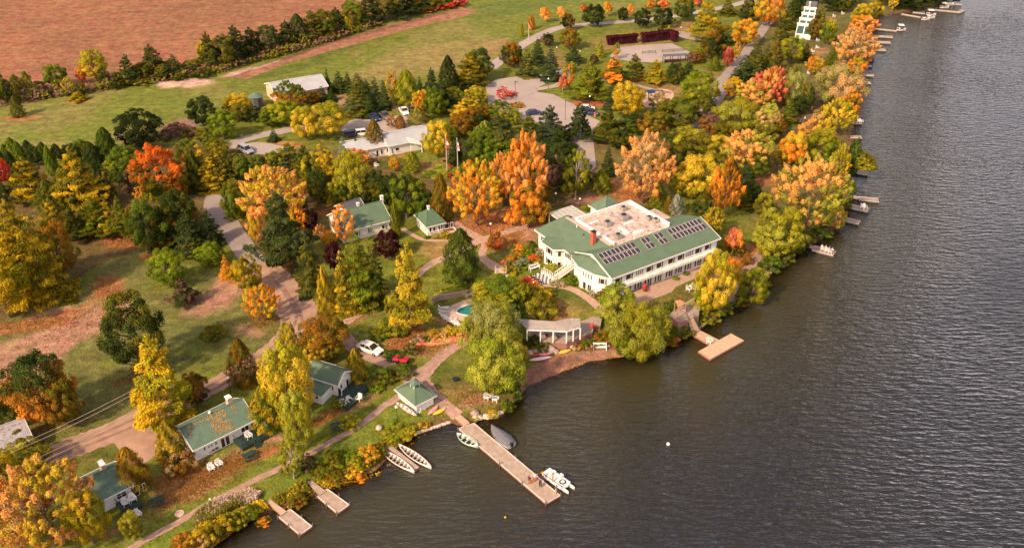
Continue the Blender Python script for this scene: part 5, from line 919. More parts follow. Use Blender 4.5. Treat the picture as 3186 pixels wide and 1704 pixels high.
gable(hs_, L, 9.2, 2.9, 2.5, ridge=.55); chimney(hs_, L - 5.5, 5.2, 4.6, 6.1, 'trim', .5, .5); chimney(hs_, L + .3, 5.6, 1.4, 6.2, 'trim', .6, .6)
wallwins(hs_, (0, .4), (L, .4), 0, [(1.6, .8, .9, 1.2, 'one'), (3.4, .8, .9, 1.2, 'one'), (6.2, .5, .9, 1.3, 'one'), (9.6, .8, 1.0, 1.1, 'one'), (11.3, .8, 1.0, 1.1, 'one'), (12.3, .5, 1.0, 1.1, 'one')], 1)
wallwins(hs_, (.35, 9), (.35, .4), 0, [(2, .9, .9, 1.2, 'one'), (4.5, 1.2, .9, 1.2, 'two'), (7, .9, .9, 1.2, 'one')], 2)
h2, L = site('house', (1078, 668), (1140, 648), 2.6, 'teal roofed house showing behind the orange leafed house', 'house'); gable(h2, L, 5.5, 2.6, 1.6, roofm='silo')
sq, L = site('cottage', (1326, 707), (1388, 692), 2.5, 'small square white cottage with green hipped roof beside the cedar'); D_ = 6.8
hip(sq, L, D_, 2.5, 2.3, roofm='roof_dark', ridge_len=1.2); chimney(sq, L * .45, D_ * .5, 4.4, 5.5, 'trim', .45, .45)
wallwins(sq, (0, .45), (L, .45), 0, [(1.1, .6, .8, 1.2, 'one'), (2.0, .6, .8, 1.2, 'one'), (3.2, .5, .8, 1.2, 'one'), (3.8, .5, .8, 1.2, 'one'), (5.0, 1.1, .7, 1.3, 'one'), (6.2, .7, .7, 1.3, 'one')]); wallwins(sq, (.45, D_), (.45, .45), 0, [(5.5, .5, .9, 1.0, 'one'), (3, .5, .9, 1.0, 'one')])
b = MB(); b.box(1, -1.2, -.4, L + 2.0, .449, .05); b.box(1, -1.2, .051, L + 2, -1.1, .75); b.box(L + 1.9, -1.099, .051, L + 2, 1.5, .75); b.build('porch_wall', M['white'], sq)
ht, L = site('kayak_hut', (1292, 1263), (1359, 1229), 2.2, 'square white hut with green pyramid roof and cupola by the long dock', 'hut'); D_ = 6.0
hip(ht, L, D_, 2.2, 1.5, ridge_len=.05)
c = MB(); cx, cy = L / 2, D_ / 2
for dx in (-.5, .5):
    for dy in (-.5, .5): c.bar((cx + dx, cy + dy, 3.2), (cx + dx, cy + dy, 4.2), .12)
c.build('cupola_post', M['trim'], ht); c = MB(); e_ = .8
for a, b_ in (((-e_, -e_), (e_, -e_)), ((e_, -e_), (e_, e_)), ((e_, e_), (-e_, e_)), ((-e_, e_), (-e_, -e_))): c.quad((cx + a[0], cy + a[1], 4.2), (cx + b_[0], cy + b_[1], 4.2), (cx, cy, 4.75))
c.quad((cx - e_, cy - e_, 4.19), (cx - e_, cy + e_, 4.19), (cx + e_, cy + e_, 4.19), (cx + e_, cy - e_, 4.19)); c.build('cupola_roof', M['roof_old'], ht)
wallwins(ht, (.45, .45), (L - .45, .45), 0, [(.5, .5, 1.75, .3, 'one'), (1.15, .5, 1.75, .3, 'one'), (2.1, .7, 1.75, .3, 'one'), (3.0, .7, 1.75, .3, 'one'), (3.9, .7, 1.75, .3, 'one')])
b = MB()
for i in range(5): x = .5 + i * (L - 1.0) / 4; b.box(x - .04, .38, -.3, x + .04, .449, 2.1)
b.build('door_frame', M['trim'], ht)
bn, L = site('barn', (858, 297), (1022, 268), 3.6, 'long barn with pale metal roof and peach gable wall beside the golf green', 'barn')
gable(bn, L, 11.5, 3.6, 1.9, 'beige', 'metalroof'); MB().tube([(3.8, 5, 4.6), (3.8, 5, 6.2), (3.8, 5, 6.21), (3.8, 5, 6.35)], [.14, .14, .42, .3], 8).build('flue', M['silo'], bn)
MB().bar((13, 6.2, 5.5), (14.5, 6.2, 5.6), .5, .25).build('ridge_vent', M['silo'], bn); vent(bn, 3.4, 3.8, 4.9, .2, .5); rb = MB()
for i in range(1, 30): x = i * L / 30; rb.bar((x, .02, 3.66), (x, 5.7, 3.66 + 1.89 * .99), .05, .05)
rb.build('roof_ribs', M['metalroof'], bn, kind='stuff')
so = empty('feed_shed', G(800, 330), .5, 'small round grey shed with green cone roof at the barn corner', 'shed'); MB().tube([(0, 0, -.3), (0, 0, 3.0)], 1.9, 10).build('wall', M['silo'], so); MB().tube([(0, 0, 3.0), (0, 0, 4.1)], [2.2, .1], 10).build('roof', M['roof_old'], so)
of, L = site('office', (1084, 475), (1212, 452), 2.8, 'low white office wing with pale metal roof behind the brown cedar', 'office'); gable(of, L, 7.5, 2.8, 1.4, roofm='metalroof'); wallwins(of, (0, .4), (L, .4), 0, [(3, .9, .8, 1.1, 'one'), (7.6, .7, .0, 1.9, 'door'), (8.8, .7, .5, 1.4, 'one'), (10.5, .9, .8, 1.1, 'one')], 0); vent(of, 3, 3.6, 4.2, .3, .4, 'black')
of2, L = site('office', (1207, 456), (1345, 428), 2.8, 'white office wing with ribbed metal roof next to the flagpoles', 'office'); gable(of2, L, 9, 2.8, 1.7, roofm='metalroof'); wallwins(of2, (0, .4), (L, .4), 0, [(1.2, .5, .4, 1.5, 'one'), (2.6, 1.1, .9, 1.0, 'one'), (9.5, .7, .0, 1.9, 'door'), (11, 1.0, .9, 1.0, 'one')]); rb = MB()
for i in range(1, 22): x = i * L / 22; rb.bar((x, .02, 2.86), (x, 4.45, 2.86 + 1.68), .05, .05)
rb.build('roof_ribs', M['metalroof'], of2, kind='stuff'); rb = MB()
for i in range(9): rb.bar((5.5 + i * .38, -1.8, 2.9 - .14 * i + .35), (5.5 + i * .38, .9, 3.5 - .14 * i + .35), .16, .08)
rb.build('portico_slat', M['trim'], of2); rb = MB()
for x in (5.6, 8.6): rb.bar((x, -1.7, -.3), (x, -1.7, 2.5), .22)
rb.build('portico_post', M['trim'], of2)
# steep row house far away
g0 = G(2497, 122); g1_ = G(2514, 78); rw = empty('row_house', g0, math.atan2(g1_.y - g0.y, g1_.x - g0.x), 'steep white row house of stepped teal glazed gables among the far trees', 'row house')
for i in range(4):
    x_ = i * 4.3; z0, z1 = 1.4 + i * .8, 3.8 + i * .8; ya, yb = -2.5 + .2 * i, 2.7 - .2 * i
    MB().prism([(x_, ya), (x_ + 4.0, ya), (x_ + 4.0, yb), (x_, yb)], -.5, [z0, z1, z1, z0]).build('wall', M['white'], rw)
    MB().box(x_ + 3.5, ya - .2, z1 + .003, x_ + 4.25, yb + .2, z1 + .55).build('parapet', M['trim'], rw)
    for (a, b_) in ((ya + .25, (ya + yb) / 2 - .18), ((ya + yb) / 2 + .18, yb - .25)):
        sl_ = (z1 - z0) / 4.0; MB().slab([(x_ + .4, a, z0 + .4 * sl_ + .1), (x_ + 3.4, a, z0 + 3.4 * sl_ + .1), (x_ + 3.4, b_, z0 + 3.4 * sl_ + .1), (x_ + .4, b_, z0 + .4 * sl_ + .1)], .08).build('roof_glazing', M['roof_teal'], rw)
q_ = MB(); q_.box(17.6, -1.9, -.5, 22, 1.9, 7.6); q_.build('dark_gable', M['silo'], rw); chimney(rw, 17.0, .4, 5, 8.4, 'beige', .6, .6)
# rusty shed at the left edge
sh_, L = site('shed', (-8, 1408), (104, 1365), 2.2, 'old shed with rust streaked metal roof at the left edge', 'shed'); gable(sh_, L, 5.2, 2.2, 1.2, 'silo', 'rusty', ridge=.9); rr_ = random.Random(4); q_ = MB()
for i in range(26):
    x = rr_.uniform(.2, L - .6); y = rr_.uniform(.2, 4.2); z = 2.2 + y * 1.2 / 4.68 + .006 + i * .0004; a = rr_.uniform(.15, .6); b_ = rr_.uniform(.06, .2)
    if rr_.random() < .4: a, b_ = b_ * .7, a
    q_.quad((x, y, z), (x + a, y, z), (x + a, y + b_, z + b_ * .2564), (x, y + b_, z + b_ * .2564))
q_.build('rust_patches', M['rust'], sh_, kind='stuff'); wp = MB()
# ------------------------------------------------------------------ docks and decks
def boards(root, poly, z, m, horiz=None, step=.28, thick=.05):
    """planking across a quad deck: poly = 4 local corners, boards run from side 0-1 ... to side 3-2"""
    a, b, c, d = [Vector((p[0], p[1])) for p in poly]; L = max((d - a).length, (c - b).length); n_ = max(2, int(L / step)); mb = MB(); rr = random.Random(int(L * 100))
    for i in range(n_):
        t0 = i / n_; t1 = (i + .9) / n_; zz = z + rr.uniform(-.008, .008); p = [a.lerp(d, t0), b.lerp(c, t0), b.lerp(c, t1), a.lerp(d, t1)]
        mb.prism([tuple(q) for q in p], zz - thick, zz)
    return mb.build('planking', M[m], root, kind='stuff')
def dock(name, px4, z, label, m='deckd', group=None, edge=True, name_cat='dock', step=.28):
    w4 = [P(p[0], p[1], z) for p in px4]; c = sum(w4, Vector()) / 4; rt = empty(name, (c.x, c.y, z), 0, label, name_cat, group); q = [((v - c).x, (v - c).y) for v in w4]
    s_ = 0.5 * sum(q[i][0] * q[(i + 1) % 4][1] - q[(i + 1) % 4][0] * q[i][1] for i in range(4))
    if s_ < 0: q = [q[1], q[0], q[3], q[2]]
    inn = [(a[0] * .985, a[1] * .985) for a in q]
    MB().prism(q, -.42, -.052).build('float', M['skirt'], rt); boards(rt, inn, 0, m, step=step)
    if edge:
        e = MB()
        for i in range(4): a, b = q[i], q[(i + 1) % 4]; e.bar((a[0], a[1], .0), (b[0], b[1], .0), .14, .12)
        e.build('edge_rail', M['edge'], rt)
        for i in (0, 2) if (Vector(q[0]) - Vector(q[1])).length > (Vector(q[1]) - Vector(q[2])).length else (1, 3):
            a, b = Vector(q[i]), Vector(q[(i + 1) % 4]); k_ = max(2, int((b - a).length / 4.5)); nn = Vector(((b - a).y, -(b - a).x)).normalized() * .16
            for j in range(k_ + 1): p = a.lerp(b, j / k_) + nn; MB().tube([(p.x, p.y, -1.2), (p.x, p.y, .45)], .09, 6).build('dock_post', M['bark'], rt)
    return rt
dock('dock', [(1427, 1332), (1475, 1316), (1742, 1540), (1700, 1564)], .45, 'long plank dock reaching from the hut lawn into the lake'); dock('gangway', [(1414, 1297), (1433, 1288), (1462, 1314), (1444, 1325)], .62, 'short ramp onto the long dock', 'deckw', None, False, 'ramp')
dock('dock', [(867, 1606), (903, 1583), (970, 1636), (934, 1662)], .45, 'nearest square ended dock at the bottom left of the lake', group=None); ld_ = None
dock('gangway', [(817, 1549), (831, 1544), (893, 1590), (877, 1602)], .6, 'narrow ramp to the nearest small dock', 'deckw', None, False, 'ramp')
dock('dock', [(987, 1542), (1018, 1520), (1086, 1569), (1050, 1595)], .45, 'second small dock, just right of the nearest one'); dock('gangway', [(942, 1488), (956, 1481), (1015, 1527), (996, 1539)], .6, 'narrow ramp to the second small dock', 'deckd', None, False, 'ramp')
dock('dock', [(1205, 1391), (1221, 1387), (1305, 1452), (1291, 1461)], .4, 'narrow dock between the two big canoes', 'deckd', None, False)
dock('dock', [(2151, 1038), (2175, 1025), (2238, 1057), (2208, 1071)], .5, 'walkway leading out to the wide T shaped dock', 'deckw', None, False, 'walkway'); dock('dock', [(2172, 1092), (2210, 1117), (2316, 1058), (2275, 1036)], .52, 'wide pale T shaped swimming dock below the lodge', 'deckw', None, False, step=.24)
def ldock(a, b, w, label, z=.45, m='deck', grp=None):
    A_ = P(a[0], a[1], z); B_ = P(b[0], b[1], z); d = (B_ - A_).normalized(); nn = Vector((-d.y, d.x, 0)) * w / 2; c = (A_ + B_) / 2; rt = empty('dock', (c.x, c.y, z), 0, label, 'dock', grp)
    q = [((v - c).x, (v - c).y) for v in (A_ - nn, B_ - nn, B_ + nn, A_ + nn)]; MB().prism(q, -.4, -.052).build('float', M['silo'], rt); boards(rt, [q[0], q[3], q[2], q[1]][::1] if False else [q[3], q[0], q[1], q[2]], 0, m, step=.4)
    e = MB(); e.bar((q[0][0], q[0][1], 0), (q[1][0], q[1][1], 0), .12, .1); e.bar((q[3][0], q[3][1], 0), (q[2][0], q[2][1], 0), .12, .1); e.build('edge_rail', M['edge'], rt); return rt
GD = 'docks along the right shore'
for a, b, w, l in (((2672, 617), (2734, 623), 1.9, 'empty dock topmost of the three below the leaning tree'), ((2622, 604), (2672, 616), 1.0, 'thin ramp to the topmost of the three middle docks'), ((2636, 639), (2704, 654), 2.1, 'dock with two white chairs, middle of three'), ((2600, 675), (2675, 693), 1.9, 'empty dock lowest of the three beside the big maple'),
    ((2505, 758), (2532, 771), .9, 'thin ramp to the dock with seated people'), ((2530, 771), (2597, 789), 2.2, 'dock crowded with chairs and seated people near the lodge'), ((2660, 534), (2701, 540), 2.0, 'dock just under the leaning tree'), ((2652, 470), (2673, 472), 1.9, 'short dock right above the leaning tree'),
    ((2645, 426), (2681, 427), 1.4, 'thin dark dock above the leaning tree'), ((2640, 381), (2681, 383), 1.4, 'thin dark dock carrying two tiny white chairs'), ((2672, 257), (2709, 258), 1.5, 'pale dock by the tan willow'), ((2675, 232), (2719, 235), 1.5, 'dark sided dock above the tan willow'), ((2690, 205), (2712, 206), 1.2, 'very short dock below the navy boat'),
    ((2700, 153), (2756, 156), 1.8, 'grey dock third below the long boat dock'), ((2700, 130), (2771, 133), 1.8, 'grey dock second below the long boat dock'), ((2700, 111), (2778, 116), 1.8, 'grey dock first below the long boat dock'), ((2700, 88), (2790, 97), 1.2, 'long thin dock ending at a canopied white boat'),
    ((2805, 44), (2866, 55), 1.2, 'thin dock slanting from the far cove'), ((2840, 39), (2912, 46), 1.2, 'second thin dock in the far cove'), ((2896, 30), (2986, 39), 1.4, 'longest far dock at the top of the lake'), ((2984, 39), (2998, 32), 1.4, 'angled end of the longest far dock'), ((2930, 11), (2992, 15), 1.4, 'topmost dock on the lake')):
    ldock(a, b, w, l, grp=GD)
# ------------------------------------------------------------------ big deck with white pergola
def polydeck(name, px, z, label, m='deck', side='skirt', depth=1.6, cat='deck', step=.3, ang=0):
    w4 = [P(p[0], p[1], z) for p in px]; c = sum(w4, Vector()) / len(w4); rt = empty(name, (c.x, c.y, z), 0, label, cat); q = [((v - c).x, (v - c).y) for v in w4]
    s_ = sum(q[i][0] * q[(i + 1) % len(q)][1] - q[(i + 1) % len(q)][0] * q[i][1] for i in range(len(q)))
    if s_ < 0: q = q[::-1]
    MB().prism(q, -depth, -.1).build('deck_frame', M[side], rt); MB().prism([(a[0] * 1.005, a[1] * 1.005) for a in q], -.098, 0).build('deck_floor', M[m], rt); return rt, c, q
DZ = 2.5
pd, pc, pq = polydeck('deck', [(1640, 1040), (1687, 1061), (1763, 1066), (1844, 1031), (1848, 1015), (1868, 1012), (1874, 984), (1848, 983), (1812, 998), (1770, 1010), (1727, 1016), (1650, 1012)], DZ, 'grey deck above the beach carrying the white pergola', depth=1.9)
pr = empty('pergola', (pc.x, pc.y, DZ), 0, 'long bent white pergola standing on the deck above the beach', 'pergola')
bk = [P(*p, DZ + 2.5) for p in ((1608, 995), (1725, 1003), (1773, 993), (1804, 994))]; fr_ = [P(*p, DZ + 2.5) for p in ((1640, 1026), (1763, 1031), (1784, 1025), (1806, 1019))]
loc_ = lambda v: (v.x - pc.x, v.y - pc.y, v.z - DZ)
bm_ = MB()
for a in (bk, fr_):
    for i in range(3): bm_.bar(loc_(a[i]), loc_(a[i + 1]), .14, .24)
bm_.build('beam', M['trim'], pr); rf = MB()
for i in range(3):
    n_ = (34, 12, 8)[i]
    for j in range(n_): t_ = j / n_; rf.bar(loc_(bk[i].lerp(bk[i + 1], t_) + Vector((0, 0, .2))), loc_(fr_[i].lerp(fr_[i + 1], t_) + Vector((0, 0, .2))), .11, .14)
rf.build('rafters', M['lattice'], pr, kind='stuff'); rf = MB()
for j in range(1, 11): t_ = j / 11; pts = [loc_(b_.lerp(f_, t_) + Vector((0, 0, .32))) for b_, f_ in zip(bk, fr_)]; [rf.bar(pts[i], pts[i + 1], .13, .05) for i in range(3)]
rf.build('lattice', M['lattice'], pr, kind='stuff')
for v in (fr_[0], fr_[0].lerp(fr_[1], .34), fr_[0].lerp(fr_[1], .66), fr_[1], fr_[2], fr_[3], bk[0], bk[0].lerp(bk[1], .35), bk[0].lerp(bk[1], .7), bk[1], bk[2], bk[3]): MB().bar((v.x - pc.x, v.y - pc.y, 0), loc_(v + Vector((0, 0, -.1))), .22).build('post', M['trim'], pr)
dz2 = 3.0
gd, gc, gq = polydeck('deck', [(2079, 979), (2114, 1003), (2175, 980), (2175, 942), (2178, 917), (2168, 920), (2134, 940), (2103, 962)], dz2, 'pale deck with the cedar gazebo above the T shaped dock', depth=2.6)
ra = MB(); q = gq
def rail(rt, pts, z=0, h=.95, m='metal', n_=None):
    a_ = MB()
    for i in range(len(pts) - 1):
        p, s = Vector((*pts[i], z)), Vector((*pts[i + 1], z)); k_ = max(1, int((s - p).length / 1.4)); a_.bar(p + Vector((0, 0, h)), s + Vector((0, 0, h)), .06); a_.bar(p + Vector((0, 0, h * .5)), s + Vector((0, 0, h * .5)), .03)
        for j in range(k_ + 1): t_ = p.lerp(s, j / k_); a_.bar(t_, t_ + Vector((0, 0, h)), .06)
    a_.build('railing', M[m], rt)
gl_ = lambda px, py: (P(px, py, dz2) - gc).xy
rail(gd, [gl_(2114, 1003), gl_(2135, 994)]); rail(gd, [gl_(2156, 987), gl_(2175, 980), gl_(2175, 942), gl_(2178, 918)])
gz = empty('gazebo', P(2113, 962, dz2), 0, 'small orange cedar gazebo frame on the pale deck', 'gazebo'); gb_ = Vector((gz.location.x, gz.location.y)); tp_ = [P(*p, dz2 + 2.5) for p in ((2101, 934), (2117, 932), (2134, 943), (2110, 957))]; gl2 = lambda v: (v.x - gb_.x, v.y - gb_.y, v.z - dz2)
a_ = MB(); a_.slab([gl2(v) for v in (tp_[3], tp_[2], tp_[1], tp_[0])], .16); a_.build('roof', M['wood'], gz)
for v in tp_: MB().bar((v.x - gb_.x, v.y - gb_.y, 0), gl2(v + Vector((0, 0, -.16))), .14).build('post', M['wood'], gz)
# stair down to the T dock
sa, sb, sc_, sd_ = P(2136, 988, dz2), P(2156, 986, dz2), P(2176, 1027, .6), P(2153, 1036, .6); st = empty('staircase', (sa + sb) / 2, 0, 'wooden staircase descending from the gazebo deck to the T dock', 'stairs'); o0 = st.location.copy(); a_ = MB(); ns = 13
for i in range(ns):
    t_ = (i + .5) / ns; p = sa.lerp(sd_, t_) - o0; q_ = sb.lerp(sc_, t_) - o0; d_ = (sd_ - sa).normalized(); d_.z = 0; p.z = q_.z = (dz2 + (.6 - dz2) * t_) - o0.z; a_.bar(p, q_, .34, .07)
a_.build('tread', M['deckw'], st); a_ = MB()
for u, v in ((sa, sd_), (sb, sc_)):
    a_.bar(u - o0, v - o0, .07, .24); a_.bar(u - o0 + Vector((0, 0, .9)), v - o0 + Vector((0, 0, .9)), .06)
    for j in range(5): t_ = u.lerp(v, j / 4) - o0; a_.bar(t_, t_ + Vector((0, 0, .9)), .06)
a_.build('railing', M['tgreen'], st)
p3, c3, q3 = polydeck('patio', [(2280, 852), (2317, 853), (2292, 910), (2244, 928), (2252, 900)], 2.8, 'raised grey patio beside the water behind the yellow tree', 'lot', 'rock', 2.5, 'patio'); gl3 = lambda px, py: (P(px, py, 2.8) - c3).xy; rail(p3, [gl3(2317, 853), gl3(2292, 910), gl3(2244, 928)])
# ------------------------------------------------------------------ stones
def rockmesh(seed):
    rr = random.Random(seed); b = MB().ball((0, 0, 0), 1, 8); b.v = [(x * rr.uniform(.82, 1.15), y * rr.uniform(.82, 1.15), z * rr.uniform(.8, 1.1)) for x, y, z in b.v]; return b.mesh('boulder', M['rock'] if seed % 2 else M['rockp'], True)
RK = [rockmesh(i) for i in range(4)]; rr = random.Random(5)
def rock(px, py, r, label, grp, k=0, dz=0):
    g = G(px, py); o_ = bpy.data.objects.new('boulder', RK[k % 4]); C.objects.link(o_); o_.location = (g.x, g.y, g.z + r * .35 + dz); o_.scale = (r, r * rr.uniform(.8, 1.1), r * .75); o_.rotation_euler = (0, 0, rr.uniform(0, 6)); return prop(o_, label, 'boulder', grp)
for i, (px, py, r, l) in enumerate(((1709, 1092, 1.15, 'biggest round boulder under the pergola deck'), (1665, 1093, .85, 'grey boulder left of the biggest one by the red kayak'), (1690, 1092, .7, 'shaded boulder behind the red kayak'), (1729, 1096, .75, 'boulder between the pink and yellow kayaks'), (1648, 1098, .6, 'leftmost boulder behind the beach kayaks'),
    (1788, 1086, .5, 'first pale stone right of the yellow kayak'), (1797, 1088, .4, 'second pale stone right of the yellow kayak'), (1826, 1082, .42, 'lone pink stone left of the white bench'), (1841, 1081, .4, 'small stone just left of the white bench'), (1892, 1077, .5, 'stone just right of the white bench'), (1778, 1080, .5, 'stone at the deck corner above the yellow kayak'),
    (1478, 1288, .75, 'pale standing boulder beside the long dock ramp'), (1180, 1333, .6, 'flat boulder alone on the grass left of the path'), (1458, 925, .9, 'square cut boulder at the end of the pool wall'), (2434, 816, .5, 'pale rock on the bank below the big maple'))): rock(px, py, r, l, None, i)
for i, (px, py) in enumerate(((1481, 1302), (1493, 1302), (1507, 1300), (1518, 1299), (1529, 1299), (1538, 1296), (1546, 1291), (1553, 1287), (1560, 1284), (1566, 1278), (1512, 1296), (1536, 1292))): rock(px, py, rr.uniform(.38, .62), (ORD + ['last but one'])[i] + ' pale stone from the dock ramp in the row edging the shore', 'stones edging the shore', i * 2)
sg_ = [(2062, 1080), (2087, 1060), (2152, 1043), (2180, 1019), (2210, 997), (2242, 970), (2288, 940), (2340, 890), (2400, 848), (2431, 820), (2494, 776)]; rb_ = MB()
for i in range(len(sg_) - 1):
    for j in range(22):
        t_ = rr.random(); px = sg_[i][0] * (1 - t_) + sg_[i + 1][0] * t_ - rr.uniform(-1, 7); py = sg_[i][1] * (1 - t_) + sg_[i + 1][1] * t_ - rr.uniform(-2, 6); g = G(px, py); r = rr.uniform(.16, .42); rb_.ball((g.x, g.y, g.z + r * .2), (r, r * rr.uniform(.7, 1.2), r * .7), 6)
rb_.build('rock_bank', M['rock'], None, 'low bank of brown rocks along the water below the lodge', 'rocks', kind='stuff')
rb_ = MB(); p0, p1 = (1296, 1350), (1400, 1316)
for j in range(60): t_ = j / 60; g = G(p0[0] * (1 - t_) + p1[0] * t_ + rr.uniform(-1, 1), p0[1] * (1 - t_) + p1[1] * t_ - 2 + rr.uniform(-1, 1)); r = rr.uniform(.2, .34); rb_.ball((g.x, g.y, g.z + r * .4), (r * 1.4, r, r * .7), 6)
rb_.build('stone_edging', M['rockp'], None, 'white stone edging along the shore left of the long dock', 'edging', kind='stuff')
sw = empty('stone_wall', G(1404, 932), 0, 'curved grey fieldstone garden wall above the pool', 'stone wall'); bs_ = [MB().box(-.32, -.25, -.14, .32, .25, .14).mesh('stone', M['rock']), MB().box(-.24, -.25, -.14, .24, .25, .14).mesh('stone', M['rock'])]; sp = [(1348, 948), (1362, 938), (1400, 928), (1447, 918)]
gw = crom([tuple((G(*p)).xy) for p in sp], 7); sl_ = sw.location
for lv_ in range(4):
    acc = .3 * (lv_ % 2)
    for i in range(len(gw) - 1):
        a_, b_ = Vector(gw[i]), Vector(gw[i + 1]); L_ = (b_ - a_).length; k_ = max(1, round(L_ / .66))
        for j in range(k_): t_ = min(1, (j + .5 + (.3 if lv_ % 2 else 0)) / k_); p = a_.lerp(b_, t_); ob = obj('stone', bs_[(j + lv_) % 2], sw, (p.x - sl_.x, p.y - sl_.y, .14 + lv_ * .29), math.atan2((b_ - a_).y, (b_ - a_).x)); ob.location.x += rr.uniform(-.03, .03)
def hedge(px, w, h, label, m, n_=120, sd=1, ca='mg', cb='gg'):
    g = [G(*p) for p in px]; rt = empty('hedge', g[0], 0, label, 'hedge'); c = crom([(v.x - g[0].x, v.y - g[0].y) for v in g], 6); rs = np.random.RandomState(sd); N = 2600; k_ = rs.randint(0, len(c) - 1, N); t_ = rs.rand(N); cc = np.array(c); base = cc[k_] * (1 - t_)[:, None] + cc[k_ + 1] * t_[:, None]
    off = rs.uniform(-.5, .5, (N, 2)) * w; z = rs.uniform(.05, 1, N) ** .6 * h; top = rs.rand(N) < .4; z[top] = h * rs.uniform(.9, 1.02, top.sum()); P3 = np.column_stack([base + off, z]); nn = np.column_stack([off * 2 / w, np.ones(N) * .8])
    me_ = leaf_mesh('leaves', P3, nn, np.full(N, .42), rs.rand(N), rs.uniform(.3, .7, N), None, sd); lv2 = obj('leaves', me_, rt); lv2['leaf_a'] = list(PAL[ca]); lv2['leaf_b'] = list(PAL[cb]); lv2['leaf_top'] = 0.0
    mb = MB()
    for i in range(len(c) - 1): mb.bar((c[i][0], c[i][1], h * .45), (c[i + 1][0], c[i + 1][1], h * .45), w * .5, h * .8)
    mb.build('branches', M['maroon'] if ca in ('mr', 'mh') else M['tgreen'], rt); return rt
hedge([(1364, 924), (1400, 914), (1446, 904)], 1.6, 1.0, 'bright green clipped hedge behind the pool wall', None, ca='gg', cb='lg', sd=2)
hedge([(1892, 141), (1935, 137), (1978, 133)], 2.0, 3.0, 'left maroon hedge screening the hard court', None, ca='mh', cb='mr', sd=3); hedge([(1998, 134), (2040, 129), (2080, 124), (2102, 132)], 2.2, 3.3, 'right maroon hedge wrapping the court corner', None, ca='mh', cb='mr', sd=4)
# ------------------------------------------------------------------ pool
pc_ = G(1484, 965); pl = empty('swimming_pool', pc_, R(12), 'kidney shaped teal pool in a pale concrete surround below the stone wall', 'swimming pool')
def kid(rx, ry, n_=36): return [(rx * math.cos(t) * (1 + .10 * math.cos(2 * t + .5)), ry * math.sin(t) * (1 + .12 * math.sin(t + 1))) for t in [2 * math.pi * i / n_ for i in range(n_)]]
A1, A2 = kid(5.5, 3.9), kid(3.6, 2.2); n_ = len(A1); s = MB(); s.v = [(a[0], a[1], .12) for a in A1] + [(a[0], a[1], .12) for a in A2] + [(a[0], a[1], -.3) for a in A1] + [(a[0] * .99, a[1] * .99, -.6) for a in A2]
for i in range(n_): j = (i + 1) % n_; s.f += [(i, j, n_ + j, n_ + i), (i, 2 * n_ + i, 2 * n_ + j, j)]
s.build('surround', M['concrete'], pl); s = MB(); s.v = [(a[0], a[1], .11) for a in A2] + [(a[0], a[1], .09) for a in A2]
MB().prism(A2, -.05, .02).build('water', M['pool'], pl); s = MB()
for i in range(n_): s.bar((A2[i][0], A2[i][1], .12), (A2[(i + 1) % n_][0], A2[(i + 1) % n_][1], .12), .22, .08)
s.build('coping', M['trim'], pl)
# ------------------------------------------------------------------ furniture prototypes
def adirondack():
    rt = empty('lawn_chair', (0, 0, 0), 0, 'white slatted lawn chair', 'chair', 'white slatted lawn chairs'); s = MB()
    for i in range(4): s.box(-.3, -.30 + i * .15, .33 - i * .035, .3, -.17 + i * .15, .36 - i * .035)
    s.build('seat', M['trim'], rt); s = MB()
    for i in range(5): x = -.26 + i * .13; h_ = 1.02 - abs(i - 2) * .05; s.bar((x, .24, .22), (x * 1.15, .52, h_), .11, .03)
    s.build('backrest', M['trim'], rt)
    for x in (-.38, .38): s = MB(); s.box(x - .08, -.38, .56, x + .08, .42, .59); s.build('armrest', M['trim'], rt)
    for x in (-.36, .36):
        for y, h_ in ((-.32, .56), (.34, .56)): s = MB(); s.box(x - .03, y - .04, 0, x + .03, y + .04, h_); s.build('leg', M['trim'], rt)
    return rt
first = {}
def put(kind, maker, px, py, rz, label, z=None, grp=None, s=1.0):
    g = G(px, py) if z is None else P(px, py, z); isf = kind not in first
    if isf: first[kind] = maker()
    return place(first[kind], isf, g, rz, label, grp, (s, s, s) if s != 1 else None)
GA = 'white slatted lawn chairs'; CF = R(-35)
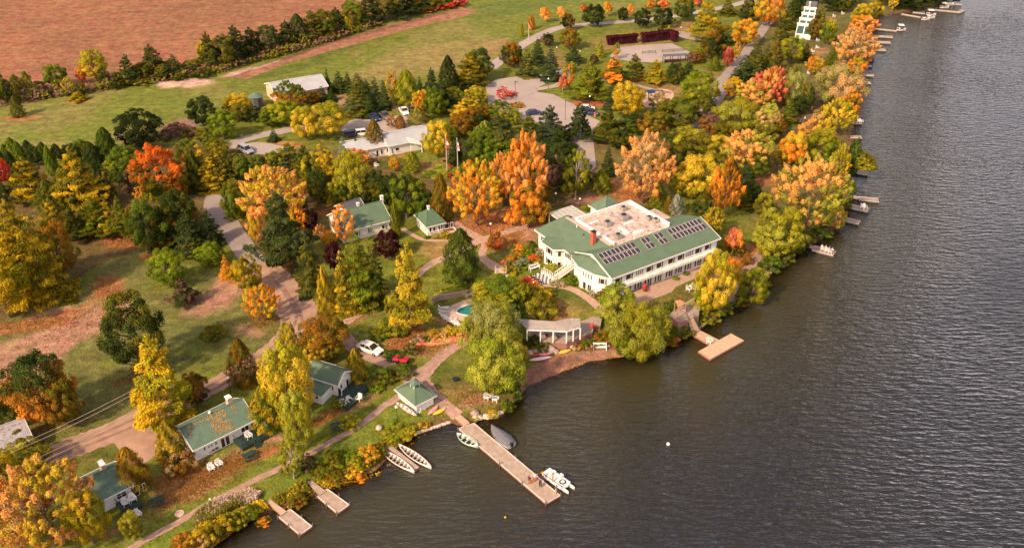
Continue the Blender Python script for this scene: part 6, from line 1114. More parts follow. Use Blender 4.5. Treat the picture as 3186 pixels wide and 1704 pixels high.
for px, py, rz, l, z in ((658, 1462, .6, 'left white lawn chair of the pair before the middle cottage', None), (683, 1449, .8, 'right white lawn chair of the pair before the middle cottage', None), (406, 1620, .5, 'left white lawn chair of the pair before the lowest cottage', None), (430, 1606, .8, 'right white lawn chair of the pair before the lowest cottage', None),
    (1068, 1262, .5, 'left white lawn chair of the pair below the half hidden cottage', None), (1089, 1252, .8, 'right white lawn chair of the pair below the half hidden cottage', None), (1517, 1241, 1.0, 'white lawn chair under the big willow by the stones', None), (1542, 1247, 1.2, 'second white lawn chair at the willow, nearer the water', None),
    (2547, 108, .8, 'white lawn chair just right of the row house', None), (2544, 129, .8, 'white lawn chair second down from the row house', None), (2543, 152, .8, 'white lawn chair third down from the row house', None), (2528, 165, .8, 'white lawn chair lowest of the upper lawn column', None), (2563, 66, .8, 'white lawn chair beside the far pointed spruce', None), (2622, 46, .8, 'white lawn chair nearest the far cove', None), (2595, 54, .8, 'white lawn chair left of the far cove', None),
    (2684, 648, .9, 'left white chair on the middle dock of three', .46), (2690, 649, .3, 'right white chair on the middle dock of three', .46), (2673, 382, .8, 'left tiny white chair on the thin dark dock', .46), (2679, 382, .8, 'right tiny white chair on the thin dark dock', .46),
    (2562, 779, .8, 'white chair at the shore end of the crowded dock', .46), (2575, 784, .8, 'white chair in the middle of the crowded dock', .46), (2585, 787, .8, 'white chair at the lake end of the crowded dock', .46), (1172, 520, .8, 'white lawn chair in the shade below the office', None), (2516, 232, .8, 'white lawn chair beside the golden maple', None), (2530, 308, .8, 'white lawn chair under the tan willow', None),
    (2143, 904, .9, 'white lawn chair behind the yellow tree on the lodge lawn', None), (2208, 1066, .9, 'white chair on the walkway of the T dock', .51)):
    put('adi', adirondack, px, py, rz, l, z, GA, 1.15)
for rt_, sp_ in ((ct, ((8.6, -1.0, 'left white chair on the dark deck of the middle cottage'), (11.6, -1.0, 'right white chair on the dark deck of the middle cottage'))), (ct2, ((5.2, -1.0, 'left white chair on the dark deck of the lowest cottage'), (6.3, -.9, 'right white chair on the dark deck of the lowest cottage'))), (ct3, ((10.3, .3, 'white chair on the porch of the half hidden cottage'),))):
    for x, y, l in sp_: v = rt_.matrix_basis @ Vector((x, y, .6)); place(first['adi'], False, v, rt_.rotation_euler.z, l, GA)
def lounger():
    rt = empty('sun_lounger', (0, 0, 0), 0, 'white sun lounger', 'sun lounger', 'white sun loungers beside the pool'); s = MB()
    for i in range(8): s.box(-.32, -.9 + i * .17, .34, .32, -.77 + i * .17, .37)
    s.build('seat', M['trim'], rt); s = MB()
    for i in range(4): s.bar((-.32, .52 + i * .12, .40 + i * .13), (.32, .52 + i * .12, .40 + i * .13), .12, .03)
    s.build('backrest', M['trim'], rt); s = MB(); s.bar((-.34, -.95, .33), (-.34, .55, .33), .06); s.bar((.34, -.95, .33), (.34, .55, .33), .06); s.build('frame', M['trim'], rt)
    for x in (-.32, .32):
        for y in (-.85, .45): s = MB(); s.box(x - .03, y - .03, 0, x + .03, y + .03, .32); s.build('leg', M['trim'], rt)
    return rt
for i, (px, py, rz) in enumerate(((1381, 962, 1.75), (1381, 973, 1.6), (1382, 984, 1.45), (1390, 994, 1.2), (1400, 1001, .95), (1411, 1006, .7), (1423, 1009, .5))):
    put('lounge', lounger, px, py, rz + math.pi * 0, ('topmost', 'second', 'third', 'middle', 'fifth', 'sixth', 'lowest')[i] + ' white sun lounger in the arc left of the pool', None, 'white sun loungers beside the pool', 1.1)
def picnic():
    rt = empty('picnic_table', (0, 0, 0), 0, 'dark green picnic table', 'picnic table', 'green picnic tables'); s = MB()
    for i in range(5): s.box(-.95, -.37 + i * .15, .73, .95, -.24 + i * .15, .77)
    s.build('tabletop', M['tgreen'], rt)
    for y in (-.75, .75): s = MB(); s.box(-.95, y - .13, .43, .95, y + .13, .47); s.build('bench', M['tgreen'], rt)
    for x in (-.7, .7): s = MB(); s.bar((x, -.3, .72), (x, -.62, 0), .09); s.bar((x, .3, .72), (x, .62, 0), .09); s.bar((x, -.8, .40), (x, .8, .40), .09); s.build('trestle', M['tgreen'], rt)
    return rt
for px, py, rz, l in ((777, 1424, .65, 'dark green picnic table right of the middle cottage'), (490, 1566, .6, 'green picnic table between the two left cottages'), (1051, 1330, .5, 'dark picnic table beside the lower gravel path')): put('pic', picnic, px, py, rz, l, None, 'green picnic tables', 1.1)
def lamp(h=3.2):
    rt = empty('lamp_post', (0, 0, 0), 0, 'garden lamp', 'lamp post', 'garden lamps with white globes'); MB().tube([(0, 0, -.1), (0, 0, h - .25)], .055, 6).build('pole', M['black'], rt); MB().tube([(0, 0, 0), (0, 0, .2)], .11, 6).build('base', M['black'], rt); MB().ball((0, 0, h), .27, 10).build('globe', M['globe'], rt, smooth=True); return rt
for px, py, s, l in ((1237, 1313, 1, 'lamp with white globe on the grass left of the kayak hut'), (718, 1222, 1, 'lamp with white globe beside the dirt drive near the pine'), (1527, 738, 1, 'lamp beside the red bush at the path crossing'), (1728, 642, 1, 'lamp left of the birch behind the lodge'), (1803, 655, .9, 'lamp right of the birch behind the lodge'), (660, 1582, .6, 'low lamp beside the pale ornamental grass'), (1307, 1306, .5, 'low lamp just below the kayak hut'), (487, 1424, .5, 'low lamp at the gravel parking pad'),
    (1706, 277, 1, 'lamp on the lawn at the parking lot edge'), (1834, 333, 1, 'lamp at the orange mulch beside the parked cars'), (1732, 172, .8, 'small lamp right of the tall blue spruces'), (1804, 184, .8, 'small lamp left of the court'), (2117, 108, .8, 'small lamp on the lot beyond the court'), (1660, 905, .6, 'low lamp in the garden beside the red flowers')): put('lamp', lamp, px, py, 0, l, None, 'garden lamps with white globes', s)
def tall():
    rt = empty('lot_light', (0, 0, 0), 0, 'tall light', 'street light', 'tall parking lot lights'); MB().tube([(0, 0, -.1), (0, 0, 5.6)], .09, 6).build('pole', M['silo'], rt); MB().box(-.25, -.2, 5.6, .75, .2, 5.78).build('light_head', M['silo'], rt); return rt
put('tall', tall, 1603, 313, 0, 'tall grey light beside the crimson bush in the parking lot', None, 'tall parking lot lights'); put('tall', tall, 1758, 374, 0, 'tall grey light at the lower edge of the parking lot', None, 'tall parking lot lights')
def bench():
    rt = empty('bench', (0, 0, 0), 0, 'white bench', 'bench'); s = MB()
    for i in range(3): s.box(-.85, -.22 + i * .15, .42, .85, -.10 + i * .15, .46)
    s.build('seat', M['trim'], rt); s = MB(); s.box(-.85, .24, .62, .85, .28, .76); s.box(-.85, .24, .80, .85, .28, .96); s.build('backrest', M['trim'], rt)
    for x in (-.85, .85):
        s = MB(); s.box(x - .05, -.26, 0, x + .05, -.18, .64); s.box(x - .05, .22, 0, x + .05, .30, .98); s.box(x - .05, -.18, .60, x + .05, .22, .66); s.build('leg', M['trim'], rt)
    return rt
put('bench', bench, 1866, 1087, 0, 'white bench on the sand of the small beach', None, 'white benches', 1.35); put('bench', bench, 1663, 840, .6, 'white bench behind the giant chessboard', None, 'white benches', 1.3); put('bench', bench, 2157, 903, -1.2, 'white garden bench on the lodge lawn by the yellow tree', None, 'white benches', 1.2)
# ------------------------------------------------------------------ boats
def hullrings(L, w, h, n_=11, sharp=.85, both=True, keel=.25, z0=0, stern=.75):
    out = []
    for i in range(n_):
        t = i / (n_ - 1); s = 2 * t - 1; b = (1 - abs(s) ** 2.2) if both else (1 - max(0, (t - .25) / .75) ** 2.4) * (stern + (1 - stern) * min(1, t / .3)); b = max(.03, b) * w / 2; sheer = h * (1 + .35 * abs(s) ** 3) if both else h * (1 + .3 * t ** 3)
        x = (t - .5) * L; out.append((x, b, sheer))
    return out
def canoe(L=5, w=.9, h=.42, m='hull', inside='deckw', thw=4, trim='hullr'):
    rt = empty('canoe', (0, 0, 0)); R_ = hullrings(L, w, h, 13); s = MB(); rings = []
    for x, b, sh1 in R_: rings.append([(x, -b, sh1), (x, -b * .92, sh1 * .45), (x, -b * .45, .03), (x, b * .45, .03), (x, b * .92, sh1 * .45), (x, b, sh1)])
    n0 = 0
    for r_ in rings: s.v += r_
    for i in range(len(rings) - 1):
        for j in range(5): a = i * 6 + j; s.f.append((a, a + 6, a + 7, a + 1))
    ho = s.build('hull', M[m], rt, smooth=True); so_ = ho.modifiers.new('thick', 'SOLIDIFY'); so_.thickness = .04
    s = MB()
    for i in range(len(R_) - 1):
        for sg in (-1, 1): s.bar((R_[i][0], sg * R_[i][1], R_[i][2]), (R_[i + 1][0], sg * R_[i + 1][1], R_[i + 1][2]), .06, .05)
    s.build('gunwale', M[trim], rt)
    for k_ in range(thw): x = (-.5 + (k_ + 1) / (thw + 1)) * L * .82; b = (1 - abs(2 * x / L) ** 2.2) * w / 2; s = MB(); s.box(x - .14, -b, h * .72, x + .14, b, h * .80); s.build('seat', M[inside], rt)
    for sg in (-1, 1): x = sg * L * .46; q_ = [(x - sg * .5, -.22 * w, h * 1.2), (x - sg * .5, .22 * w, h * 1.2), (x + sg * L * .035, 0, h * 1.34)]; MB().quad(*q_).build('end_deck', M['hull'], rt)
    return rt
def at2(rt, a, b, z, label, cat, grp=None):
    A_ = P(a[0], a[1], z); B_ = P(b[0], b[1], z); rt.location = ((A_.x + B_.x) / 2, (A_.y + B_.y) / 2, z); rt.rotation_euler = (0, 0, math.atan2(B_.y - A_.y, B_.x - A_.x)); return prop(rt, label, cat, grp), (B_ - A_).length
Lc_ = (P(1185, 1405, .3) - P(1290, 1474, .3)).length
at2(canoe(Lc_, 1.35, .6, 'hull', 'deckd', 7), (1185, 1405), (1290, 1474), -.05, 'big white canoe left of the narrow dock', 'canoe', 'two long white canoes'); at2(canoe(Lc_, 1.35, .6, 'hull', 'deckd', 7), (1242, 1391), (1341, 1460), -.05, 'big white canoe right of the narrow dock', 'canoe', 'two long white canoes')
rb0 = canoe(4.6, 1.7, .6, 'hullg', 'hullg', 3, 'hullg'); rb0.name = 'rowboat'; at2(rb0, (1424, 1358), (1487, 1394), -.05, 'pale green rowing boat moored left of the long dock', 'rowboat')
lc = canoe(4.9, .85, .4, 'hull', 'deckw', 3, 'hullr'); A_ = P(1240, 1251, 1.5); B_ = P(1297, 1290, 1.4); at2(lc, (1240, 1252), (1297, 1290), 1.55, 'cream canoe propped on its side against the kayak hut', 'canoe'); lc.rotation_euler.x = R(62)
def kayak(m):
    rt = empty('kayak', (0, 0, 0)); s = MB(); rings = []
    for x, b, h_ in hullrings(3.4, .78, .22, 13): rings.append([(x, b * math.cos(t), .17 + (.17 + .05 * (1 - abs(x) / 1.7)) * math.sin(t) * (b / .39) ** .5) for t in [2 * math.pi * k_ / 10 for k_ in range(10)]])
    s.loft(rings); s.build('hull', M[m], rt, smooth=True); s = MB(); s.tube([(.25, 0, .36), (-.55, 0, .36)], .2, 10); s.v = [(x, y * .9, .33 + (z - .36) * .3) for x, y, z in s.v]; s.build('cockpit', M['black'] if m in ('red',) else M[m], rt); s = MB(); s.bar((-1.3, 0, .345), (1.3, 0, .345), .06, .05); s.build('keel_line', M['trim'], rt); return rt
for m, a, b, l in (('red', (1641, 1108), (1697, 1096), 'dark red kayak lying against the boulders on the beach'), ('pink', (1673, 1106), (1723, 1098), 'pink kayak lying on the beach'), ('pinkw', (1644, 1123), (1718, 1111), 'pale pink paddle board nearest the water on the beach'), ('yellow', (1726, 1102), (1778, 1090), 'yellow kayak on the beach'), ('pink', (1331, 1293), (1365, 1262), 'red and orange kayak on the grass by the hut'), ('yellow', (1346, 1292), (1389, 1271), 'yellow kayak on the grass right of the hut')):
    g = G((a[0] + b[0]) / 2, (a[1] + b[1]) / 2); k_ = kayak(m); _, ln = at2(k_, a, b, g.z + .02, l, 'kayak', 'kayaks'); k_.scale = (ln / 3.4, 1.15, 1)
def motorboat(L, w, hull='hull', cover=None, canopy=False):
    rt = empty('motorboat', (0, 0, 0)); s = MB(); R_ = hullrings(L, w, .7, 11, both=False); rings = [[(x, -b, h_), (x, -b * .8, .1), (x, 0, -.15), (x, b * .8, .1), (x, b, h_)] for x, b, h_ in R_]
    for r_ in rings: s.v += r_
    for i in range(len(rings) - 1):
        for j in range(4): a = i * 5 + j; s.f.append((a, a + 5, a + 6, a + 1))
    s.f.append((0, 1, 2, 3, 4)); s.build('hull', M[hull], rt)
    s = MB(); n_ = len(R_)
    if cover:
        rg = [[(x, -b * 1.02, h_ + .01), (x, -b * .5, h_ + .22 + .25 * math.sin(math.pi * i / (n_ - 1))), (x, 0, h_ + .30 + .35 * math.sin(math.pi * i / (n_ - 1))), (x, b * .5, h_ + .22 + .25 * math.sin(math.pi * i / (n_ - 1))), (x, b * 1.02, h_ + .01)] for i, (x, b, h_) in enumerate(R_)]
        for r_ in rg: s.v += r_
        for i in range(n_ - 1):
            for j in range(4): a = i * 5 + j; s.f.append((a, a + 1, a + 6, a + 5))
        s.f.append((4, 3, 2, 1, 0)); s.build('cover', M[cover], rt)
    else:
        k0 = int(n_ * .6)
        for i in range(k0, n_ - 1): x, b, h_ = R_[i]; x2, b2, h2_ = R_[i + 1]; s.quad((x, -b, h_ + .01), (x2, -b2, h2_ + .01), (x2, b2, h2_ + .01), (x, b, h_ + .01))
        s.build('foredeck', M['trim'], rt); s = MB(); s.box(-L * .46, -w * .42, .25, L * .1, w * .42, .3); s.build('floor', M['concrete'], rt); s = MB(); s.box(-L * .35, -w * .35, .3, -L * .22, w * .35, .62); s.box(-.05 * L, -w * .35, .3, .02 * L, -w * .1, .7); s.box(-.05 * L, w * .1, .3, .02 * L, w * .35, .7); s.build('seat', M['navy'], rt)
        s = MB(); s.quad((L * .10, -w * .38, .7), (L * .16, -w * .36, 1.05), (L * .16, w * .36, 1.05), (L * .10, w * .38, .7)); s.build('windshield', M['glass'], rt)
    if canopy:
        s = MB(); s.slab([(-L * .35, -w * .45, 2.1), (L * .2, -w * .45, 2.1), (L * .2, w * .45, 2.1), (-L * .35, w * .45, 2.1)], .12); s.build('canopy', M['trim'], rt); s = MB()
        for x in (-L * .33, L * .18):
            for y in (-w * .42, w * .42): s.bar((x, y, .6), (x, y, 2.0), .06)
        s.build('canopy_frame', M['metal'], rt)
    s = MB(); s.box(-L * .5 - .35, -.2, .5, -L * .5 + .02, .2, 1.15); s.box(-L * .5 - .25, -.08, -.2, -L * .5 - .1, .08, .5); s.build('outboard_motor', M['black'], rt); return rt
mb0 = motorboat((P(1582, 1387, .5) - P(1527, 1335, .5)).length * 1.1, 2.5, 'hull', 'boatgrey'); at2(mb0, (1590, 1392), (1529, 1337), 0, 'motorboat under a grey cover moored right of the long dock', 'motorboat')
for a, b, cv, cn, hl, l in (((2788, 95), (2818, 96), None, True, 'hull', 'canopied white boat at the end of the long thin dock'), ((2866, 62), (2892, 63), None, False, 'hull', 'low white boat in the far cove'), ((2882, 57), (2908, 58), None, False, 'hull', 'second low white boat in the far cove'), ((2880, 48), (2912, 49), None, True, 'hull', 'white canopied boat in the far cove'),
    ((2922, 25), (2952, 26), None, True, 'hull', 'large white boat under a canopy at the longest far dock'), ((2938, 17), (2966, 18), 'trim', True, 'hull', 'white cruiser nearest the top of the lake'), ((2700, 190), (2719, 191), 'navy', False, 'navy', 'navy covered boat at the short dock')):
    ln = (P(*a, .3) - P(*b, .3)).length; at2(motorboat(ln, 2.3, hl, cv, cn), a, b, 0, l, 'motorboat', 'boats at the far docks')
# white deck boat with twin hulls at the long dock
cb = empty('catamaran', (0, 0, 0)); Lb = (P(1700, 1482, .5) - P(1780, 1536, .5)).length; s = MB()
for sg in (-1, 1):
    rg = [[(x, sg * .66 + b * .8 * math.cos(t), .35 + .33 * math.sin(t)) for t in [2 * math.pi * k_ / 8 for k_ in range(8)]] for x, b in ((-Lb / 2, .30), (-Lb * .2, .36), (Lb * .2, .36), (Lb * .42, .26), (Lb * .53, .05))]; s = MB(); s.loft(rg); s.build('hull', M['hull'], cb, smooth=True)
s = MB(); s.prism([(-Lb * .5, -.85), (Lb * .33, -.85), (Lb * .38, 0), (Lb * .33, .85), (-Lb * .5, .85)], .55, .85); s.build('deck', M['trim'], cb)
s = MB(); s.tube([(.9, 0, .86), (.9, 0, .90)], .55, 14); s.build('deck_emblem', M['black'], cb); s = MB(); s.tube([(.9, 0, .901), (.9, 0, .93)], .33, 14); s.build('deck_emblem', M['hull'], cb); s = MB(); s.box(-1.6, -.7, .851, -1.1, .7, 1.2); s.box(-.3, .2, .851, .3, .9, 1.3); s.build('seat', M['trim'], cb); s = MB(); s.bar((-Lb * .45, -.86, .9), (Lb * .3, -.86, .9), .07); s.bar((-Lb * .45, .86, .9), (Lb * .3, .86, .9), .07); s.build('rub_rail', M['navy'], cb); s = MB(); s.box(-Lb * .5 - .4, -.2, .5, -Lb * .5, .2, 1.3); s.build('outboard_motor', M['black'], cb)
at2(cb, (1697, 1474), (1777, 1530), 0, 'white twin hulled boat moored at the outer end of the long dock', 'boat')
by_ = MB(); by_.ball((0, 0, .12), .3, 10); b0 = by_.build('buoy_float', M['globe'], None, smooth=True); b0.name = 'buoy'; prop(b0, 'white mooring buoy alone on the open lake', 'buoy'); b0.location = P(2079, 1382, .1)
by_ = MB(); by_.ball((0, 0, .08), .16, 8); b0 = by_.build('buoy', M['yellow'], None, smooth=True); prop(b0, 'tiny yellow float on dark water left of the long dock end', 'buoy'); b0.location = P(1572, 1609, .05)
# ------------------------------------------------------------------ vehicles
def car(paint, suv=False, pickup=False):
    rt = empty('parked_car', (0, 0, 0)); L_, W_ = (4.7, 1.82) if not pickup else (5.5, 1.95); h1, h2 = (.95, 1.45) if not suv else (1.05, 1.7)
    if pickup: h1, h2 = 1.15, 1.8
    def ring(x, hw, z0, z1, tw=.9): return [(x, -hw, z0), (x, hw, z0), (x, hw, z0 + (z1 - z0) * .6), (x, hw * tw, z1), (x, -hw * tw, z1), (x, -hw, z0 + (z1 - z0) * .6)]
    hw = W_ / 2
    prof = [(-L_ / 2, .62, .45, .72), (-L_ / 2 + .12, .90, .28, h1 * .88), (-L_ * .36, 1, .24, h1 * .98), (-L_ * .15, 1, .24, h1), (L_ * .15, 1, .24, h1), (L_ * .30, 1, .24, h1 * .93), (L_ * .44, .94, .26, h1 * .80), (L_ / 2, .68, .38, h1 * .60)]
    s = MB(); s.loft([ring(x, hw * k_, a, b) for x, k_, a, b in prof]); s.build('body', M[paint], rt, smooth=False, bevel=.05)
    if pickup: cab = [(-.55, .80), (-.42, .78), (.75, .76), (1.35, .70)]
    elif suv: cab = [(-2.15, .80), (-1.85, .80), (.55, .80), (1.25, .70)]
    else: cab = [(-1.75, .72), (-1.05, .74), (.35, .74), (1.15, .70)]
    tops = [.02, 1, 1, .02]; s = MB(); s.loft([[(x, -hw * .92, h1 - .03), (x, hw * .92, h1 - .03), (x, hw * k_ * .98, h1 + (h2 - h1) * t_ - .03), (x, -hw * k_ * .98, h1 + (h2 - h1) * t_ - .03)] for (x, k_), t_ in zip(cab, tops)]); s.build('windows', M['glass'], rt)
    x0, x1 = cab[1][0], cab[2][0]; s = MB(); s.box(x0 - .05, -hw * .76, h2 - .035, x1 + .08, hw * .76, h2 + .03); s.build('car_roof', M[paint], rt, bevel=.03); s = MB()
    for sg in (-1, 1):
        for x, dx in ((x0, cab[0][0]), ((x0 + x1) / 2, (x0 + x1) / 2), (x1, cab[3][0])): s.bar((x, sg * hw * .76, h2), (dx, sg * hw * .93, h1), .07, .07)
    s.build('pillar', M[paint], rt)
    if pickup: s = MB(); s.box(-L_ / 2 + .3, -hw * .75, h1 * .9, -.7, hw * .75, h1 * 1.005); s.build('truck_bed', M['black'], rt)
    for x in (-L_ * .30, L_ * .31):
        for sg in (-1, 1): wl = MB().tube([(x, sg * (hw - .22), .33), (x, sg * (hw + .02), .33)], .33, 14).build('wheel', M['tyre'], rt); MB().tube([(x, sg * (hw + .021), .33), (x, sg * (hw + .035), .33)], .19, 10).build('rim', M['metal'], wl)
    for sg in (-1, 1):
        MB().box(L_ * .455, sg * .62 - .17, h1 * .58, L_ * .49, sg * .62 + .17, h1 * .72).build('headlight', M['globe'], rt); MB().box(-L_ * .495, sg * .62 - .15, h1 * .6, -L_ * .47, sg * .62 + .15, h1 * .76).build('taillight', M['red'], rt); MB().box(cab[3][0] - .35, sg * (hw + .09) - .09, h1, cab[3][0] - .2, sg * (hw + .09) + .09, h1 + .14).build('mirror', M[paint], rt)
    MB().box(L_ * .46, -.4, .42, L_ * .503, .4, .60).build('grille', M['black'], rt); return rt
def heading(px1, py1, px2, py2): a = G(px1, py1); b = G(px2, py2); return math.atan2(b.y - a.y, b.x - a.x)
for nm, pt, kw, px, py, hd, l, sc1 in (('parked_car', 'carw', {}, 1152, 1091, heading(1128, 1085, 1166, 1100), 'white sedan parked on the gravel track above the junction', 1.1), ('parked_car', 'cars', dict(suv=True), 765, 473, heading(745, 462, 790, 484), 'silver hatchback parked alone on the side lot', 1.1), ('pickup_truck', 'navy', dict(pickup=True), 1163, 371, -1.0, 'dark pickup truck left of the pair behind the office', 1), ('pickup_truck', 'silo', dict(pickup=True), 1196, 366, -1.0, 'dark grey pickup truck right of the pair behind the office', 1), ('pickup_truck', 'carw', dict(pickup=True), 1257, 352, -1.2, 'white pickup truck parked beside the orange maple', 1),
    ('parked_car', 'navy', dict(suv=True), 1096, 424, .3, 'dark blue car tucked against the left office wing', 1), ('parked_car', 'carw', dict(suv=True), 1130, 420, .3, 'white van behind the left office wing', 1), ('parked_car', 'navy', {}, 1660, 356, .2, 'blue car at the lower edge of the parking lot', 1), ('parked_car', 'carw', {}, 1826, 342, -.1, 'white car of the pair at the right tip of the parking lot', 1), ('parked_car', 'navy', dict(suv=True), 1836, 356, -.3, 'dark blue car of the pair at the right tip of the parking lot', 1), ('parked_car', 'carw', {}, 2212, 318, 1.0, 'white car driving on the grey lane', 1), ('parked_car', 'silo', {}, 1290, 345, .2, 'grey car half hidden by the orange maple', 1)):
    c_ = car(pt, **kw); c_.name = nm; c_.location = G(px, py); c_.rotation_euler = (0, 0, hd); c_.scale = (sc1,) * 3; prop(c_, l, 'pickup truck' if 'pick' in nm else 'car')
qd = empty('quad_bike', G(1248, 1130), heading(1232, 1128, 1266, 1134), 'red quad bike on the grass right of the white sedan', 'quad bike'); s = MB(); s.box(-.9, -.28, .45, .9, .28, .75); s.build('frame', M['black'], qd)
for x in (-.65, .65): s = MB(); s.prism([(x - .42, -.58), (x + .42, -.58), (x + .5, 0), (x + .42, .58), (x - .42, .58)], .74, .92); s.build('fender', M['red'], qd, bevel=.05)
MB().box(-.6, -.3, .5, .6, .3, .88).build('engine_cover', M['red'], qd); s = MB(); s.box(-.5, -.18, .92, .15, .18, 1.08); s.build('seat', M['black'], qd, bevel=.04); s = MB(); s.bar((.45, 0, .9), (.3, 0, 1.25), .08); s.bar((.3, -.42, 1.28), (.3, .42, 1.28), .06); s.build('handlebar', M['black'], qd)
for x in (-.68, .68):
    for sg in (-1, 1): wl = MB().tube([(x, sg * .42, .32), (x, sg * .68, .32)], .32, 12).build('wheel', M['tyre'], qd); MB().tube([(x, sg * .681, .32), (x, sg * .70, .32)], .15, 8).build('rim', M['metal'], wl)
for x in (-.95, .95): s = MB(); [s.bar((x - .25, y, .98), (x + .25, y, .98), .03) for y in (-.3, -.1, .1, .3)]; s.build('cargo_rack', M['black'], qd)
qd.scale = (1.25,) * 3
# ------------------------------------------------------------------ flags, wires, court, playground
def flagpole(px, py, pt, label, bands):
    g = G(px, py); h_ = top_z(g, pt) - g.z; rt = empty('flagpole', g, 0, label, 'flagpole'); MB().tube([(0, 0, -.1), (0, 0, h_ * .5), (0, 0, h_)], [.13, .11, .07], 8).build('pole', M['pole'], rt); MB().ball((0, 0, h_ + .08), .12, 8).build('finial', M['globe'], rt); fl = empty('flag', (g.x, g.y, g.z + h_), 0, label.replace('flagpole', 'pole').split(' with ')[0] + ' flag hanging limp', 'flag'); fl.name = 'flag'
    for i, (a, b, m, x) in enumerate(bands):
        s = MB()
        for k_ in range(4): zz0 = -a - (b - a) * k_ / 4; zz1 = -a - (b - a) * (k_ + 1) / 4; w0 = .1 + x * (k_ / 4 + i * .5) * .6; w1 = .1 + x * ((k_ + 1) / 4 + i * .5) * .6; s.quad((.1, 0, zz0), (.14 + w0, -.1 * math.sin(k_ * 2 + i), zz0), (.14 + w1, -.1 * math.sin(k_ * 2 + 2 + i), zz1), (.1, 0, zz1))
        s.build('flag_band', M[m], fl)
    return rt
flagpole(1391, 534, 425, 'left tan flagpole with red and white flag beside the office', [(.4, 1.3, 'red', .5), (1.3, 2.2, 'trim', .5), (2.2, 3.0, 'red', .45)])
flagpole(1425, 539, 432, 'right tan flagpole with striped flag beside the office', [(.9, 1.6, 'trim', .3), (1.6, 2.3, 'pink', .4), (2.3, 3.2, 'pinkw', .35)])
flagpole(1645, 122, 76, 'short tan pole with orange pennant on the golf green edge', [(.1, 1.5, 'orange', 1.0)])
ar = empty('arbor', G(1408, 488), .35, 'white garden arbor behind the right flagpole', 'arbor'); s = MB()
for x in (-1.4, 1.4):
    for y in (-1, 1): MB().bar((x, y, -.1), (x, y, 2.9), .22).build('post', M['trim'], ar)
for y in (-1, 1): s.bar((-1.8, y, 2.95), (1.8, y, 2.95), .14, .2)
for i in range(6): s.bar((-1.6 + i * .64, -1.4, 3.1), (-1.6 + i * .64, 1.4, 3.1), .1, .12)
s.build('rafter', M['trim'], ar)
def pole_(px, py, h_, label): rt = empty('utility_pole', G(px, py), 0, label, 'utility pole'); MB().tube([(0, 0, -.2), (0, 0, h_)], [.15, .11], 8).build('pole', M['bark'], rt); MB().bar((-.8, 0, h_ - .5), (.8, 0, h_ - .5), .1).build('crossarm', M['bark'], rt); return rt
pa_ = pole_(480, 1235, 9.0, 'wooden utility pole hidden in the golden pine'); 
for i, (a, b, za, zb) in enumerate((((-60, 1432), (440, 1198), 6.5, 8.3), ((-60, 1446), (440, 1212), 6.5, 8.3), ((-60, 1500), (440, 1262), 5.0, 5.6), ((-60, 1520), (440, 1275), 5.0, 5.6))):
    A_ = P(a[0], a[1], za); B_ = P(b[0], b[1], zb); o0 = A_.copy(); pts = []
    for k_ in range(13): t_ = k_ / 12; v = A_.lerp(B_, t_) - o0; v.z -= .5 * math.sin(math.pi * t_); pts.append(v)
    w1_ = MB().tube(pts, .026, 4).build('power_line', M['pole'], None, ('highest', 'second', 'third', 'lowest')[i] + ' of the four wires crossing the lower left drive', 'wire', 'overhead wires'); w1_.location = o0
tw = MB(); 
ps_ = empty('playground_set', G(2020, 312), .4, 'green and navy climbing frame with slide on the round sand bed', 'playground'); s = MB()
for x in (-1, 1):
    for y in (-1, 1): s.bar((x, y, -.1), (x, y, 2.6), .14)
s.build('post', M['tgreen'], ps_); MB().box(-1.05, -1.05, 1.3, 1.05, 1.05, 1.42).build('platform', M['deckw'], ps_); s = MB(); s.slab([(-1.2, -1.2, 2.6), (1.2, -1.2, 2.6), (1.2, 0, 3.2), (-1.2, 0, 3.2)], .08); s.slab([(-1.2, 0, 3.2), (1.2, 0, 3.2), (1.2, 1.2, 2.6), (-1.2, 1.2, 2.6)], .08); s.build('roof', M['navy'], ps_)
s = MB(); s.slab([(-.35, -1.05, 1.35), (-.35, -3.6, .2), (.35, -3.6, .2), (.35, -1.05, 1.35)], .08); s.bar((-.38, -1.05, 1.5), (-.38, -3.6, .35), .06, .2); s.bar((.38, -1.05, 1.5), (.38, -3.6, .35), .06, .2); s.build('slide', M['hullg'], ps_); s = MB(); s.bar((1.05, 0, 2.5), (4.2, 0, 2.5), .12); s.bar((4.2, 0, 2.5), (4.4, 1.2, 0), .1); s.bar((4.2, 0, 2.5), (4.4, -1.2, 0), .1); s.build('swing_beam', M['tgreen'], ps_)
for x in (2.1, 3.3): s = MB(); s.bar((x, -.2, 2.45), (x, -.2, .6), .03); s.bar((x, .2, 2.45), (x, .2, .6), .03); s.box(x - .12, -.25, .55, x + .12, .25, .6); s.build('swing', M['black'], ps_)
for i, (a, b) in enumerate((((1998, 168), (2040, 166)), ((2060, 164), (2128, 159)))):
    A_, B_ = G(*a), G(*b); nt_ = empty('court_net', A_, 0, ('left', 'right')[i] + ' grey net strung across the hard court', 'net'); d_ = B_ - A_; s = MB(); s.slab([(0, 0, 1.0), (d_.x, d_.y, 1.0), (d_.x, d_.y + .02, .1), (0, .02, .1)], .01); s.build('mesh_panel', M['metal'], nt_)
    for k_ in (0, .5, 1): MB().bar((d_.x * k_, d_.y * k_, -.1), (d_.x * k_, d_.y * k_, 1.1), .09).build('net_post', M['black'], nt_)
sh2 = empty('shelter', G(2100, 193), .15, 'low dark framed shelter along the near side of the court', 'shelter'); s = MB(); s.slab([(-4, -.7, 2.3), (4, -.7, 2.3), (4, .7, 2.5), (-4, .7, 2.5)], .15); s.build('roof', M['silo'], sh2)
